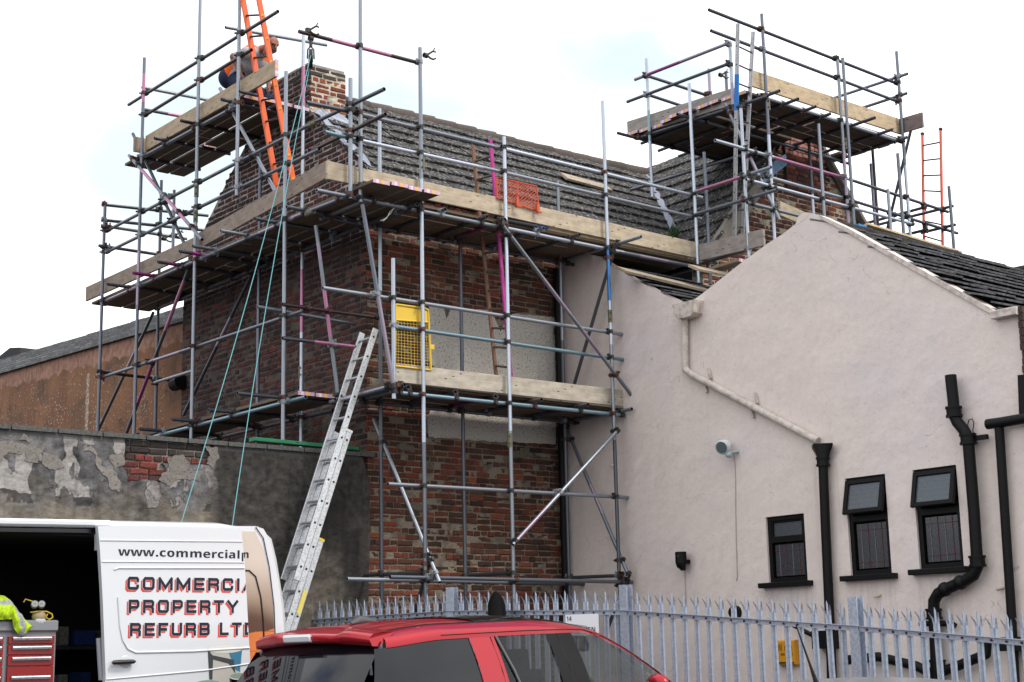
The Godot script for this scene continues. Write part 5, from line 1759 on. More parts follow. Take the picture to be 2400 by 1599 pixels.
func ladders() -> void:
	var a := thing("extension_ladder", "long aluminium extension ladder leaning from the yard up to the lower platform", "ladder", Vector3(8.9, 0.8, -15.4))
	var top_l := Vector3(10.486, 5.969, -15.6)
	var bot_l := Vector3(9.35, 2.957, -15.6)
	var top_r := Vector3(10.414, 5.943, -15.2)
	var bot_r := Vector3(9.374, 2.937, -15.2)
	var dir := (top_l - bot_l).normalized()
	dir = ((top_l - bot_l) + (top_r - bot_r)).normalized()
	var under := dir.cross(Vector3.BACK).normalized() * 0.075
	if under.x < 0:
		under = -under
	var mt := Color(1.0, 1.0, 1.0)
	ladder(a, top_l - dir * 3.24, top_l, top_r - dir * 3.24, top_r, Vector2(0.03, 0.075), M.alu, 0.017, 0.27, M.alu, mt, mt * 0.85, true)
	var s2 := dir * 1.35
	ladder(a, top_l - s2 - dir * 2.7 + under, top_l - s2 + under, top_r - s2 - dir * 2.7 + under, top_r - s2 + under, Vector2(0.03, 0.075), M.alu, 0.017, 0.27, M.alu, mt * 0.95, mt * 0.8, true)
	var s3 := dir * 2.70
	ladder(a, top_l - s3 - dir * 2.16 + under * 2, top_l - s3 + under * 2, top_r - s3 - dir * 2.16 + under * 2, top_r - s3 + under * 2, Vector2(0.03, 0.075), M.alu, 0.017, 0.27, M.alu, mt * 0.9, mt * 0.8, true)
	for e in [s2, s3]:
		var g := MB.new()
		for q in [top_l, top_r]:
			g.col = Color(0.62, 0.46, 0.03) if e == s3 else Color(0.7, 0.72, 0.75)
			g.box(Transform3D(along(dir, under), q - e + under * (1.0 if e == s2 else 2.0) + dir * 0.01), Vector3(0.03, 0.08, 0.034))
		put("stile_cap", g, M.plain, a)
	var st := MB.new()
	st.col = Color(0.66, 0.55, 0.12)
	st.box(Transform3D(along(dir, under), top_r - s3 - dir * 0.75 + under * 2 + Vector3(-0.004, 0, 0.017)), Vector3(0.28, 0.05, 0.004))
	put("warning_sticker", st, M.plain, a)
	# orange stiles beside the top platform
	var o := thing("orange_ladder", "orange glassfibre ladder rising past the top platform beside the worker", "ladder", Vector3(10.233, 8.102, -17.2))
	ladder(o, Vector3(10.245, 8.074, -17.22), Vector3(9.603, 11.001, -17.22), Vector3(10.277, 8.072, -16.86), Vector3(9.64, 10.878, -16.86), Vector2(0.032, 0.085), M.gloss, 0.014, 0.295, M.iron, Color(0.74, 0.12, 0.025), Color(1.2, 1.1, 1.1))
	var caps := MB.new()
	caps.col = Color(0.72, 0.40, 0.03)
	for i in 9:
		var q := Vector3(10.277, 8.072, -16.86).lerp(Vector3(9.64, 10.878, -16.86), (i + 0.6) * 0.295 / 2.66)
		caps.rod(q + Vector3(0, 0, 0.010), q + Vector3(-0.01, 0, 0.024), 0.02, 10)
	put("rung_end", caps, M.gloss, o)
	# wooden pole ladder behind the long toe board
	var w := thing("wooden_ladder", "old wooden ladder with one magenta painted stile, reaching between the two platforms", "ladder", Vector3(12.424, 5.592, -15.35))
	ladder(w, Vector3(12.424, 5.571, -15.36), Vector3(12.1, 8.665, -15.36), Vector3(12.428, 5.492, -15.06), Vector3(12.16, 8.683, -15.06), Vector2(0.034, 0.05), M.wood, 0.016, 0.25, M.wood, Color(0.24, 0.13, 0.09), Color(0.13, 0.10, 0.085), false, false, Color(0.52, 0.06, 0.32))
	# ladder up to the chimney platform
	var c := thing("roof_ladder", "aluminium ladder with a blue taped stile up to the chimney platform", "ladder", Vector3(16.096, 7.801, -14.4))
	var b0 := Vector3(15.984, 7.761, -14.3)
	var b1 := Vector3(15.338, 10.578, -13.45)
	var c0 := Vector3(16.158, 7.813, -14.3)
	var c1 := Vector3(15.652, 10.537, -13.45)
	ladder(c, b0, b1, c0, c1, Vector2(0.032, 0.06), M.alu, 0.012, 0.255, M.iron, Color(1.0, 1.02, 1.06), Color(2.0, 1.5, 1.3), true)
	var bl := MB.new()
	bl.col = Color(0.03, 0.20, 0.58)
	bl.bevel_box(Transform3D(along(b1 - b0, (b1 - b0).cross(c0 - b0)), b0.lerp(b1, 0.685)), Vector3(0.50, 0.064, 0.036), 0.004)
	put("blue_tape", bl, M.plain, c)
	# the far one against the sky
	var f := thing("red_ladder", "red orange ladder standing alone against the sky at the far right", "ladder", Vector3(20.4, 8.116, -14.041))
	ladder(f, Vector3(20.4, 8.33, -14.21), Vector3(20.4, 10.18, -14.076), Vector3(20.4, 8.149, -13.869), Vector3(20.4, 10.161, -13.728), Vector2(0.03, 0.05), M.gloss, 0.013, 0.25, M.iron, Color(0.62, 0.085, 0.04), Color(0.9, 0.9, 0.9))
	var kn := MB.new()
	kn.col = Color(0.02, 0.02, 0.02)
	for q in [Vector3(20.4, 10.173, -14.077), Vector3(20.4, 10.154, -13.729)]:
		kn.ball(q, Vector3(0.035, 0.03, 0.035), 6, 8)
	put("end_cap", kn, M.plain, f)

func hoist() -> void:
	var o := thing("gin_wheel", "dark gin wheel hanging from the pink banded tube by the chimney", "pulley", Vector3(9.146, 9.05, -14.7))
	var mb := MB.new()
	var h := Vector3(9.151, 9.225, -14.69)
	mb.col = Color(0.05, 0.045, 0.045)
	mb.rod(h, h + Vector3(0, -0.10, 0), 0.02, 8)
	band(mb, h + Vector3(0, 0.01, 0), Vector3.RIGHT)
	put("hook", mb, M.fitting, o)
	var wc := Vector3(9.152, 8.978, -14.69)
	mb = MB.new()
	mb.col = Color(0.025, 0.022, 0.02)
	var ax := Vector3(0.85, 0.0, 0.52)
	mb.rod(wc - ax * 0.022, wc + ax * 0.022, 0.115, 20)
	mb.col = Color(0.26, 0.20, 0.16)
	mb.rod(wc - ax * 0.027, wc + ax * 0.027, 0.045, 14)
	put("wheel", mb, M.fitting, o)
	mb = MB.new()
	mb.col = Color(0.06, 0.05, 0.045)
	for s in [-1.0, 1.0]:
		mb.sweep([h + Vector3(0, -0.09, 0), h + Vector3(0.0, -0.13, 0.0) + ax * 0.035 * s, wc + ax * 0.04 * s], [0.009, 0.009, 0.009], 8)
	put("bracket", mb, M.fitting, o)
	var r := MB.new()
	var end1 := Vector3(6.982, 3.185, -13.6)
	var end2 := Vector3(7.572, 3.203, -13.6)
	var pts := []
	var rad := []
	for i in 25:
		var t := i / 24.0
		pts.append((wc + ax.cross(Vector3.UP) * 0.11).lerp(end1, t) + Vector3(0, -0.55 * t * (1 - t), 0.1 * t * (1 - t)))
		rad.append(0.0048)
	r.sweep(pts, rad, 7)
	pts = []
	for i in 25:
		var t := i / 24.0
		pts.append((wc - ax.cross(Vector3.UP) * 0.11).lerp(end2, t) + Vector3(-0.25 * t * (1 - t), -0.5 * t * (1 - t), 0))
	r.sweep(pts, rad, 7)
	single("hoist_rope", r, M.rope, "thin turquoise rope hanging in two falls from the gin wheel to the yard", "rope")
	var s := MB.new()
	s.col = Color(0.55, 0.52, 0.48)
	s.sweep([Vector3(10.118, 7.139, -14.66), Vector3(10.199, 7.185, -14.66), Vector3(10.281, 7.273, -14.66), Vector3(10.319, 7.333, -14.66), Vector3(10.256, 7.274, -14.66), Vector3(10.218, 7.198, -14.66), Vector3(10.155, 7.14, -14.66)], [0.005, 0.005, 0.005, 0.005, 0.005, 0.005, 0.005], 6)
	single("tie_wire", s, M.plain, "loop of pale tie wire hanging under the long platform near the corner", "wire")

func guards() -> void:
	# orange mesh brick guard hooked over the toe board
	var p0 := Vector3(11.948, 8.03, -14.69)
	var p1 := Vector3(12.623, 8.032, -14.69)
	var p2 := Vector3(12.663, 7.695, -14.69)
	var p3 := Vector3(11.955, 7.757, -14.69)
	var o := thing("mesh_guard", "small orange wire mesh guard hooked on the long pale toe board", "guard", p3)
	var mb := MB.new()
	mb.col = Color.WHITE
	for e in [[p0, p1], [p1, p2], [p2, p3], [p3, p0], [(p0 + p1) / 2, (p2 + p3) / 2]]:
		mb.rod(e[0], e[1], 0.010, 8)
	put("frame", mb, M.mesh_orange, o)
	mb = MB.new()
	var n := 14
	for i in range(-n, n * 2):
		for s in [1.0, -1.0]:
			var u0 := float(i) / n
			var u1: float = u0 + s * 0.55
			var qa: float = -u0 / (u1 - u0)
			var qb: float = (1.0 - u0) / (u1 - u0)
			var ta := maxf(0.0, minf(qa, qb))
			var tb_ := minf(1.0, maxf(qa, qb))
			if tb_ - ta < 0.03:
				continue
			var ua := lerpf(u0, u1, ta)
			var ub := lerpf(u0, u1, tb_)
			mb.wall(p3.lerp(p2, ua).lerp(p0.lerp(p1, ua), ta), p3.lerp(p2, ub).lerp(p0.lerp(p1, ub), tb_), 0.0042, 0.0042, 5)
	put("mesh", mb, M.mesh_orange, o)
	mb = MB.new()
	for q in [Vector3(12.249, 7.767, -14.66), Vector3(12.596, 7.746, -14.66)]:
		mb.box(Transform3D(Basis(), q + Vector3(0, -0.02, 0.01)), Vector3(0.03, 0.12, 0.03))
		mb.box(Transform3D(Basis(), q + Vector3(0.02, -0.08, 0.02)), Vector3(0.07, 0.018, 0.03))
	put("hook", mb, M.mesh_orange, o)
	# yellow ladder gate on the lower lift
	var zz := -14.70
	var g := thing("ladder_gate", "yellow steel ladder gate with a wire mesh lower half", "gate", Vector3(10.606, 5.391, -14.7))
	var a0 := Vector3(10.363, 6.151, -14.7)
	var a1 := Vector3(10.843, 6.159, -14.7)
	var b0 := Vector3(10.344, 5.4, -14.7)
	var b1 := Vector3(10.878, 5.403, -14.7)
	var m0 := Vector3(10.355, 5.961, -14.7)
	var m1 := Vector3(10.854, 5.991, -14.7)
	var ym := mat(lin(0.66, 0.44, 0.03), 0.45)
	mb = MB.new()
	var cor := a1.lerp(b1, 0.06)
	mb.sweep([a0, a0.lerp(a1, 0.5), a0.lerp(a1, 0.9), a1.lerp(cor, 0.4), cor, b1], [0.014, 0.014, 0.014, 0.014, 0.014, 0.014], 10)
	mb.rod(a0, b0, 0.014, 8)
	mb.rod(b0, b1, 0.010, 8)
	mb.rod(m0, m1, 0.010, 8)
	mb.box(Transform3D(Basis(), a1.lerp(b1, 0.62) + Vector3(0.03, 0, 0)), Vector3(0.06, 0.06, 0.02))
	put("frame", mb, ym, g)
	mb = MB.new()
	mb.quad(m0, m1, a1.lerp(b1, 0.04), a0 + Vector3(0, -0.01, 0))
	mb.quad(m0 + Vector3(0, 0, -0.003), a0 + Vector3(0, -0.01, -0.003), a1.lerp(b1, 0.04) + Vector3(0, 0, -0.003), m1 + Vector3(0, 0, -0.003))
	put("panel", mb, ym, g)
	mb = MB.new()
	for i in range(1, 11):
		var t := i / 11.0
		mb.rod(m0.lerp(m1, t), b0.lerp(b1, t), 0.0024, 5)
	for i in range(1, 16):
		var t := i / 16.0
		mb.rod(m0.lerp(b0, t), m1.lerp(b1, t), 0.0024, 5)
	put("mesh", mb, ym, g)

func word(text: String, bold: bool, x0: float, x1: float, fit: String, y0: float, h: float, o: Vector3, ux: Vector3, uy: Vector3, tone: Color, clip := 1e9, fat := 0.0, sheet := 0.0) -> MB:
	# lettering with its lower left corner at o + ux*x0 + uy*y0; fit is the part of the text that fills x0..x1
	var f := SystemFont.new()
	f.font_names = PackedStringArray(["Droid Sans"])
	f.font_weight = 700 if bold else 400
	var fv := FontVariation.new()
	fv.base_font = f
	fv.variation_embolden = fat
	var width := func(s: String) -> Array:
		var tm := TextMesh.new()
		tm.text = s
		tm.font = fv
		tm.font_size = 64
		tm.pixel_size = 0.01
		tm.depth = 0.0
		tm.curve_step = 1.5
		tm.horizontal_alignment = HORIZONTAL_ALIGNMENT_LEFT
		return tm.get_mesh_arrays()
	var arr: Array = width.call(text)
	var fa: Array = width.call(fit)
	var lo := Vector2(1e9, 1e9)
	var hi := -lo
	for p in fa[Mesh.ARRAY_VERTEX]:
		lo = lo.min(Vector2(p.x, p.y))
		hi = hi.max(Vector2(p.x, p.y))
	var cap := hi.y - lo.y
	var mb := MB.new()
	mb.col = tone
	var vs: PackedVector3Array = arr[Mesh.ARRAY_VERTEX]
	var ix = arr[Mesh.ARRAY_INDEX]
	if ix == null or ix.is_empty():
		ix = PackedInt32Array(range(vs.size()))
	var nrm := ux.cross(uy).normalized()
	for i in range(0, ix.size(), 3):
		var poly := PackedVector2Array()
		for k in 3:
			var p := vs[ix[i + k]]
			poly.append(Vector2(x0 + (p.x - lo.x) / (hi.x - lo.x) * (x1 - x0), y0 + (p.y - lo.y) / cap * h))
		var parts := [poly]
		if clip < 1e8:
			parts = Geometry2D.intersect_polygons(poly, rect(-100, -100, clip, 100)) if poly[0].x > clip or poly[1].x > clip or poly[2].x > clip else [poly]
		for q in parts:
			for k in range(1, q.size() - 1):
				var a: Vector2 = q[0]
				var b: Vector2 = q[k]
				var d: Vector2 = q[k + 1]
				if (b - a).cross(d - a) < 0:
					var sw := b
					b = d
					d = sw
				mb.tri(o + ux * a.x + uy * a.y + nrm * sheet, o + ux * b.x + uy * b.y + nrm * sheet, o + ux * d.x + uy * d.y + nrm * sheet)
	return mb

func lamps_and_signs() -> void:
	# white floodlight with a sensor, high on the pink wall
	var c := Vector3(13.916, 4.458, -12.8)
	var o := thing("white_floodlight", "round white security floodlight with sensor high on the pink wall", "floodlight", c)
	var mb := MB.new()
	var d := Vector3(-0.85, -0.32, 0.22).normalized()
	mb.col = Color(0.62, 0.68, 0.72)
	mb.sweep([c - d * 0.09, c - d * 0.06, c, c + d * 0.05, c + d * 0.06], [0.03, 0.07, 0.088, 0.092, 0.08], 18)
	put("housing", mb, M.gloss, o)
	mb = MB.new()
	mb.col = Color(0.10, 0.13, 0.14)
	mb.disc(c + d * 0.0615, d, 0.075, 18)
	put("lens", mb, M.gloss, o)
	mb = MB.new()
	mb.col = Color(0.35, 0.42, 0.45)
	mb.ball(c + Vector3(0.03, -0.10, 0.05), Vector3(0.045, 0.045, 0.045), 8, 12)
	mb.rod(c + Vector3(0.03, -0.08, 0.04), c + Vector3(0.15, -0.06, 0.10), 0.018, 8)
	put("sensor", mb, M.gloss, o)
	mb = MB.new()
	mb.col = Color(0.35, 0.28, 0.25)
	mb.sweep([Vector3(14.064, 4.397, -12.779), Vector3(14.064, 4.237, -12.761), Vector3(14.064, 3.407, -12.804), Vector3(14.064, 2.883, -12.819), Vector3(14.064, 2.832, -12.836)], [0.004, 0.004, 0.004, 0.004, 0.006], 5)
	single("lamp_cable", mb, M.plain, "thin cable running down the pink wall from the white floodlight", "cable")
	c = Vector3(13.936, 3.129, -13.631)
	o = thing("black_floodlight", "square black floodlight low on the pink wall left of the windows", "floodlight", c)
	mb = MB.new()
	mb.col = Color(0.9, 0.9, 0.9)
	mb.sweep([c + Vector3(0, 0.10, 0), c + Vector3(0, 0.09, 0), c + Vector3(0, -0.03, 0), c + Vector3(0, -0.06, 0), c + Vector3(0.03, -0.10, 0), c + Vector3(0.03, -0.13, 0.0)], [0.085, 0.10, 0.10, 0.085, 0.05, 0.045], 4)
	put("housing", mb, M.black, o)
	mb = MB.new()
	mb.col = Color(0.55, 0.6, 0.62)
	mb.box(Transform3D(Basis(), c + Vector3(-0.073, 0.045, 0.0)), Vector3(0.006, 0.025, 0.05))
	put("lens", mb, M.gloss, o)
	mb = MB.new()
	mb.box(Transform3D(Basis(), c + Vector3(0.09, -0.02, 0)), Vector3(0.1, 0.05, 0.05))
	put("bracket", mb, M.black, o)
	mb = MB.new()
	mb.col = Color(0.35, 0.30, 0.28)
	mb.sweep([Vector3(14.064, 3.013, -13.696), Vector3(14.064, 2.675, -13.702), Vector3(14.064, 2.046, -13.733)], [0.004, 0.004, 0.004], 5)
	single("lamp_cable", mb, M.plain, "thin cable running down behind the fence from the black floodlight", "cable")
	c = Vector3(14.046, 2.456, -12.866)
	mb = MB.new()
	mb.sweep([c + Vector3(0.03, 0, 0), c + Vector3(-0.03, 0, 0), c + Vector3(-0.06, 0, 0)], [0.082, 0.082, 0.06], 18)
	single("vent_cap", mb, M.black, "round black vent cap on the pink wall just behind the fence tops", "vent")
	# yellow alarm box with lettering
	c = Vector3(14.026, 1.969, -12.068)
	o = thing("alarm_box", "amber alarm box with black lettering low on the pink wall behind the pales", "alarm box", c)
	mb = MB.new()
	mb.col = Color(0.60, 0.27, 0.015)
	mb.bevel_box(Transform3D(Basis(Vector3.BACK, Vector3.UP, Vector3.LEFT), c), Vector3(0.30, 0.28, 0.09), 0.015)
	put("box", mb, M.gloss, o)
	var uz := Vector3.BACK
	var at := c + Vector3(-0.047, 0, 0)
	for e in [["Wil  une", -0.135, 0.115, 0.02, 0.075], ["WA   IELD", -0.06, 0.125, -0.035, 0.032], ["02", 0.06, 0.105, -0.085, 0.034]]:
		put("lettering", word(e[0], true, e[1], e[2], e[0], e[3], e[4], at, uz, Vector3.UP, Color(0.02, 0.016, 0.012)), M.plain, o)
	mb = MB.new()
	mb.col = Color(0.05, 0.02, 0.01)
	mb.box(Transform3D(Basis(), c + Vector3(-0.046, -0.115, 0)), Vector3(0.004, 0.018, 0.26))
	put("stripe", mb, M.plain, o)

func lay_out(a: Vector3, b: Vector3, n: int) -> Array:
	var out := []
	for i in n:
		out.append(a.lerp(b, (i + 1.0) / (n + 1.0)))
	return out

func fence() -> void:
	var o := thing("palisade_fence", "galvanised steel palisade fence with spiked pales in front of the pink house", "fence", Vector3(11.2, 0.7, -11.77))
	var pa := Vector3(10.015, 2.683, -15.975)
	var pm := Vector3(10.531, 2.715, -13.884)
	var pc := Vector3(11.191, 2.648, -11.767)
	var pr := Vector3(11.383, 2.41, -8.956)
	var pe := Vector3(11.366, 2.222, -6.968)
	# one pale: a W section whose top is cut into three splayed points
	var mb := MB.new()
	var prof := [Vector2(-0.034, 0.006), Vector2(-0.022, -0.006), Vector2(-0.009, 0.0), Vector2(-0.004, -0.010), Vector2(0.004, -0.010), Vector2(0.009, 0.0), Vector2(0.022, -0.006), Vector2(0.034, 0.006)]
	var th := 0.0025
	var yb := -1.9
	var yt := -0.13
	for i in 7:
		var p: Vector2 = prof[i]
		var q: Vector2 = prof[i + 1]
		# x is along the fence, -z towards the road (local), y up from the top
		mb.quad(Vector3(p.x, yb, -p.y), Vector3(q.x, yb, -q.y), Vector3(q.x, yt, -q.y), Vector3(p.x, yt, -p.y))
		mb.quad(Vector3(q.x, yb, -q.y - th), Vector3(p.x, yb, -p.y - th), Vector3(p.x, yt, -p.y - th), Vector3(q.x, yt, -q.y - th))
	# middle point
	for s in [-1.0, 1.0]:
		var e0 := Vector3(0.0, yt, 0.010)
		var e1 := Vector3(0.012 * s, yt, 0.0)
		var e2 := Vector3(0.011 * s, -0.035, 0.002)
		var tip := Vector3(0, 0, 0.008)
		if s > 0:
			mb.quad(e0, e1, e2, tip)
			mb.quad(e1 + Vector3(0, 0, -th), e0 + Vector3(0, 0, -th), tip + Vector3(0, 0, -th), e2 + Vector3(0, 0, -th))
		else:
			mb.quad(e1, e0, tip, e2)
			mb.quad(e0 + Vector3(0, 0, -th), e1 + Vector3(0, 0, -th), e2 + Vector3(0, 0, -th), tip + Vector3(0, 0, -th))
		# splayed point to either side
		var a0 := Vector3(0.010 * s, yt - 0.012, 0.002)
		var a1 := Vector3(0.034 * s, yt - 0.012, -0.006)
		var b0 := Vector3(0.022 * s, yt + 0.035, 0.002)
		var b1 := Vector3(0.040 * s, yt + 0.030, 0.0)
		var t := Vector3(0.052 * s, -0.045, 0.028)
		for q in [[a0, a1, b1, b0], [b0, b1, t, t + Vector3(-0.006 * s, 0.0, 0.0)]]:
			if s > 0:
				mb.quad(q[0], q[1], q[2], q[3])
				mb.quad(q[1] + Vector3(0, 0, -th), q[0] + Vector3(0, 0, -th), q[3] + Vector3(0, 0, -th), q[2] + Vector3(0, 0, -th))
			else:
				mb.quad(q[1], q[0], q[3], q[2])
				mb.quad(q[0] + Vector3(0, 0, -th), q[1] + Vector3(0, 0, -th), q[2] + Vector3(0, 0, -th), q[3] + Vector3(0, 0, -th))
	var shape := mb.mesh(M.fence)
	var base := world_of(o)
	for run in [[pa, pm, 17], [pm, pc, 17], [pc, pr, 17], [pr, pe, 13]]:
		var d: Vector3 = run[1] - run[0]
		var flat := Vector3(d.x, 0, d.z).normalized()
		var nrm := flat.cross(Vector3.UP).normalized()
		if nrm.x > 0:
			nrm = -nrm
		for p in lay_out(run[0], run[1], run[2]):
			var i := MeshInstance3D.new()
			i.name = "pale"
			i.mesh = shape
			var xdir := Vector3.UP.cross(nrm)
			i.transform = Transform3D(Basis(xdir, Vector3.UP, nrm).rotated(nrm, rng.randf_range(-0.012, 0.012)), p - base + Vector3(0, rng.randf_range(-0.012, 0.012), 0))
			o.add_child(i, true)
		var drop := Vector3(0, -0.235, 0) + nrm * 0.035
		mb = MB.new()
		var l0: Vector3 = run[0] + drop
		var l1: Vector3 = run[1] + drop
		var tb_ := along(l1 - l0)
		mb.box(Transform3D(tb_, (l0 + l1) / 2), Vector3(l0.distance_to(l1), 0.045, 0.006))
		mb.box(Transform3D(tb_, (l0 + l1) / 2 + Vector3(0, 0.0255, 0) + nrm * 0.012), Vector3(l0.distance_to(l1), 0.006, 0.04))
		put("rail", mb, M.fence, o)
		mb = MB.new()
		mb.col = Color(0.03, 0.03, 0.035)
		mb.rod(Vector3.ZERO, nrm * 0.014, 0.010, 8)
		var bolt_shape := mb.mesh(M.fitting)
		for p in lay_out(run[0], run[1], run[2]):
			var i := MeshInstance3D.new()
			i.name = "bolt"
			i.mesh = bolt_shape
			i.position = p + drop - base
			o.add_child(i, true)
	for e in [[pa, pm, 0.02], [pm, pc, 0.03], [pc, pr, 0.03], [pr, pe, 0.03]]:
		var p: Vector3 = e[0]
		var d: Vector3 = (e[1] - e[0])
		var flat := Vector3(d.x, 0, d.z).normalized()
		var nrm := flat.cross(Vector3.UP).normalized()
		if nrm.x > 0:
			nrm = -nrm
		mb = MB.new()
		for s in [-1.0, 1.0]:
			mb.box(Transform3D(Basis(flat, Vector3.UP, nrm), p + nrm * 0.045 * s + Vector3(0, -0.93 + e[2], 0)), Vector3(0.10, 1.9, 0.008))
		mb.box(Transform3D(Basis(flat, Vector3.UP, nrm), p + Vector3(0, -0.94 + e[2], 0)), Vector3(0.007, 1.88, 0.083))
		put("post", mb, M.fence, o)
	# white notice fixed to the fence
	var sn := pm.lerp(pc, 0.80) + Vector3(-0.11, -0.36, 0.0)
	var flat := (pc - pm)
	flat.y = 0
	flat = flat.normalized()
	var w := thing("fence_sign", "white notice with black lettering fixed to the fence behind the red car", "sign", sn)
	mb = MB.new()
	mb.col = Color(0.72, 0.74, 0.78)
	var sb := Basis(flat, Vector3.UP, flat.cross(Vector3.UP))
	mb.box(Transform3D(sb, sn), Vector3(0.40, 0.22, 0.004))
	put("board", mb, M.gloss, w)
	var n2 := flat.cross(Vector3.UP)
	var face := sn + n2 * 0.0035
	put("lettering", word("14", true, -0.185, -0.125, "14", 0.045, 0.048, face, flat, Vector3.UP, Color(0.01, 0.01, 0.01)), M.plain, w)
	put("lettering", word("HEN", true, 0.02, 0.16, "HEN", -0.075, 0.05, face, flat, Vector3.UP, Color(0.01, 0.01, 0.01)), M.plain, w)
	# folded black cover poking over the rail
	var q := Vector3(10.505, 2.624, -13.069)
	mb = MB.new()
	mb.col = Color(0.8, 0.8, 0.8)
	mb.sweep([q + Vector3(0, 0.065, 0), q + Vector3(0, 0.035, 0), q + Vector3(0, -0.02, 0), q + Vector3(0.005, -0.09, 0), q + Vector3(0.01, -0.2, 0), q + Vector3(0, -0.6, 0), q + Vector3(0, -1.55, 0)], [0.006, 0.04, 0.075, 0.098, 0.10, 0.085, 0.06], 9)
	single("black_cover", mb, M.black, "pointed black fabric cover standing behind the fence near the middle post", "cover")

# ---------- a body as one skin: tapered limbs blended and meshed as surface nets ----------
func skin(bones: Array, cell: float, blend: float, colour: Callable) -> MB:
	var lo := Vector3.ONE * 1e9
	var hi := -lo
	for b in bones:
		for k in 2:
			var r: float = b[2 + k] + 3.0 * cell + blend
			lo = lo.min(b[k] - Vector3.ONE * r)
			hi = hi.max(b[k] + Vector3.ONE * r)
	var n := Vector3i(((hi - lo) / cell).ceil()) + Vector3i.ONE
	var sum := PackedFloat32Array()
	sum.resize(n.x * n.y * n.z)
	var kk := 1.0 / (blend * 0.4)
	for b in bones:
		var a: Vector3 = b[0]
		var ab: Vector3 = b[1] - a
		var ll := maxf(ab.length_squared(), 1e-9)
		var m: float = maxf(b[2], b[3]) + blend + 2.0 * cell
		var l := Vector3i(((a.min(b[1]) - Vector3.ONE * m - lo) / cell).floor()).clamp(Vector3i.ZERO, n - Vector3i.ONE)
		var h := Vector3i(((a.max(b[1]) + Vector3.ONE * m - lo) / cell).ceil()).clamp(Vector3i.ZERO, n - Vector3i.ONE)
		for x in range(l.x, h.x + 1):
			for y in range(l.y, h.y + 1):
				for z in range(l.z, h.z + 1):
					var p := lo + Vector3(x, y, z) * cell - a
					var t := clampf(p.dot(ab) / ll, 0.0, 1.0)
					var d: float = (p - ab * t).length() - lerpf(b[2], b[3], t)
					if d < blend + cell * 2.0:
						sum[(x * n.y + y) * n.z + z] += exp(-kk * d)
	var f := PackedFloat32Array()
	f.resize(sum.size())
	for i in sum.size():
		f[i] = -log(sum[i]) / kk if sum[i] > 1e-12 else 1.0
	var idx := {}
	var vs := []
	var st := [Vector3i(0, 0, 0), Vector3i(1, 0, 0), Vector3i(0, 1, 0), Vector3i(1, 1, 0), Vector3i(0, 0, 1), Vector3i(1, 0, 1), Vector3i(0, 1, 1), Vector3i(1, 1, 1)]
	var edges := [[0, 1], [2, 3], [4, 5], [6, 7], [0, 2], [1, 3], [4, 6], [5, 7], [0, 4], [1, 5], [2, 6], [3, 7]]
	for x in n.x - 1:
		for y in n.y - 1:
			for z in n.z - 1:
				var i0 := (x * n.y + y) * n.z + z
				var v8 := [f[i0], f[i0 + n.y * n.z], f[i0 + n.z], f[i0 + n.y * n.z + n.z], f[i0 + 1], f[i0 + n.y * n.z + 1], f[i0 + n.z + 1], f[i0 + n.y * n.z + n.z + 1]]
				var neg := 0
				for q in v8:
					if q < 0.0:
						neg += 1
				if neg == 0 or neg == 8:
					continue
				var s := Vector3.ZERO
				var c := 0
				for e in edges:
					var d0: float = v8[e[0]]
					var d1: float = v8[e[1]]
					if (d0 < 0.0) != (d1 < 0.0):
						s += Vector3(st[e[0]]).lerp(Vector3(st[e[1]]), d0 / (d0 - d1))
						c += 1
				idx[i0] = vs.size()
				vs.append(lo + (Vector3(x, y, z) + s / c) * cell)
	var nn := []
	nn.resize(vs.size())
	nn.fill(Vector3.ZERO)
	var quads := []
	var sx := n.y * n.z
	for x in range(1, n.x - 1):
		for y in range(1, n.y - 1):
			for z in range(1, n.z - 1):
				var i0 := x * sx + y * n.z + z
				var inside := f[i0] < 0.0
				for ax in 3:
					var stp: int = [sx, n.z, 1][ax]
					if inside == (f[i0 + stp] < 0.0):
						continue
					var u: int = [n.z, 1, sx][ax]
					var w: int = [1, sx, n.z][ax]
					var q := [i0 - u - w, i0 - w, i0, i0 - u]
					if not inside:
						q.reverse()
					if idx.has(q[0]) and idx.has(q[1]) and idx.has(q[2]) and idx.has(q[3]):
						quads.append([idx[q[0]], idx[q[1]], idx[q[2]], idx[q[3]]])
	for q in quads:
		var g: Vector3 = (vs[q[2]] - vs[q[0]]).cross(vs[q[3]] - vs[q[1]])
		for k in q:
			nn[k] += g
	var mb := MB.new()
	for q in quads:
		for tr in [[0, 1, 2], [0, 2, 3]]:
			for k in [tr[0], tr[2], tr[1]]:
				var p: Vector3 = vs[q[k]]
				mb.v.append(p)
				mb.n.append(nn[q[k]].normalized())
				mb.c.append(colour.call(p))
				mb.uv.append(Vector2.ZERO)
	return mb

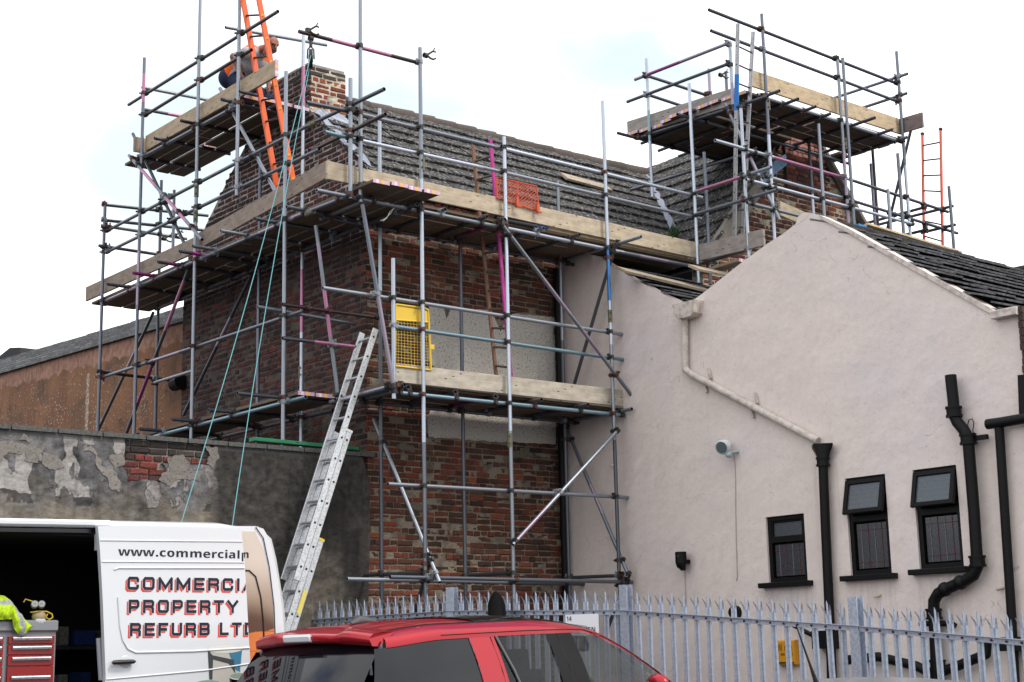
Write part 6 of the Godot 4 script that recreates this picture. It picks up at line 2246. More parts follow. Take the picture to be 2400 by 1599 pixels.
func worker() -> void:
	var hip := Vector3(10.14, 10.084, -18.3)
	var chest := Vector3(10.22, 10.251, -17.965)
	var neck := Vector3(10.27, 10.375, -17.784)
	var head := Vector3(10.28, 10.379, -17.523)
	var side := Vector3(1, 0, 0.05).normalized()
	var sh_n := Vector3(10.02, 10.267, -17.735)
	var sh_f := Vector3(10.46, 10.41, -18.004)
	var el_n := Vector3(9.93, 10.25, -17.943)
	var ha_n := Vector3(10.03, 9.986, -17.91)
	var el_f := Vector3(10.46, 10.16, -17.904)
	var ha_f := Vector3(10.42, 9.874, -17.831)
	var kn_n := Vector3(10.05, 9.71, -17.61)
	var ft_n := Vector3(10.08, 9.637, -17.918)
	var kn_f := Vector3(10.42, 9.704, -17.851)
	var ft_f := Vector3(10.36, 9.893, -18.563)
	var skin_c := Color(0.34, 0.155, 0.11)
	var shirt := Color(0.52, 0.53, 0.58)
	var navy := Color(0.012, 0.022, 0.065)
	var vest := Color(0.85, 0.13, 0.012)
	var o := thing("person", "crouching worker in grey shirt, orange vest and navy trousers beside the chimney", "person", Vector3(10.2, 9.49, -18.2))
	var bones := [
		[hip + side * -0.08, hip + side * 0.16, 0.15, 0.15], [hip + side * -0.06, chest + side * -0.10, 0.15, 0.165], [hip + side * 0.14, chest + side * 0.14, 0.15, 0.165],
		[chest + side * -0.10, sh_n.lerp(neck, 0.3), 0.16, 0.11], [chest + side * 0.14, sh_f.lerp(neck, 0.3), 0.16, 0.11], [chest, neck, 0.13, 0.07], [neck, head, 0.058, 0.055],
		[sh_n, el_n, 0.085, 0.055], [el_n, ha_n.lerp(el_n, 0.12), 0.048, 0.03], [sh_f, el_f, 0.065, 0.05], [el_f, ha_f.lerp(el_f, 0.12), 0.045, 0.03],
		[hip + side * -0.04, kn_n, 0.125, 0.08], [kn_n, ft_n, 0.075, 0.055], [hip + side * 0.14, kn_f, 0.125, 0.08], [kn_f, ft_f, 0.078, 0.055],
		[ft_n, ft_n + Vector3(0, -0.01, 0.14), 0.05, 0.04], [ft_f, ft_f + Vector3(0, 0, -0.12), 0.05, 0.042],
	]
	var spine := neck - hip
	var seg := func(p: Vector3, a: Vector3, b: Vector3, r: float) -> float:
		var ab := b - a
		var t := clampf((p - a).dot(ab) / ab.length_squared(), 0.0, 1.0)
		return (p - a - ab * t).length() - r
	var paint := func(p: Vector3) -> Color:
		var t := (p - hip).dot(spine) / spine.length_squared()
		var fore := minf(seg.call(p, el_n, ha_n, 0.055), seg.call(p, el_f.lerp(ha_f, 0.0), ha_f, 0.055))
		var upper := minf(seg.call(p, sh_n.lerp(el_n, 0.2), el_n, 0.07), seg.call(p, sh_f, el_f, 0.07))
		var legs := minf(minf(seg.call(p, hip, kn_n, 0.12), seg.call(p, kn_n, ft_n, 0.08)), minf(seg.call(p, hip, kn_f, 0.12), seg.call(p, kn_f, ft_f, 0.08)))
		var body: float = seg.call(p, hip.lerp(neck, 0.12), neck, 0.15)
		if fore < 0.012 and fore < legs and fore < body:
			return skin_c
		if p.distance_to(head) < 0.13 or ((p - neck).dot(head - neck) > 0.0 and p.distance_to(neck.lerp(head, 0.4)) < 0.10):
			return skin_c
		if p.y < 9.58 and legs < 0.05:
			return Color(0.03, 0.025, 0.022) if minf(p.distance_to(ft_n), p.distance_to(ft_f)) < 0.13 else navy
		if t < 0.10 or legs < minf(upper, body) - 0.03:
			return navy
		var sleeve_ := minf(seg.call(p, sh_n.lerp(el_n, 0.30), el_n, 0.066), seg.call(p, sh_f.lerp(el_f, 0.3), el_f, 0.062))
		if sleeve_ < 0.016:
			return shirt
		# open vest: orange with two silver stripes, the shirt showing at the belly and chest
		var low := (p - hip.lerp(neck, t)).dot(Vector3(0.0, -0.65, 0.75))
		if low > 0.105 or p.distance_to(neck) < 0.10:
			return shirt
		if absf(t - 0.42) < 0.055 or absf(t - 0.86) < 0.05:
			return Color(0.38, 0.37, 0.36)
		return vest
	var body := skin(bones, 0.017, 0.035, paint)
	put("body", body, M.cloth, o)
	# hands with separate fingers
	var hb := []
	for e in [[ha_n, (ha_n - el_n).normalized(), Vector3(0, 0, 1)], [ha_f, (ha_f - el_f).normalized(), Vector3(-0.3, 0, 0.9)]]:
		var w: Vector3 = e[0]
		var d: Vector3 = e[1]
		var across: Vector3 = (e[2] - d * d.dot(e[2])).normalized()
		var palm := d.cross(across)
		hb.append([w - d * 0.02, w + d * 0.05, 0.026, 0.024])
		for k in 4:
			var s := (k - 1.5) * 0.021
			var ln: float = [0.030, 0.036, 0.034, 0.026][k]
			var b0 := w + d * 0.055 + across * s
			var b1 := b0 + d * ln + palm * 0.006
			var b2 := b1 + d * ln * 0.7 + palm * 0.02
			hb.append([w + d * 0.02 + across * s * 0.7, b0, 0.014, 0.0105])
			hb.append([b0, b1, 0.0105, 0.009])
			hb.append([b1, b2, 0.009, 0.0075])
		hb.append([w + across * 0.02, w + across * 0.052 + d * 0.03 + palm * 0.01, 0.013, 0.010])
		hb.append([w + across * 0.052 + d * 0.03 + palm * 0.01, w + across * 0.052 + d * 0.06 + palm * 0.024, 0.010, 0.008])
	for half in [hb.slice(0, 15), hb.slice(15)]:
		put("hand", skin(half, 0.006, 0.006, func(p: Vector3) -> Color: return skin_c), M.cloth, o)
	# head: looks along +z and down
	var fz := Vector3(0.10, -0.42, 0.90).normalized()
	var fx := Vector3.UP.cross(fz).normalized()
	var fy := fz.cross(fx)
	var hp := func(x: float, y: float, z: float) -> Vector3: return head + (fx * x + fy * y + fz * z) * 1.12
	var hbn := [
		[hp.call(0, 0.035, -0.03), hp.call(0, 0.03, 0.02), 0.088, 0.080], [hp.call(0, -0.02, 0.02), hp.call(0, -0.06, 0.045), 0.068, 0.045], [hp.call(-0.03, -0.055, 0.03), hp.call(0.03, -0.055, 0.03), 0.045, 0.045],
		[hp.call(0, -0.085, 0.068), hp.call(0, -0.083, 0.072), 0.024, 0.022], [hp.call(0, 0.012, 0.095), hp.call(0, -0.025, 0.112), 0.009, 0.016],
		[hp.call(-0.04, 0.022, 0.084), hp.call(0.04, 0.022, 0.084), 0.014, 0.014], [hp.call(-0.02, -0.052, 0.088), hp.call(0.02, -0.052, 0.088), 0.010, 0.010],
		[hp.call(-0.086, -0.005, -0.008), hp.call(-0.090, 0.022, -0.014), 0.012, 0.016], [hp.call(0.086, -0.005, -0.008), hp.call(0.090, 0.022, -0.014), 0.012, 0.016],
		[hp.call(0, -0.06, -0.04), hp.call(0, -0.12, -0.05), 0.058, 0.058],
	]
	var hair := Color(0.045, 0.028, 0.02)
	put("head", skin(hbn, 0.0075, 0.014, func(p: Vector3) -> Color:
		var q := (p - head) / 1.12
		var x := q.dot(fx)
		var y := q.dot(fy)
		var z := q.dot(fz)
		if absf(absf(x) - 0.033) < 0.012 and absf(y - 0.004) < 0.007 and z > 0.06:
			return Color(0.03, 0.02, 0.02)
		if (z < 0.012 and y > -0.03 and not (absf(x) > 0.07 and z > -0.03 and y < 0.03)) or (y > 0.075 and z < 0.03):
			return hair
		if y < -0.035 and z > 0.0 and not (absf(y + 0.052) < 0.008 and absf(x) < 0.024):
			return Color(0.13, 0.055, 0.035)
		if absf(y + 0.052) < 0.006 and z > 0.07:
			return Color(0.22, 0.07, 0.06)
		if y < 0.01 and z > -0.03 and z < 0.02 and y > -0.06:
			return Color(0.16, 0.07, 0.05)
		return skin_c * (1.1 if y > 0.03 else 1.0)), M.cloth, o)
	var cb := MB.new()
	cb.col = shirt * 1.05
	cb.sweep([neck + Vector3(0, -0.02, -0.02), neck + Vector3(0, 0.015, 0.015)], [0.085, 0.075], 12, false)
	put("collar", cb, M.cloth, o)
	# bucket on the boards
	var q := Vector3(Vector3(10, 9.587, -17.729).x, 9.49, Vector3(10, 9.58, -17.706).z)
	var b := thing("bucket", "yellow plastic bucket on the top platform behind the toe board", "bucket", q)
	var mb := MB.new()
	mb.col = Color(0.72, 0.52, 0.03)
	mb.wall(q, q + Vector3(0, 0.22, 0), 0.105, 0.135, 18)
	mb.wall(q + Vector3(0, 0.02, 0), q + Vector3(0, 0.22, 0), 0.100, 0.130, 18, true)
	mb.disc(q + Vector3(0, 0.02, 0), Vector3.UP, 0.1, 18)
	mb.disc(q, Vector3.DOWN, 0.105, 18)
	put("tub", mb, M.gloss, b)
	mb = MB.new()
	var hpnts := []
	var hr := []
	for i in 9:
		var a := PI * i / 8.0
		hpnts.append(q + Vector3(0.133 * cos(a), 0.20 + 0.06 * sin(a), 0.09 * sin(a)))
		hr.append(0.004)
	mb.sweep(hpnts, hr, 6)
	put("handle", mb, M.iron, b)

# ---------- vehicles ----------
func vehicles() -> void:
	van()
	var f := Vector3(0.990, 0.026, -0.139).normalized()
	var right := f.cross(Vector3.UP).normalized()
	var up := right.cross(f)
	var corner := Vector3(6.505, 2.123, -9.423)
	var t := Transform3D(Basis(f, up, right), corner)
	t.origin = t * Vector3(-0.30, -1.575, -0.64)
	var red := mat(lin(0.34, 0.006, 0.016), 0.36, 0.55)
	red.metallic_specular = 0.3
	red.clearcoat_enabled = true
	red.clearcoat = 0.6
	red.clearcoat_roughness = 0.03
	car("red_car", "glossy red estate car with a black glass roof panel parked beside the van", t, red, true)
	# a second car stands nearer; only its roof and aerial reach into view
	var g2 := Vector3(0.93, 0.02, -0.36).normalized()
	var r2 := g2.cross(Vector3.UP).normalized()
	var u2 := r2.cross(g2)
	var top := Vector3(5.846, 1.846, -4.744)
	var t2 := Transform3D(Basis(g2, u2, r2), top)
	t2.origin = t2 * Vector3(-1.5, -1.73, 0.0)
	var grey := mat(lin(0.05, 0.055, 0.065), 0.25, 0.3)
	grey.clearcoat_enabled = true
	grey.clearcoat = 1.0
	car("dark_car", "dark grey car of which only the roof shows at the bottom right", t2, grey, false)
	var a0 := Vector3(5.619, 1.84, -4.668)
	var a1 := Vector3(5.513, 2.113, -4.683)
	var mb := MB.new()
	mb.col = Color(0.01, 0.01, 0.011)
	mb.sweep([a0, a0.lerp(a1, 0.12), a0.lerp(a1, 0.35), a1], [0.014, 0.010, 0.0055, 0.0028], 8)
	var dc := get_node("dark_car")
	put("aerial", mb, M.plain, dc)

func car(called: String, label: String, t: Transform3D, paint: Material, detailed: bool) -> void:
	var o := thing(called, label, "car", t.origin)
	var black := mat(lin(0.006, 0.006, 0.007), 0.35)
	black.metallic_specular = 0.25
	var roof_y := func(x: float) -> float:
		if x < 0.9:
			return lerpf(1.63, 1.675, smoothstep(0.2, 0.9, x))
		if x < 1.8:
			return lerpf(1.675, 1.682, (x - 0.9) / 0.9)
		return 1.682 - 0.085 * pow((x - 1.8) / 0.95, 2.0)
	var half := func(x: float) -> float:
		return 0.60 + 0.04 * sin(PI * clampf((x - 0.1) / 3.0, 0, 1)) - 0.06 * smoothstep(2.0, 2.9, x)
	var win_y := func(x: float) -> float:   # head of the side glass
		if x < 2.55:
			return roof_y.call(minf(x, 1.9)) - 0.105
		var k := clampf((x - 2.55) / 1.0, 0.0, 1.0)
		return lerpf(1.573, 1.06, pow(k, 1.35))
	var side := func(x: float, k: float, s: float) -> Vector3:   # k 0 at the belt, 1 at the head of the glass
		var wb := 0.915 - 0.10 * smoothstep(0.5, 0.0, x) - 0.05 * smoothstep(2.9, 3.6, x)
		var wt: float = half.call(minf(x, 2.9)) + 0.075
		if x > 2.55:
			wt = lerpf(wt, wb, clampf((x - 2.55) / 1.0, 0, 1))
		return Vector3(x - 0.20 * (1.0 - k) * smoothstep(1.25, 0.2, x), lerpf(1.05, win_y.call(x), k), s * (lerpf(wb, wt, k) + 0.02 * sin(PI * k)))
	# roof skin, ribbed behind
	var g := []
	for i in 41:
		var x := lerpf(0.30, 2.72, i / 40.0)
		var row := []
		for k in 49:
			var u := k / 24.0 - 1.0
			var z: float = u * half.call(x)
			var y: float = roof_y.call(x) + 0.055 * (1.0 - u * u)
			var rib := smoothstep(0.30, 0.45, x) * (1.0 - smoothstep(1.20, 1.34, x)) * (1.0 - smoothstep(0.78, 0.86, absf(u)))
			y -= 0.012 * rib * (0.5 + 0.5 * cos(u * 24.0))
			row.append(t * Vector3(x, y, z))
		g.append(row)
	var mb := MB.new()
	mb.grid(g)
	var body := put("body", mb, paint, o)
	if detailed:
		# glass panel over the front of the roof
		g = []
		for i in 15:
			var x := lerpf(1.36, 2.70, i / 14.0)
			var row := []
			for k in 17:
				var u := (k / 8.0 - 1.0) * 0.90
				var z: float = u * half.call(x)
				row.append(t * Vector3(x, roof_y.call(x) + 0.055 * (1.0 - u * u) + 0.010 - 0.009 * pow(absf(u) / 0.90, 14.0), z))
			g.append(row)
		mb = MB.new()
		mb.grid(g)
		put("roof_glass", mb, M.dark_glass, o)
		for s in [-1.0, 1.0]:
			mb = MB.new()
			var pts := []
			var rad := []
			for i in 20:
				var x := lerpf(0.42, 2.72, i / 19.0)
				pts.append(t * Vector3(x, roof_y.call(x) + 0.008, s * (half.call(x) - 0.055)))
				rad.append(0.009)
			mb.sweep(pts, rad, 6)
			put("roof_rail", mb, black, o)
	# cant rails and the frames over the doors, one sheet each side
	for s in [-1.0, 1.0]:
		g = []
		for i in 49:
			var x := lerpf(0.30, 3.55, i / 48.0)
			var top: Vector3
			if x < 2.72:
				top = Vector3(x, roof_y.call(x), s * half.call(x))
			else:
				var k := (x - 2.72) / 0.83
				top = Vector3(x, lerpf(roof_y.call(2.72), 1.10, pow(k, 1.2)), s * lerpf(half.call(2.72), 0.80, k))
			var bot: Vector3 = side.call(x, 1.0, s)
			if x > 2.72:
				bot = bot.lerp(top + Vector3(0, -0.03, s * 0.02), 0.5)
			var row := []
			for q in 5:
				var v := q / 4.0
				var p := top.lerp(bot, v)
				p.z += s * 0.022 * sin(PI * v)
				p.y += 0.006 * sin(PI * v)
				row.append(t * p)
			g.append(row)
		mb = MB.new()
		mb.grid(g, s < 0)
		put("cant_rail", mb, paint, o)
		# dark seam along the roof edge
		mb = MB.new()
		mb.col = Color(0.006, 0.006, 0.007)
		var pts := []
		var rad := []
		for i in 28:
			var x := lerpf(0.9, 3.5, i / 27.0)
			var row: Array = g[clampi(int((x - 0.30) / 3.25 * 48.0), 0, 48)]
			pts.append(row[3] + t.basis * Vector3(0, 0.002, s * 0.0025))
			rad.append(0.0035)
		mb.sweep(pts, rad, 5)
		put("door_seam", mb, M.plain, o)
		# glass
		var panes := [[0.26, 1.13, "quarter_glass"], [1.40, 2.04, "rear_door_glass"], [2.32, 3.40, "front_door_glass"]]
		for e in panes:
			g = []
			for i in 13:
				var x := lerpf(e[0], e[1], i / 12.0)
				var row := []
				for q in 5:
					row.append(t * (side.call(x, 1.0 - q / 4.0, s) - Vector3(0, 0, s * 0.006)))
				g.append(row)
			mb = MB.new()
			mb.grid(g, s < 0)
			put(e[2], mb, M.dark_glass if e[0] < 1.0 else M.car_glass, o)
		for e in [[0.18, 0.30, M.dark_glass, "corner_glass"], [1.13, 1.40, paint, "pillar"], [2.02, 2.36, black, "pillar"], [3.38, 3.52, black, "pillar"]]:
			g = []
			for i in 5:
				var x := lerpf(e[0], e[1], i / 4.0)
				var row := []
				for q in 6:
					row.append(t * (side.call(x, 1.0 - q / 5.0, s) + Vector3(0, 0, s * 0.003)))
				g.append(row)
			mb = MB.new()
			mb.grid(g, s < 0)
			put(e[3], mb, e[2], o)
		# thin bars: the divider of the rear door glass and the door cuts
		for e in [[1.56, 0.022, Color(0.10, 0.10, 0.11), 1.42], [1.36, 0.006, Color(0.01, 0.01, 0.01), 1.36], [2.16, 0.006, Color(0.005, 0.005, 0.005), 2.16]]:
			mb = MB.new()
			mb.col = e[2]
			var p0: Vector3 = side.call(e[0], 0.0, s)
			var p1: Vector3 = side.call(e[3], 1.0, s)
			mb.sweep([t * (p0 + Vector3(0, 0, s * 0.006)), t * ((p0 + p1) / 2 + Vector3(0, 0, s * 0.024)), t * (p1 + Vector3(0, 0, s * 0.006))], [e[1] * 0.5, e[1] * 0.5, e[1] * 0.5], 5)
			put("glass_divider" if e[1] > 0.01 else "door_seam", mb, M.plain, o)
		# lower flank
		g = []
		for i in 37:
			var x := lerpf(0.0, 4.42, i / 36.0)
			var wz := 0.955 - 0.14 * smoothstep(0.5, 0.0, x) - 0.20 * smoothstep(3.5, 4.42, x)
			var ytop: float = 1.05 if x < 3.5 else lerpf(1.05, 0.86, (x - 3.5) / 0.92)
			var arch := 0.30
			for wx in [0.86, 3.52]:
				var dx := absf(x - wx)
				if dx < 0.40:
					arch = maxf(arch, 0.34 + sqrt(0.16 - dx * dx))
			var row := []
			for q in 7:
				var v := q / 6.0
				row.append(t * Vector3(x, lerpf(ytop, arch, v), s * (wz - 0.04 * (1.0 - sin(PI * minf(v + 0.12, 1.0))))))
			g.append(row)
		mb = MB.new()
		mb.grid(g, s < 0)
		put("flank", mb, paint, o)
		for wx in [0.86, 3.52]:
			var c := Vector3(wx, 0.34, s * 0.84)
			mb = MB.new()
			mb.col = Color(0.012, 0.012, 0.012)
			var ax: Vector3 = t.basis.z * s
			mb.sweep([t * c - ax * 0.11, t * c - ax * 0.10, t * c - ax * 0.06, t * c + ax * 0.06, t * c + ax * 0.10, t * c + ax * 0.11], [0.22, 0.31, 0.345, 0.345, 0.31, 0.22], 28)
			var w := put("wheel", mb, M.matt, o)
			mb = MB.new()
			mb.col = Color(0.5, 0.5, 0.52)
			mb.sweep([t * c + ax * 0.05, t * c + ax * 0.112, t * c + ax * 0.10], [0.21, 0.215, 0.03], 24)
			for q in 5:
				var a := TAU * q / 5.0
				var d := t.basis.x * cos(a) + t.basis.y * sin(a)
				mb.rod(t * c + ax * 0.112, t * c + ax * 0.115 + d * 0.2, 0.022, 6)
			put("rim", mb, M.alu, w)
	# tail: spoiler with the high brake light, rear window, tailgate
	g = []
	for i in 25:
		var u := i / 12.0 - 1.0
		var bow := 0.055 * u * u
		var dip := 0.035 * (1.0 - smoothstep(0.45, 0.62, absf(u)))
		var z := u * 0.655
		var edge := 0.055 * (1.0 - u * u)
		g.append([t * Vector3(0.42, 1.640 + edge, z * 0.98), t * Vector3(0.30, 1.645 + edge, z), t * Vector3(0.14 + bow, 1.632 + edge - dip, z), t * Vector3(0.10 + bow, 1.60 + edge - dip * 0.8, z), t * Vector3(0.12 + bow, 1.545 + edge * 0.6, z * 1.02), t * Vector3(0.19 + bow, 1.54 + edge * 0.6, z * 1.02)])
	mb = MB.new()
	mb.grid(g, true)
	for e in [0, 24]:
		for k in range(1, 5):
			mb.tri(g[e][0], g[e][k] if e else g[e][k + 1], g[e][k + 1] if e else g[e][k])
	put("spoiler", mb, paint, o)
	if detailed:
		mb = MB.new()
		mb.col = Color(0.62, 0.64, 0.68)
		mb.bevel_box(t * Transform3D(Basis(Vector3.UP, PI / 2) * Basis(Vector3.RIGHT, -0.30), Vector3(0.100, 1.617, -0.08)), Vector3(0.30, 0.062, 0.03), 0.014)
		put("brake_light", mb, M.gloss, o)
		mb = MB.new()
		mb.col = Color(0.06, 0.055, 0.06)
		mb.sweep([t * Vector3(0.55, 1.715, 0.02), t * Vector3(0.62, 1.735, 0.02), t * Vector3(0.70, 1.733, 0.02), t * Vector3(0.82, 1.722, 0.02)], [0.008, 0.042, 0.034, 0.008], 14)
		put("roof_aerial", mb, M.gloss, o)
	g = []
	for i in 17:
		var u := i / 8.0 - 1.0
		var row := []
		for q in 6:
			var v := q / 5.0
			row.append(t * Vector3(lerpf(0.20, -0.26, v) + lerpf(0.06, 0.08, v) * u * u - 0.012 * sin(PI * v), lerpf(1.575, 1.03, v), u * lerpf(0.675, 0.80, v)))
		g.append(row)
	mb = MB.new()
	mb.grid(g, true)
	put("rear_window", mb, M.dark_glass, o)
	g = []
	for i in 13:
		var u := i / 6.0 - 1.0
		g.append([t * Vector3(-0.26 + 0.08 * u * u, 1.04, u * 0.80), t * Vector3(-0.28 + 0.22 * u * u, 0.90, u * 0.86), t * Vector3(-0.24 + 0.24 * u * u, 0.60, u * 0.88), t * Vector3(-0.18 + 0.18 * u * u, 0.32, u * 0.84)])
	mb = MB.new()
	mb.grid(g, true)
	put("tailgate", mb, paint, o)
	for s in [-1.0, 1.0]:
		mb = MB.new()
		mb.col = Color(0.35, 0.02, 0.02)
		mb.bevel_box(t * Transform3D(Basis(Vector3.BACK, PI / 2), Vector3(0.05, 0.95, s * 0.80)), Vector3(0.30, 0.12, 0.16), 0.03)
		put("tail_lamp", mb, M.gloss, o)
	# windscreen, bonnet, nose
	g = []
	for i in 13:
		var u := i / 6.0 - 1.0
		var row := []
		for q in 5:
			var v := q / 4.0
			row.append(t * Vector3(lerpf(2.72, 3.62, v) - 0.13 * u * u * v, lerpf(1.625, 1.06, v) + 0.04 * (1 - u * u), u * lerpf(0.555, 0.78, v)))
		g.append(row)
	mb = MB.new()
	mb.grid(g)
	put("windscreen", mb, M.car_glass, o)
	g = []
	for i in 9:
		var u := i / 4.0 - 1.0
		g.append([t * Vector3(3.56 - 0.1 * u * u, 1.06, u * 0.86), t * Vector3(3.95 - 0.08 * u * u, 1.01 - 0.03 * u * u, u * 0.84), t * Vector3(4.34 - 0.12 * u * u, 0.90 - 0.04 * u * u, u * 0.80), t * Vector3(4.46 - 0.14 * u * u, 0.70, u * 0.80), t * Vector3(4.44 - 0.14 * u * u, 0.30, u * 0.80)])
	mb = MB.new()
	mb.grid(g)
	put("bonnet", mb, paint, o)
	for s in [-1.0, 1.0]:
		mb = MB.new()
		mb.col = Color(0.7, 0.72, 0.75)
		mb.ball(t * Vector3(4.27, 0.80, s * 0.66), Vector3(0.12, 0.09, 0.14), 8, 12)
		put("headlight", mb, M.gloss, o)
		mb = MB.new()
		mb.ball(t * Vector3(3.05, 1.12, s * 1.03), Vector3(0.07, 0.09, 0.12), 8, 12)
		put("door_mirror", mb, paint, o)
	# cabin
	mb = MB.new()
	mb.col = Color(0.014, 0.014, 0.016)
	for z in [-0.38, 0.38]:
		for x in [1.35, 2.12]:
			mb.bevel_box(t * Transform3D(Basis(Vector3.BACK, 0.22) * Basis(Vector3.BACK, PI / 2), Vector3(x, 0.98, z)), Vector3(0.62, 0.13, 0.46), 0.05)
			mb.bevel_box(t * Transform3D(Basis(Vector3.BACK, 0.12) * Basis(Vector3.BACK, PI / 2), Vector3(x - 0.10, 1.37, z)), Vector3(0.17, 0.10, 0.26), 0.04)
			mb.bevel_box(t * Transform3D(Basis(), Vector3(x + 0.25, 0.68, z)), Vector3(0.5, 0.14, 0.48), 0.05)
	put("seat", mb, M.matt, o)
	mb = MB.new()
	mb.col = Color(0.012, 0.012, 0.013)
	mb.bevel_box(t * Transform3D(Basis(), Vector3(3.25, 0.98, 0)), Vector3(0.5, 0.16, 1.5), 0.06)
	mb.box(t * Transform3D(Basis(), Vector3(1.9, 0.50, 0)), Vector3(3.4, 0.04, 1.6))
	mb.box(t * Transform3D(Basis(), Vector3(1.16, 0.9, 0)), Vector3(0.03, 0.8, 1.5))
	var rp := []
	for i in 17:
		var a := TAU * i / 16.0
		rp.append(t * (Vector3(2.78, 1.03, 0.38) + Vector3(0.18 * sin(a) * 0.35, 0.18 * sin(a), 0.18 * cos(a))))
	var rr := []
	for i in 17:
		rr.append(0.014)
	mb.sweep(rp, rr, 8, false)
	put("dashboard", mb, M.matt, o)

func van() -> void:
	var zv := -11.35
	M.van = mat(lin(0.60, 0.63, 0.67), 0.28)
	M.van.clearcoat_enabled = true
	M.van.clearcoat = 0.6
	M.van.clearcoat_roughness = 0.08
	var o := thing("white_van", "white panel van with its side door slid open and bold navy lettering", "van", Vector3(5.439, 1.866, -11.35))
	var body := MB.new()
	# side skin behind the door and the rail over the opening; runs on below the picture to the sill
	var low := 0.82
	var side_poly: Array = [Vector2(5.144, 3.067), Vector2(6.555, 3.111), Vector2(6.629, 3.092), Vector2(6.684, 3.015), Vector2(6.735, 2.845), Vector2(6.778, 2.661), Vector2(6.813, 2.455), Vector2(6.84, 2.244)]
	side_poly.append(Vector2(Vector3(6.865, 1.828, -11.35).x, low))
	side_poly.append(Vector2(Vector3(6.414, 1.84, -11.35).x, low))
	side_poly.append_array([Vector2(6.397, 2.908), Vector2(5.151, 2.875)])
	body.prism(v2(side_poly), Vector3(0, 0, zv), Vector3.RIGHT, Vector3.UP, 0.05)
	var skin_ := put("body", body, M.van, o)
	# roof: rises from the gutter, seen just as a bright curved edge
	var g := []
	for i in 9:
		var x := lerpf(Vector3(3.925, 3.086, -11.35).x, Vector3(6.58, 3.111, -11.35).x, i / 8.0)
		var y0 := lerpf(Vector3(3.928, 3.024, -11.35).y, Vector3(6.58, 3.076, -11.35).y, i / 8.0)
		var row := []
		for k in 17:
			var a := PI * k / 16.0
			row.append(Vector3(x, y0 + 0.09 * pow(sin(a), 0.6) * (1.0 if i < 8 else 0.3), zv - 1.0 + 1.0 * (absf(cos(a)) ** 0.5) * signf(cos(a))))
		g.append(row)
	body = MB.new()
	body.grid(g, true)
	put("roof", body, M.van, o)
	# rear end, rounded to the side
	g = []
	for i in 6:
		var e: Vector2 = [side_poly[1], side_poly[3], side_poly[4], side_poly[6], side_poly[7], side_poly[8]][i]
		g.append([Vector3(e.x - 0.02, e.y, zv), Vector3(e.x + 0.04, e.y, zv - 0.03), Vector3(e.x + 0.075, e.y, zv - 0.12), Vector3(e.x + 0.085, e.y, zv - 1.0), Vector3(e.x + 0.075, e.y, zv - 1.88), Vector3(e.x + 0.04, e.y, zv - 1.97), Vector3(e.x - 0.02, e.y, zv - 2.0)])
	body = MB.new()
	body.grid(g)
	put("rear_doors", body, M.van, o)
	# rail over the opening and the dark track under it
	body = MB.new()
	var rl := Vector3(3.92, 3.056, -11.33)
	var rr := Vector3(5.241, 3.082, -11.33)
	body.bevel_box(Transform3D(along(rr - rl), (rl + rr) / 2 + Vector3(0, 0, -0.02)), Vector3(rl.distance_to(rr), 0.055, 0.06), 0.015)
	put("roof_rail", body, M.van, o)
	body = MB.new()
	body.col = Color(0.006, 0.006, 0.008)
	body.bevel_box(Transform3D(along(rr - rl), (rl + rr) / 2 + Vector3(0, -0.055, -0.07)), Vector3(rl.distance_to(rr), 0.05, 0.06), 0.01)
	put("door_track", body, M.gloss, o)
	# the load space: a dark lined box
	body = MB.new()
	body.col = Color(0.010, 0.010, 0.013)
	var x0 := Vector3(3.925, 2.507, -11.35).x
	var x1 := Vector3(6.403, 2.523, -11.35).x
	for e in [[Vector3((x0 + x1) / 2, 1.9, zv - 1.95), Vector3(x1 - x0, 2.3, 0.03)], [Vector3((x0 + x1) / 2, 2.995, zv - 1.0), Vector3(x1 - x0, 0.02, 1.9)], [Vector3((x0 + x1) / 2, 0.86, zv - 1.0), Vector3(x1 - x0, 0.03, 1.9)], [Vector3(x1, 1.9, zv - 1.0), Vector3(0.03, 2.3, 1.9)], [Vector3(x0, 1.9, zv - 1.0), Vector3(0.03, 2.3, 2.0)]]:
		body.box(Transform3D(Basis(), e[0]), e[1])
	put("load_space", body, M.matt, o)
	body = MB.new()
	for yy in [1.35, 1.75, 2.15]:
		body.col = Color(0.045, 0.047, 0.055)
		body.box(Transform3D(Basis(), Vector3((x0 + x1) / 2, yy, zv - 1.7)), Vector3(x1 - x0 - 0.1, 0.03, 0.42))
		for k in 11:
			body.col = [Color(0.02, 0.05, 0.20), Color(0.12, 0.12, 0.13), Color(0.04, 0.04, 0.04), Color(0.25, 0.24, 0.22)][k % 4]
			var s := Vector3(rng.randf_range(0.08, 0.22), rng.randf_range(0.06, 0.2), 0.2)
			body.bevel_box(Transform3D(Basis(Vector3.UP, rng.randf_range(-0.2, 0.2)), Vector3(x0 + 0.15 + k * 0.21, yy + 0.02 + s.y / 2, zv - 1.6)), s, 0.01)
	put("shelving", body, M.matt, o)
	# door edge seal
	body = MB.new()
	body.col = Color(0.40, 0.42, 0.48)
	body.bevel_box(Transform3D(along(Vector3(5.27, 1.871, -11.42) - Vector3(5.234, 2.224, -11.42)), Vector3(5.247, 2.046, -11.42)), Vector3(0.32, 0.06, 0.05), 0.015)
	put("door_jamb", body, M.gloss, o)
	# sliding door, standing proud of the side
	var zd := zv + 0.075
	var door: Array = [Vector2(5.118, 3.054), Vector2(5.366, 3.069), Vector2(6.38, 3.077), Vector2(6.389, 2.979), Vector2(6.412, 2.798), Vector2(6.436, 2.521), Vector2(6.461, 2.176), Vector2(6.48, 1.971)]
	door.append(Vector2(Vector3(6.497, 1.837, -11.275).x, low))
	door.append(Vector2(Vector3(5.224, 1.872, -11.275).x, low))
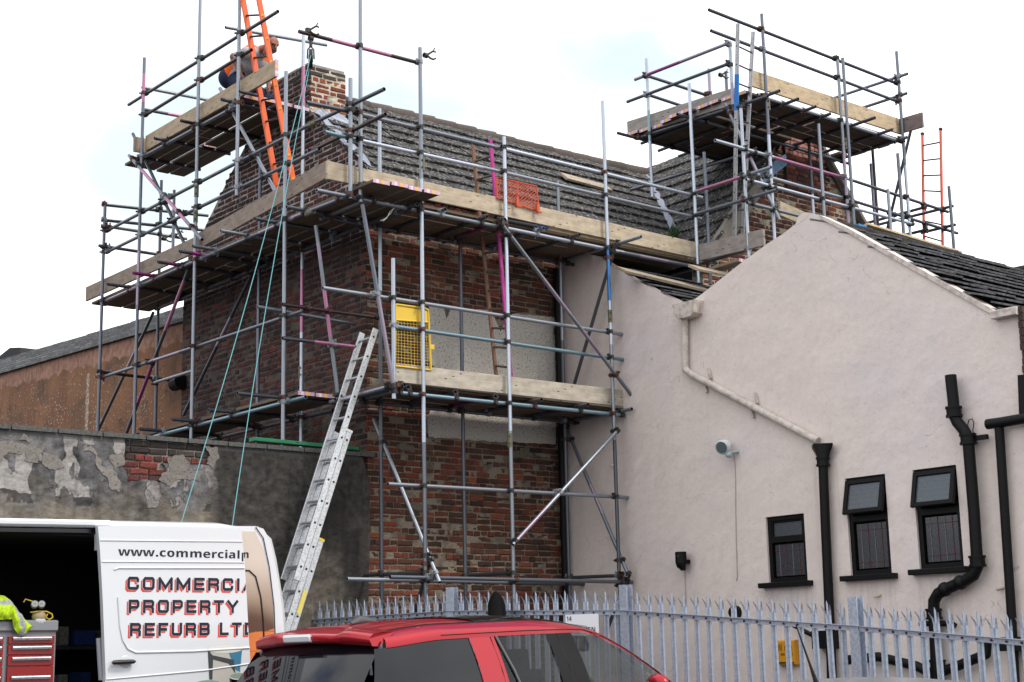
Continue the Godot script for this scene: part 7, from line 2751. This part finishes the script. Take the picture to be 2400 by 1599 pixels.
	door.append_array([Vector2(5.219, 1.932), Vector2(5.175, 2.512), Vector2(5.141, 2.87)])
	body = MB.new()
	body.prism(v2(door), Vector3(0, 0, zd), Vector3.RIGHT, Vector3.UP, 0.05)
	var dr := put("sliding_door", body, M.van, o)
	# pressed lines of the door: shallow ridges
	var fz := zd + 0.001
	for e in [[[Vector2(5.139, 2.946), Vector2(6.385, 2.972)], 0.006], [[Vector2(5.158, 2.782), Vector2(6.408, 2.802)], 0.006], [[Vector2(5.263, 2.722), Vector2(5.298, 2.736), Vector2(6.408, 2.756)], 0.008], [[Vector2(5.301, 2.513), Vector2(5.326, 2.285), Vector2(5.351, 2.187), Vector2(5.395, 2.119), Vector2(5.461, 2.089), Vector2(5.945, 2.091), Vector2(6.466, 2.111)], 0.009], [[Vector2(5.224, 1.891), Vector2(6.061, 1.939), Vector2(6.479, 1.984)], 0.007]]:
		var pts := []
		var rad := []
		for p in e[0]:
			pts.append(Vector3(p.x, p.y, fz))
			rad.append(e[1])
		body = MB.new()
		body.sweep(pts, rad, 8)
		put("pressing", body, M.van, dr)
	# handle in its round recess
	var hc := Vector3(5.381, 2.019, -11.275)
	body = MB.new()
	body.col = Color(0.78, 0.78, 0.8)
	body.ball(Vector3(hc.x, hc.y, zd - 0.004), Vector3(0.062, 0.052, 0.012), 8, 18)
	put("handle_recess", body, M.van, dr)
	body = MB.new()
	body.col = Color(0.012, 0.012, 0.014)
	var h0 := Vector3(5.248, 2.015, -11.24)
	var h1 := Vector3(5.449, 2.02, -11.24)
	body.sweep([h0, h0.lerp(h1, 0.08), h0.lerp(h1, 0.3), h0.lerp(h1, 0.7), h0.lerp(h1, 0.92), h1], [0.004, 0.017, 0.019, 0.018, 0.016, 0.004], 12)
	put("handle", body, M.gloss, dr)
	# lettering, three sheets deep: red shadow, white outline, navy face
	var ink := Color(0.004, 0.004, 0.022)
	for e in [["COMMERCIA", "COMMERCI", (Vector3(5.374, 2.569, -11.275)), (Vector3(7.191, 2.594, -11.275)), (Vector3(5.371, 2.671, -11.275)), 577.0], ["PROPERTY", "PROPERTY", (Vector3(5.391, 2.391, -11.275)), (Vector3(6.358, 2.403, -11.275)), (Vector3(5.388, 2.494, -11.275)), 900.0], ["REFURB LTD", "REFURB LT", (Vector3(5.407, 2.213, -11.275)), (Vector3(5.407, 2.213, -11.275)), (Vector3(5.404, 2.315, -11.275)), 583.0]]:
		var lo: Vector3 = e[2]
		var xr: float = Vector3(6.367, 2.589, -11.275).x
		var clip := Vector3(6.423, 2.59, -11.275).x
		if e[0] == "PROPERTY":
			xr = Vector3(6.355, 2.403, -11.275).x
			clip = 1e9
		elif e[0] == "REFURB LTD":
			xr = Vector3(6.389, 2.218, -11.275).x
			clip = Vector3(6.452, 2.217, -11.275).x
		var hgt: float = e[4].y - lo.y
		var oo := Vector3(0, 0, zd)
		var tilt := Vector3(1, -0.003, 0).normalized()
		for q in [[-0.014, -0.016, 0.0115, 0.0015, Color(0.62, 0.05, 0.035)], [0.0, 0.0, 0.0142, 0.003, Color(0.66, 0.69, 0.73)], [0.0, 0.0, 0.0115, 0.0045, ink]]:
			put("lettering", block_word(e[0], e[1].length(), lo.x + q[0], xr + q[0], lo.y + q[1], hgt, q[2], clip, Vector3(0, 0, zd + q[3]), q[4]), M.plain, dr)
	var wl := Vector3(5.291, 2.831, -11.275)
	var wr := Vector3(6.363, 2.856, -11.275).x
	put("lettering", word("www.commercialp", true, wl.x, wr, "www.commercial", wl.y, Vector3(5.289, 2.901, -11.275).y - wl.y, Vector3(0, 0, zd), Vector3.RIGHT, Vector3.UP, ink, Vector3(6.399, 2.868, -11.275).x, 0.0, 0.002), M.plain, dr)
	# printed artwork on the panel behind the door
	var sw := noise(1.1, 401, 3)
	M.art = stained(1.2, 2.4, 256, 512, func(u: float, v: float) -> Color:
		var x := u + 6.0 - 0.0
		var y := v if v > 0.78 else v + 2.4
		var k := sw.get_noise_2d(u * 2.0, y * 2.0)
		var c := Color(0.56, 0.50, 0.44)
		c = c.lerp(Color(0.33, 0.25, 0.19), smoothstep(2.85, 2.45, y))
		var sweep_ := y - 2.22 + 0.06 * sin(u * 9.0)
		if sweep_ < 0.28:
			c = c.lerp(Color(0.10, 0.05, 0.035), smoothstep(0.28, 0.05, sweep_))
		if y < 2.24 + 0.06 * k:
			c = Color(0.58, 0.17, 0.045) * (1.0 + 0.35 * k)
			if fmod(y, 0.16) < 0.008:
				c = c * 0.55
		return c)
	body = MB.new()
	var art: Array = [Vector2(6.416, 3.063), Vector2(6.545, 3.067), Vector2(6.628, 2.927), Vector2(6.688, 2.702), Vector2(6.724, 2.455), Vector2(6.743, 2.175), Vector2(6.755, 1.827)]
	art.append(Vector2(art[-1].x, low + 0.02))
	art.append(Vector2(Vector3(6.411, 1.84, -11.345).x, low + 0.02))
	art.append_array([Vector2(6.408, 2.523)])
	body.prism(v2(art), Vector3(0, 0, zv + 0.004), Vector3.RIGHT, Vector3.UP, 0.002)
	put("printed_artwork", body, M.art, o)
	body = MB.new()
	body.col = Color(0.006, 0.006, 0.008)
	body.sweep([Vector3(6.439, 2.743, -11.342), Vector3(6.495, 2.741, -11.342), Vector3(6.556, 2.692, -11.342), Vector3(6.607, 2.525, -11.342), Vector3(6.634, 2.315, -11.342), Vector3(6.645, 2.106, -11.342)], [0.006, 0.006, 0.006, 0.006, 0.006, 0.006], 6)
	body.sweep([Vector3(6.551, 3.103, -11.342), Vector3(6.625, 3.013, -11.342), Vector3(6.686, 2.772, -11.342), Vector3(6.734, 2.455, -11.342), Vector3(6.75, 2.174, -11.342)], [0.004, 0.004, 0.004, 0.004, 0.004], 6)
	put("panel_seam", body, M.plain, o)
	put("lettering", word("n", true, Vector3(6.439, 2.852, -11.345).x, Vector3(6.487, 2.853, -11.345).x, "n", Vector3(6.439, 2.845, -11.345).y, 0.047, Vector3(0, 0, zv + 0.006), Vector3.RIGHT, Vector3.UP, ink, 1e9, 0.0, 0.001), M.plain, o)
	# printed paint pots at the foot of the door
	var px := 0.00325
	for e in [[Vector3(6.242, 2.107, -11.275), 0.162, 0.036, 0.34, Color(0.42, 0.41, 0.38)], [Vector3(6.371, 1.885, -11.275), 0.088, 0.028, 0.25, Color(0.30, 0.32, 0.30)], [Vector3(6.094, 1.835, -11.275), 0.12, 0.03, 0.25, Color(0.05, 0.08, 0.12)]]:
		var c: Vector3 = e[0]
		var rx: float = e[1]
		var ry: float = e[2]
		var mb := MB.new()
		var lim := Vector3(6.462, 2.073, -11.275).x
		var shape := func(poly: PackedVector2Array, tone: Color, sheet: float) -> void:
			mb.col = tone
			for q in Geometry2D.intersect_polygons(poly, rect(0, low + 0.02, lim, 10)):
				mb.prism(q, Vector3(0, 0, zd + sheet), Vector3.RIGHT, Vector3.UP, 0.0)
		var ell := func(cy: float, a: float, b: float) -> PackedVector2Array:
			var out := PackedVector2Array()
			for i in 28:
				out.append(Vector2(c.x + a * cos(TAU * i / 28), cy + b * sin(TAU * i / 28)))
			return out
		shape.call(v2([Vector2(c.x - rx * 0.97, c.y), Vector2(c.x + rx * 0.97, c.y), Vector2(c.x + rx * 0.82, c.y - e[3]), Vector2(c.x - rx * 0.82, c.y - e[3])]), e[4], 0.0015)
		shape.call(v2([Vector2(c.x + rx * 0.1, c.y), Vector2(c.x + rx * 0.97, c.y), Vector2(c.x + rx * 0.85, c.y - e[3] * 0.55), Vector2(c.x + rx * 0.6, c.y - e[3] * 0.5)]), Color(0.03, 0.16, 0.26), 0.002)
		shape.call(v2([Vector2(c.x - rx * 0.97, c.y), Vector2(c.x - rx * 0.7, c.y - 0.05), Vector2(c.x + rx * 0.5, c.y - 0.09), Vector2(c.x + rx * 0.6, c.y - e[3] * 0.6), Vector2(c.x + rx * 0.45, c.y - e[3] * 0.5), Vector2(c.x + rx * 0.2, c.y - 0.12), Vector2(c.x - rx * 0.66, c.y - 0.085), Vector2(c.x - rx * 0.7, c.y - e[3]), Vector2(c.x - rx * 0.8, c.y - e[3])]), Color(0.035, 0.04, 0.05), 0.0025)
		shape.call(ell.call(c.y, rx, ry), Color(0.55, 0.55, 0.50), 0.003)
		shape.call(ell.call(c.y + 0.004, rx * 0.92, ry * 0.78), Color(0.62, 0.63, 0.60) if e[1] > 0.15 else Color(0.20, 0.28, 0.26), 0.0035)
		put("printed_paint_pot", mb, M.plain, dr)
	# tool chest in the doorway
	var ch := thing("tool_chest", "grey tool chest with red drawers and silver handles inside the open van", "tool chest", Vector3(4.721, 1.882, -11.6))
	var zc := -11.50
	var tl := Vector3(4.269, 2.346, -11.5)
	var tr := Vector3(4.918, 2.338, -11.5)
	body = MB.new()
	body.col = Color(0.20, 0.21, 0.23)
	body.bevel_box(Transform3D(Basis(), Vector3((tl.x + tr.x) / 2, (tl.y + low) / 2, zc - 0.26)), Vector3(tr.x - tl.x, tl.y - low, 0.46), 0.012)
	body.bevel_box(Transform3D(Basis(), Vector3((tl.x + tr.x) / 2, tl.y - 0.045, zc - 0.25)), Vector3(tr.x - tl.x + 0.012, 0.085, 0.49), 0.012)
	put("carcass", body, M.gloss, ch)
	var ys := [1490.0, 1511.0, 1536.0, 1562.0, 1599.0]
	for col_ in [[22.0, 129.0], [-58.0, 10.0]]:
		var a := Vector3(4.54, 2.232, -11.5).x if col_[0] > 0 else Vector3(4.281, 2.234, -11.5).x
		var b := Vector3(4.898, 2.229, -11.5).x if col_[0] > 0 else Vector3(4.5, 2.232, -11.5).x
		var yv := [Vector3(4.716, 2.227, -11.5).y, Vector3(4.718, 2.164, -11.5).y, Vector3(4.722, 2.084, -11.5).y, Vector3(4.725, 2.002, -11.5).y, Vector3(4.731, 1.866, -11.5).y]
		for k in 4:
			body = MB.new()
			body.col = Color(0.22, 0.006, 0.007)
			body.bevel_box(Transform3D(Basis(), Vector3((a + b) / 2, (yv[k] + yv[k + 1]) / 2, zc - 0.02)), Vector3(b - a, yv[k] - yv[k + 1] - 0.006, 0.03), 0.004)
			var d := put("drawer", body, M.gloss, ch)
			body = MB.new()
			body.col = Color(0.85, 0.86, 0.88)
			var hy: float = lerpf(yv[k], yv[k + 1], 0.32 if k < 3 else 0.62)
			body.bevel_box(Transform3D(Basis(Vector3.RIGHT, 0.3), Vector3((a + b) / 2, hy, zc + 0.006)), Vector3((b - a) * 0.84, 0.026, 0.018), 0.005)
			put("handle", body, M.alu, d)
	# hi-vis jacket flung over it
	var jk := MB.new()
	var gj := []
	var fold := noise(1.6, 411, 3)
	var out_px: Array = [Vector2(4.302, 2.513), Vector2(4.398, 2.523), Vector2(4.47, 2.533), Vector2(4.509, 2.543), Vector2(4.549, 2.515), Vector2(4.603, 2.49), Vector2(4.652, 2.439), Vector2(4.688, 2.369), Vector2(4.701, 2.293), Vector2(4.686, 2.255), Vector2(4.614, 2.243), Vector2(4.567, 2.262), Vector2(4.552, 2.306), Vector2(4.536, 2.363), Vector2(4.445, 2.363), Vector2(4.31, 2.36)]
	var nsl := 26
	for i in nsl:
		var u := i / float(nsl - 1)
		var x := lerpf(out_px[0].x, out_px[8].x, u)
		var top := lerpf(out_px[0].y, out_px[3].y, smoothstep(0.0, 0.55, u))
		if u > 0.55:
			top = lerpf(out_px[3].y, out_px[8].y, pow((u - 0.55) / 0.45, 1.7))
		var bot: float = tl.y + 0.004
		if u > 0.60:
			bot = tl.y - 0.11 * sin(PI * clampf((u - 0.60) / 0.40, 0, 1) * 0.8 + 0.25)
		var row := []
		for k in 15:
			var v := k / 14.0
			var p := Vector3(x, lerpf(bot, top, sin(v * PI * 0.5)), zc + 0.035 - 0.28 * (1.0 - cos(v * PI * 0.5)) + 0.05 * sin(v * PI))
			p += Vector3(0, 0.4, 1.0) * 0.028 * fold.get_noise_2d(u * 6.0, v * 3.0)
			row.append(p)
		gj.append(row)
	jk.grid(gj)
	for i in range(0, jk.v.size()):
		var p := jk.v[i]
		var u: float = (p.x - out_px[0].x) / (out_px[8].x - out_px[0].x)
		var stripe: bool = absf(u - 0.78 - 0.04 * sin(p.y * 20.0)) < 0.05 or absf((p.y - tl.y) - 0.085 - 0.045 * sin(u * 3.4)) < 0.017 and u < 0.72
		jk.c[i] = Color(0.32, 0.32, 0.36) if stripe else Color(0.42, 0.62, 0.012)
	single("hi_vis_jacket", jk, M.cloth, "lime yellow high visibility jacket with silver stripes thrown over the tool chest", "jacket")
	# respirator lying beside it
	var rq := Vector3(4.787, 2.392, -11.55)
	var rs := thing("respirator", "half mask respirator with two pale filters beside the hi-vis jacket", "respirator", rq)
	body = MB.new()
	body.col = Color(0.30, 0.24, 0.14)
	body.ball(rq + Vector3(0.0, -0.02, 0), Vector3(0.055, 0.05, 0.05), 8, 12)
	body.col = Color(0.42, 0.44, 0.48)
	body.ball(rq + Vector3(0.0, -0.055, 0.03), Vector3(0.045, 0.03, 0.02), 6, 10)
	put("face_piece", body, M.plain, rs)
	for e in [Vector3(4.729, 2.464, -11.5), Vector3(4.783, 2.464, -11.5)]:
		body = MB.new()
		body.col = Color(0.16, 0.165, 0.17)
		var d := Vector3(-0.3, 0.25, 0.9).normalized()
		body.rod(e - d * 0.03, e + d * 0.012, 0.027, 16)
		body.col = Color(0.30, 0.31, 0.31)
		body.disc(e + d * 0.0125, d, 0.022, 16, 0.012)
		body.col = Color(0.20, 0.20, 0.21)
		body.disc(e + d * 0.0128, d, 0.012, 12)
		put("filter", body, M.plain, rs)
	body = MB.new()
	body.col = Color(0.50, 0.36, 0.03)
	body.sweep([Vector3(4.706, 2.404, -11.52), Vector3(4.767, 2.41, -11.52), Vector3(4.834, 2.41, -11.52), Vector3(4.876, 2.391, -11.52), Vector3(4.884, 2.365, -11.52), Vector3(4.857, 2.349, -11.52), Vector3(4.829, 2.365, -11.52), Vector3(4.842, 2.391, -11.52)], [0.006, 0.006, 0.006, 0.006, 0.006, 0.006, 0.006, 0.006], 6)
	body.sweep([Vector3(4.649, 2.48, -11.52), Vector3(4.662, 2.503, -11.52), Vector3(4.696, 2.493, -11.52), Vector3(4.743, 2.481, -11.52)], [0.004, 0.004, 0.004, 0.004], 6)
	put("strap", body, M.plain, rs)

# wide square lettering drawn with an even stroke, as on the side of the van
const STROKES := {
	"C": [1.05, [[1, 0.76, 1, 0.88, 0.9, 1, 0.12, 1, 0, 0.85, 0, 0.15, 0.12, 0, 0.9, 0, 1, 0.12, 1, 0.24]]],
	"O": [1.08, [[0.5, 1, 0.12, 1, 0, 0.85, 0, 0.15, 0.12, 0, 0.5, 0], [0.5, 0, 0.88, 0, 1, 0.15, 1, 0.85, 0.88, 1, 0.5, 1]]],
	"M": [1.32, [[0, 0, 0, 1, 0.5, 0.12, 1, 1, 1, 0]]],
	"E": [1.0, [[1, 1, 0, 1, 0, 0, 1, 0], [0, 0.5, 0.92, 0.5]]],
	"R": [1.05, [[0, 0, 0, 1], [0.02, 1, 0.86, 1, 1, 0.88, 1, 0.62, 0.86, 0.48, 0.04, 0.48], [0.62, 0.48, 0.9, 0.42, 1, 0.28, 1, 0]]],
	"I": [0.30, [[0.5, 0, 0.5, 1]]],
	"A": [1.2, [[0, 0, 0.5, 1, 1, 0], [0.22, 0.32, 0.78, 0.32]]],
	"P": [1.0, [[0, 0, 0, 1], [0.02, 1, 0.86, 1, 1, 0.88, 1, 0.54, 0.86, 0.40, 0.04, 0.40]]],
	"T": [1.0, [[0, 1, 1, 1], [0.5, 1, 0.5, 0]]],
	"Y": [1.12, [[0, 1, 0.5, 0.42, 1, 1], [0.5, 0.42, 0.5, 0]]],
	"F": [0.95, [[1, 1, 0, 1, 0, 0], [0, 0.5, 0.85, 0.5]]],
	"U": [1.05, [[0, 1, 0, 0.15, 0.12, 0, 0.88, 0, 1, 0.15, 1, 1]]],
	"B": [1.05, [[0, 0, 0, 1], [0.02, 1, 0.86, 1, 0.97, 0.88, 0.97, 0.62, 0.86, 0.5, 0.04, 0.5], [0.8, 0.5, 1, 0.38, 1, 0.12, 0.88, 0, 0.02, 0]]],
	"L": [0.92, [[0, 1, 0, 0, 1, 0]]],
	"D": [1.05, [[0.5, 0, 0, 0, 0, 1, 0.5, 1], [0.5, 1, 0.85, 1, 1, 0.82, 1, 0.18, 0.85, 0, 0.5, 0]]],
}

func block_word(text: String, fit: int, x0: float, x1: float, y0: float, h: float, stroke: float, clip: float, o: Vector3, tone: Color) -> MB:
	var gap := 0.33
	var run := 0.0
	var starts := []
	for ch in text:
		starts.append(run)
		run += (STROKES[ch][0] if STROKES.has(ch) else 0.35) + gap
	var total: float = (starts[fit] if fit < text.length() else run) - gap
	var sc_ := (x1 - x0) / total
	var mb := MB.new()
	mb.col = tone
	var inset := 0.0115
	for i in text.length():
		if not STROKES.has(text[i]):
			continue
		var w: float = STROKES[text[i]][0] * sc_
		var at: float = x0 + starts[i] * sc_
		var lift := 0.0
		for line in STROKES[text[i]][1]:
			var pts := PackedVector2Array()
			for k in range(0, line.size(), 2):
				pts.append(Vector2(at + inset + line[k] * (w - 2 * inset), y0 + inset + line[k + 1] * (h - 2 * inset)))
			var end := Geometry2D.END_BUTT if text[i] in "OD" else Geometry2D.END_SQUARE
			for q in Geometry2D.offset_polyline(pts, stroke, Geometry2D.JOIN_MITER, end):
				if Geometry2D.is_polygon_clockwise(q):
					continue
				var parts := [q]
				if clip < 1e8:
					parts = Geometry2D.intersect_polygons(q, rect(-100, -100, clip, 100))
				for r in parts:
					mb.prism(r, o + Vector3(0, 0, lift), Vector3.RIGHT, Vector3.UP, 0.0)
			lift += 0.0002
	return mb
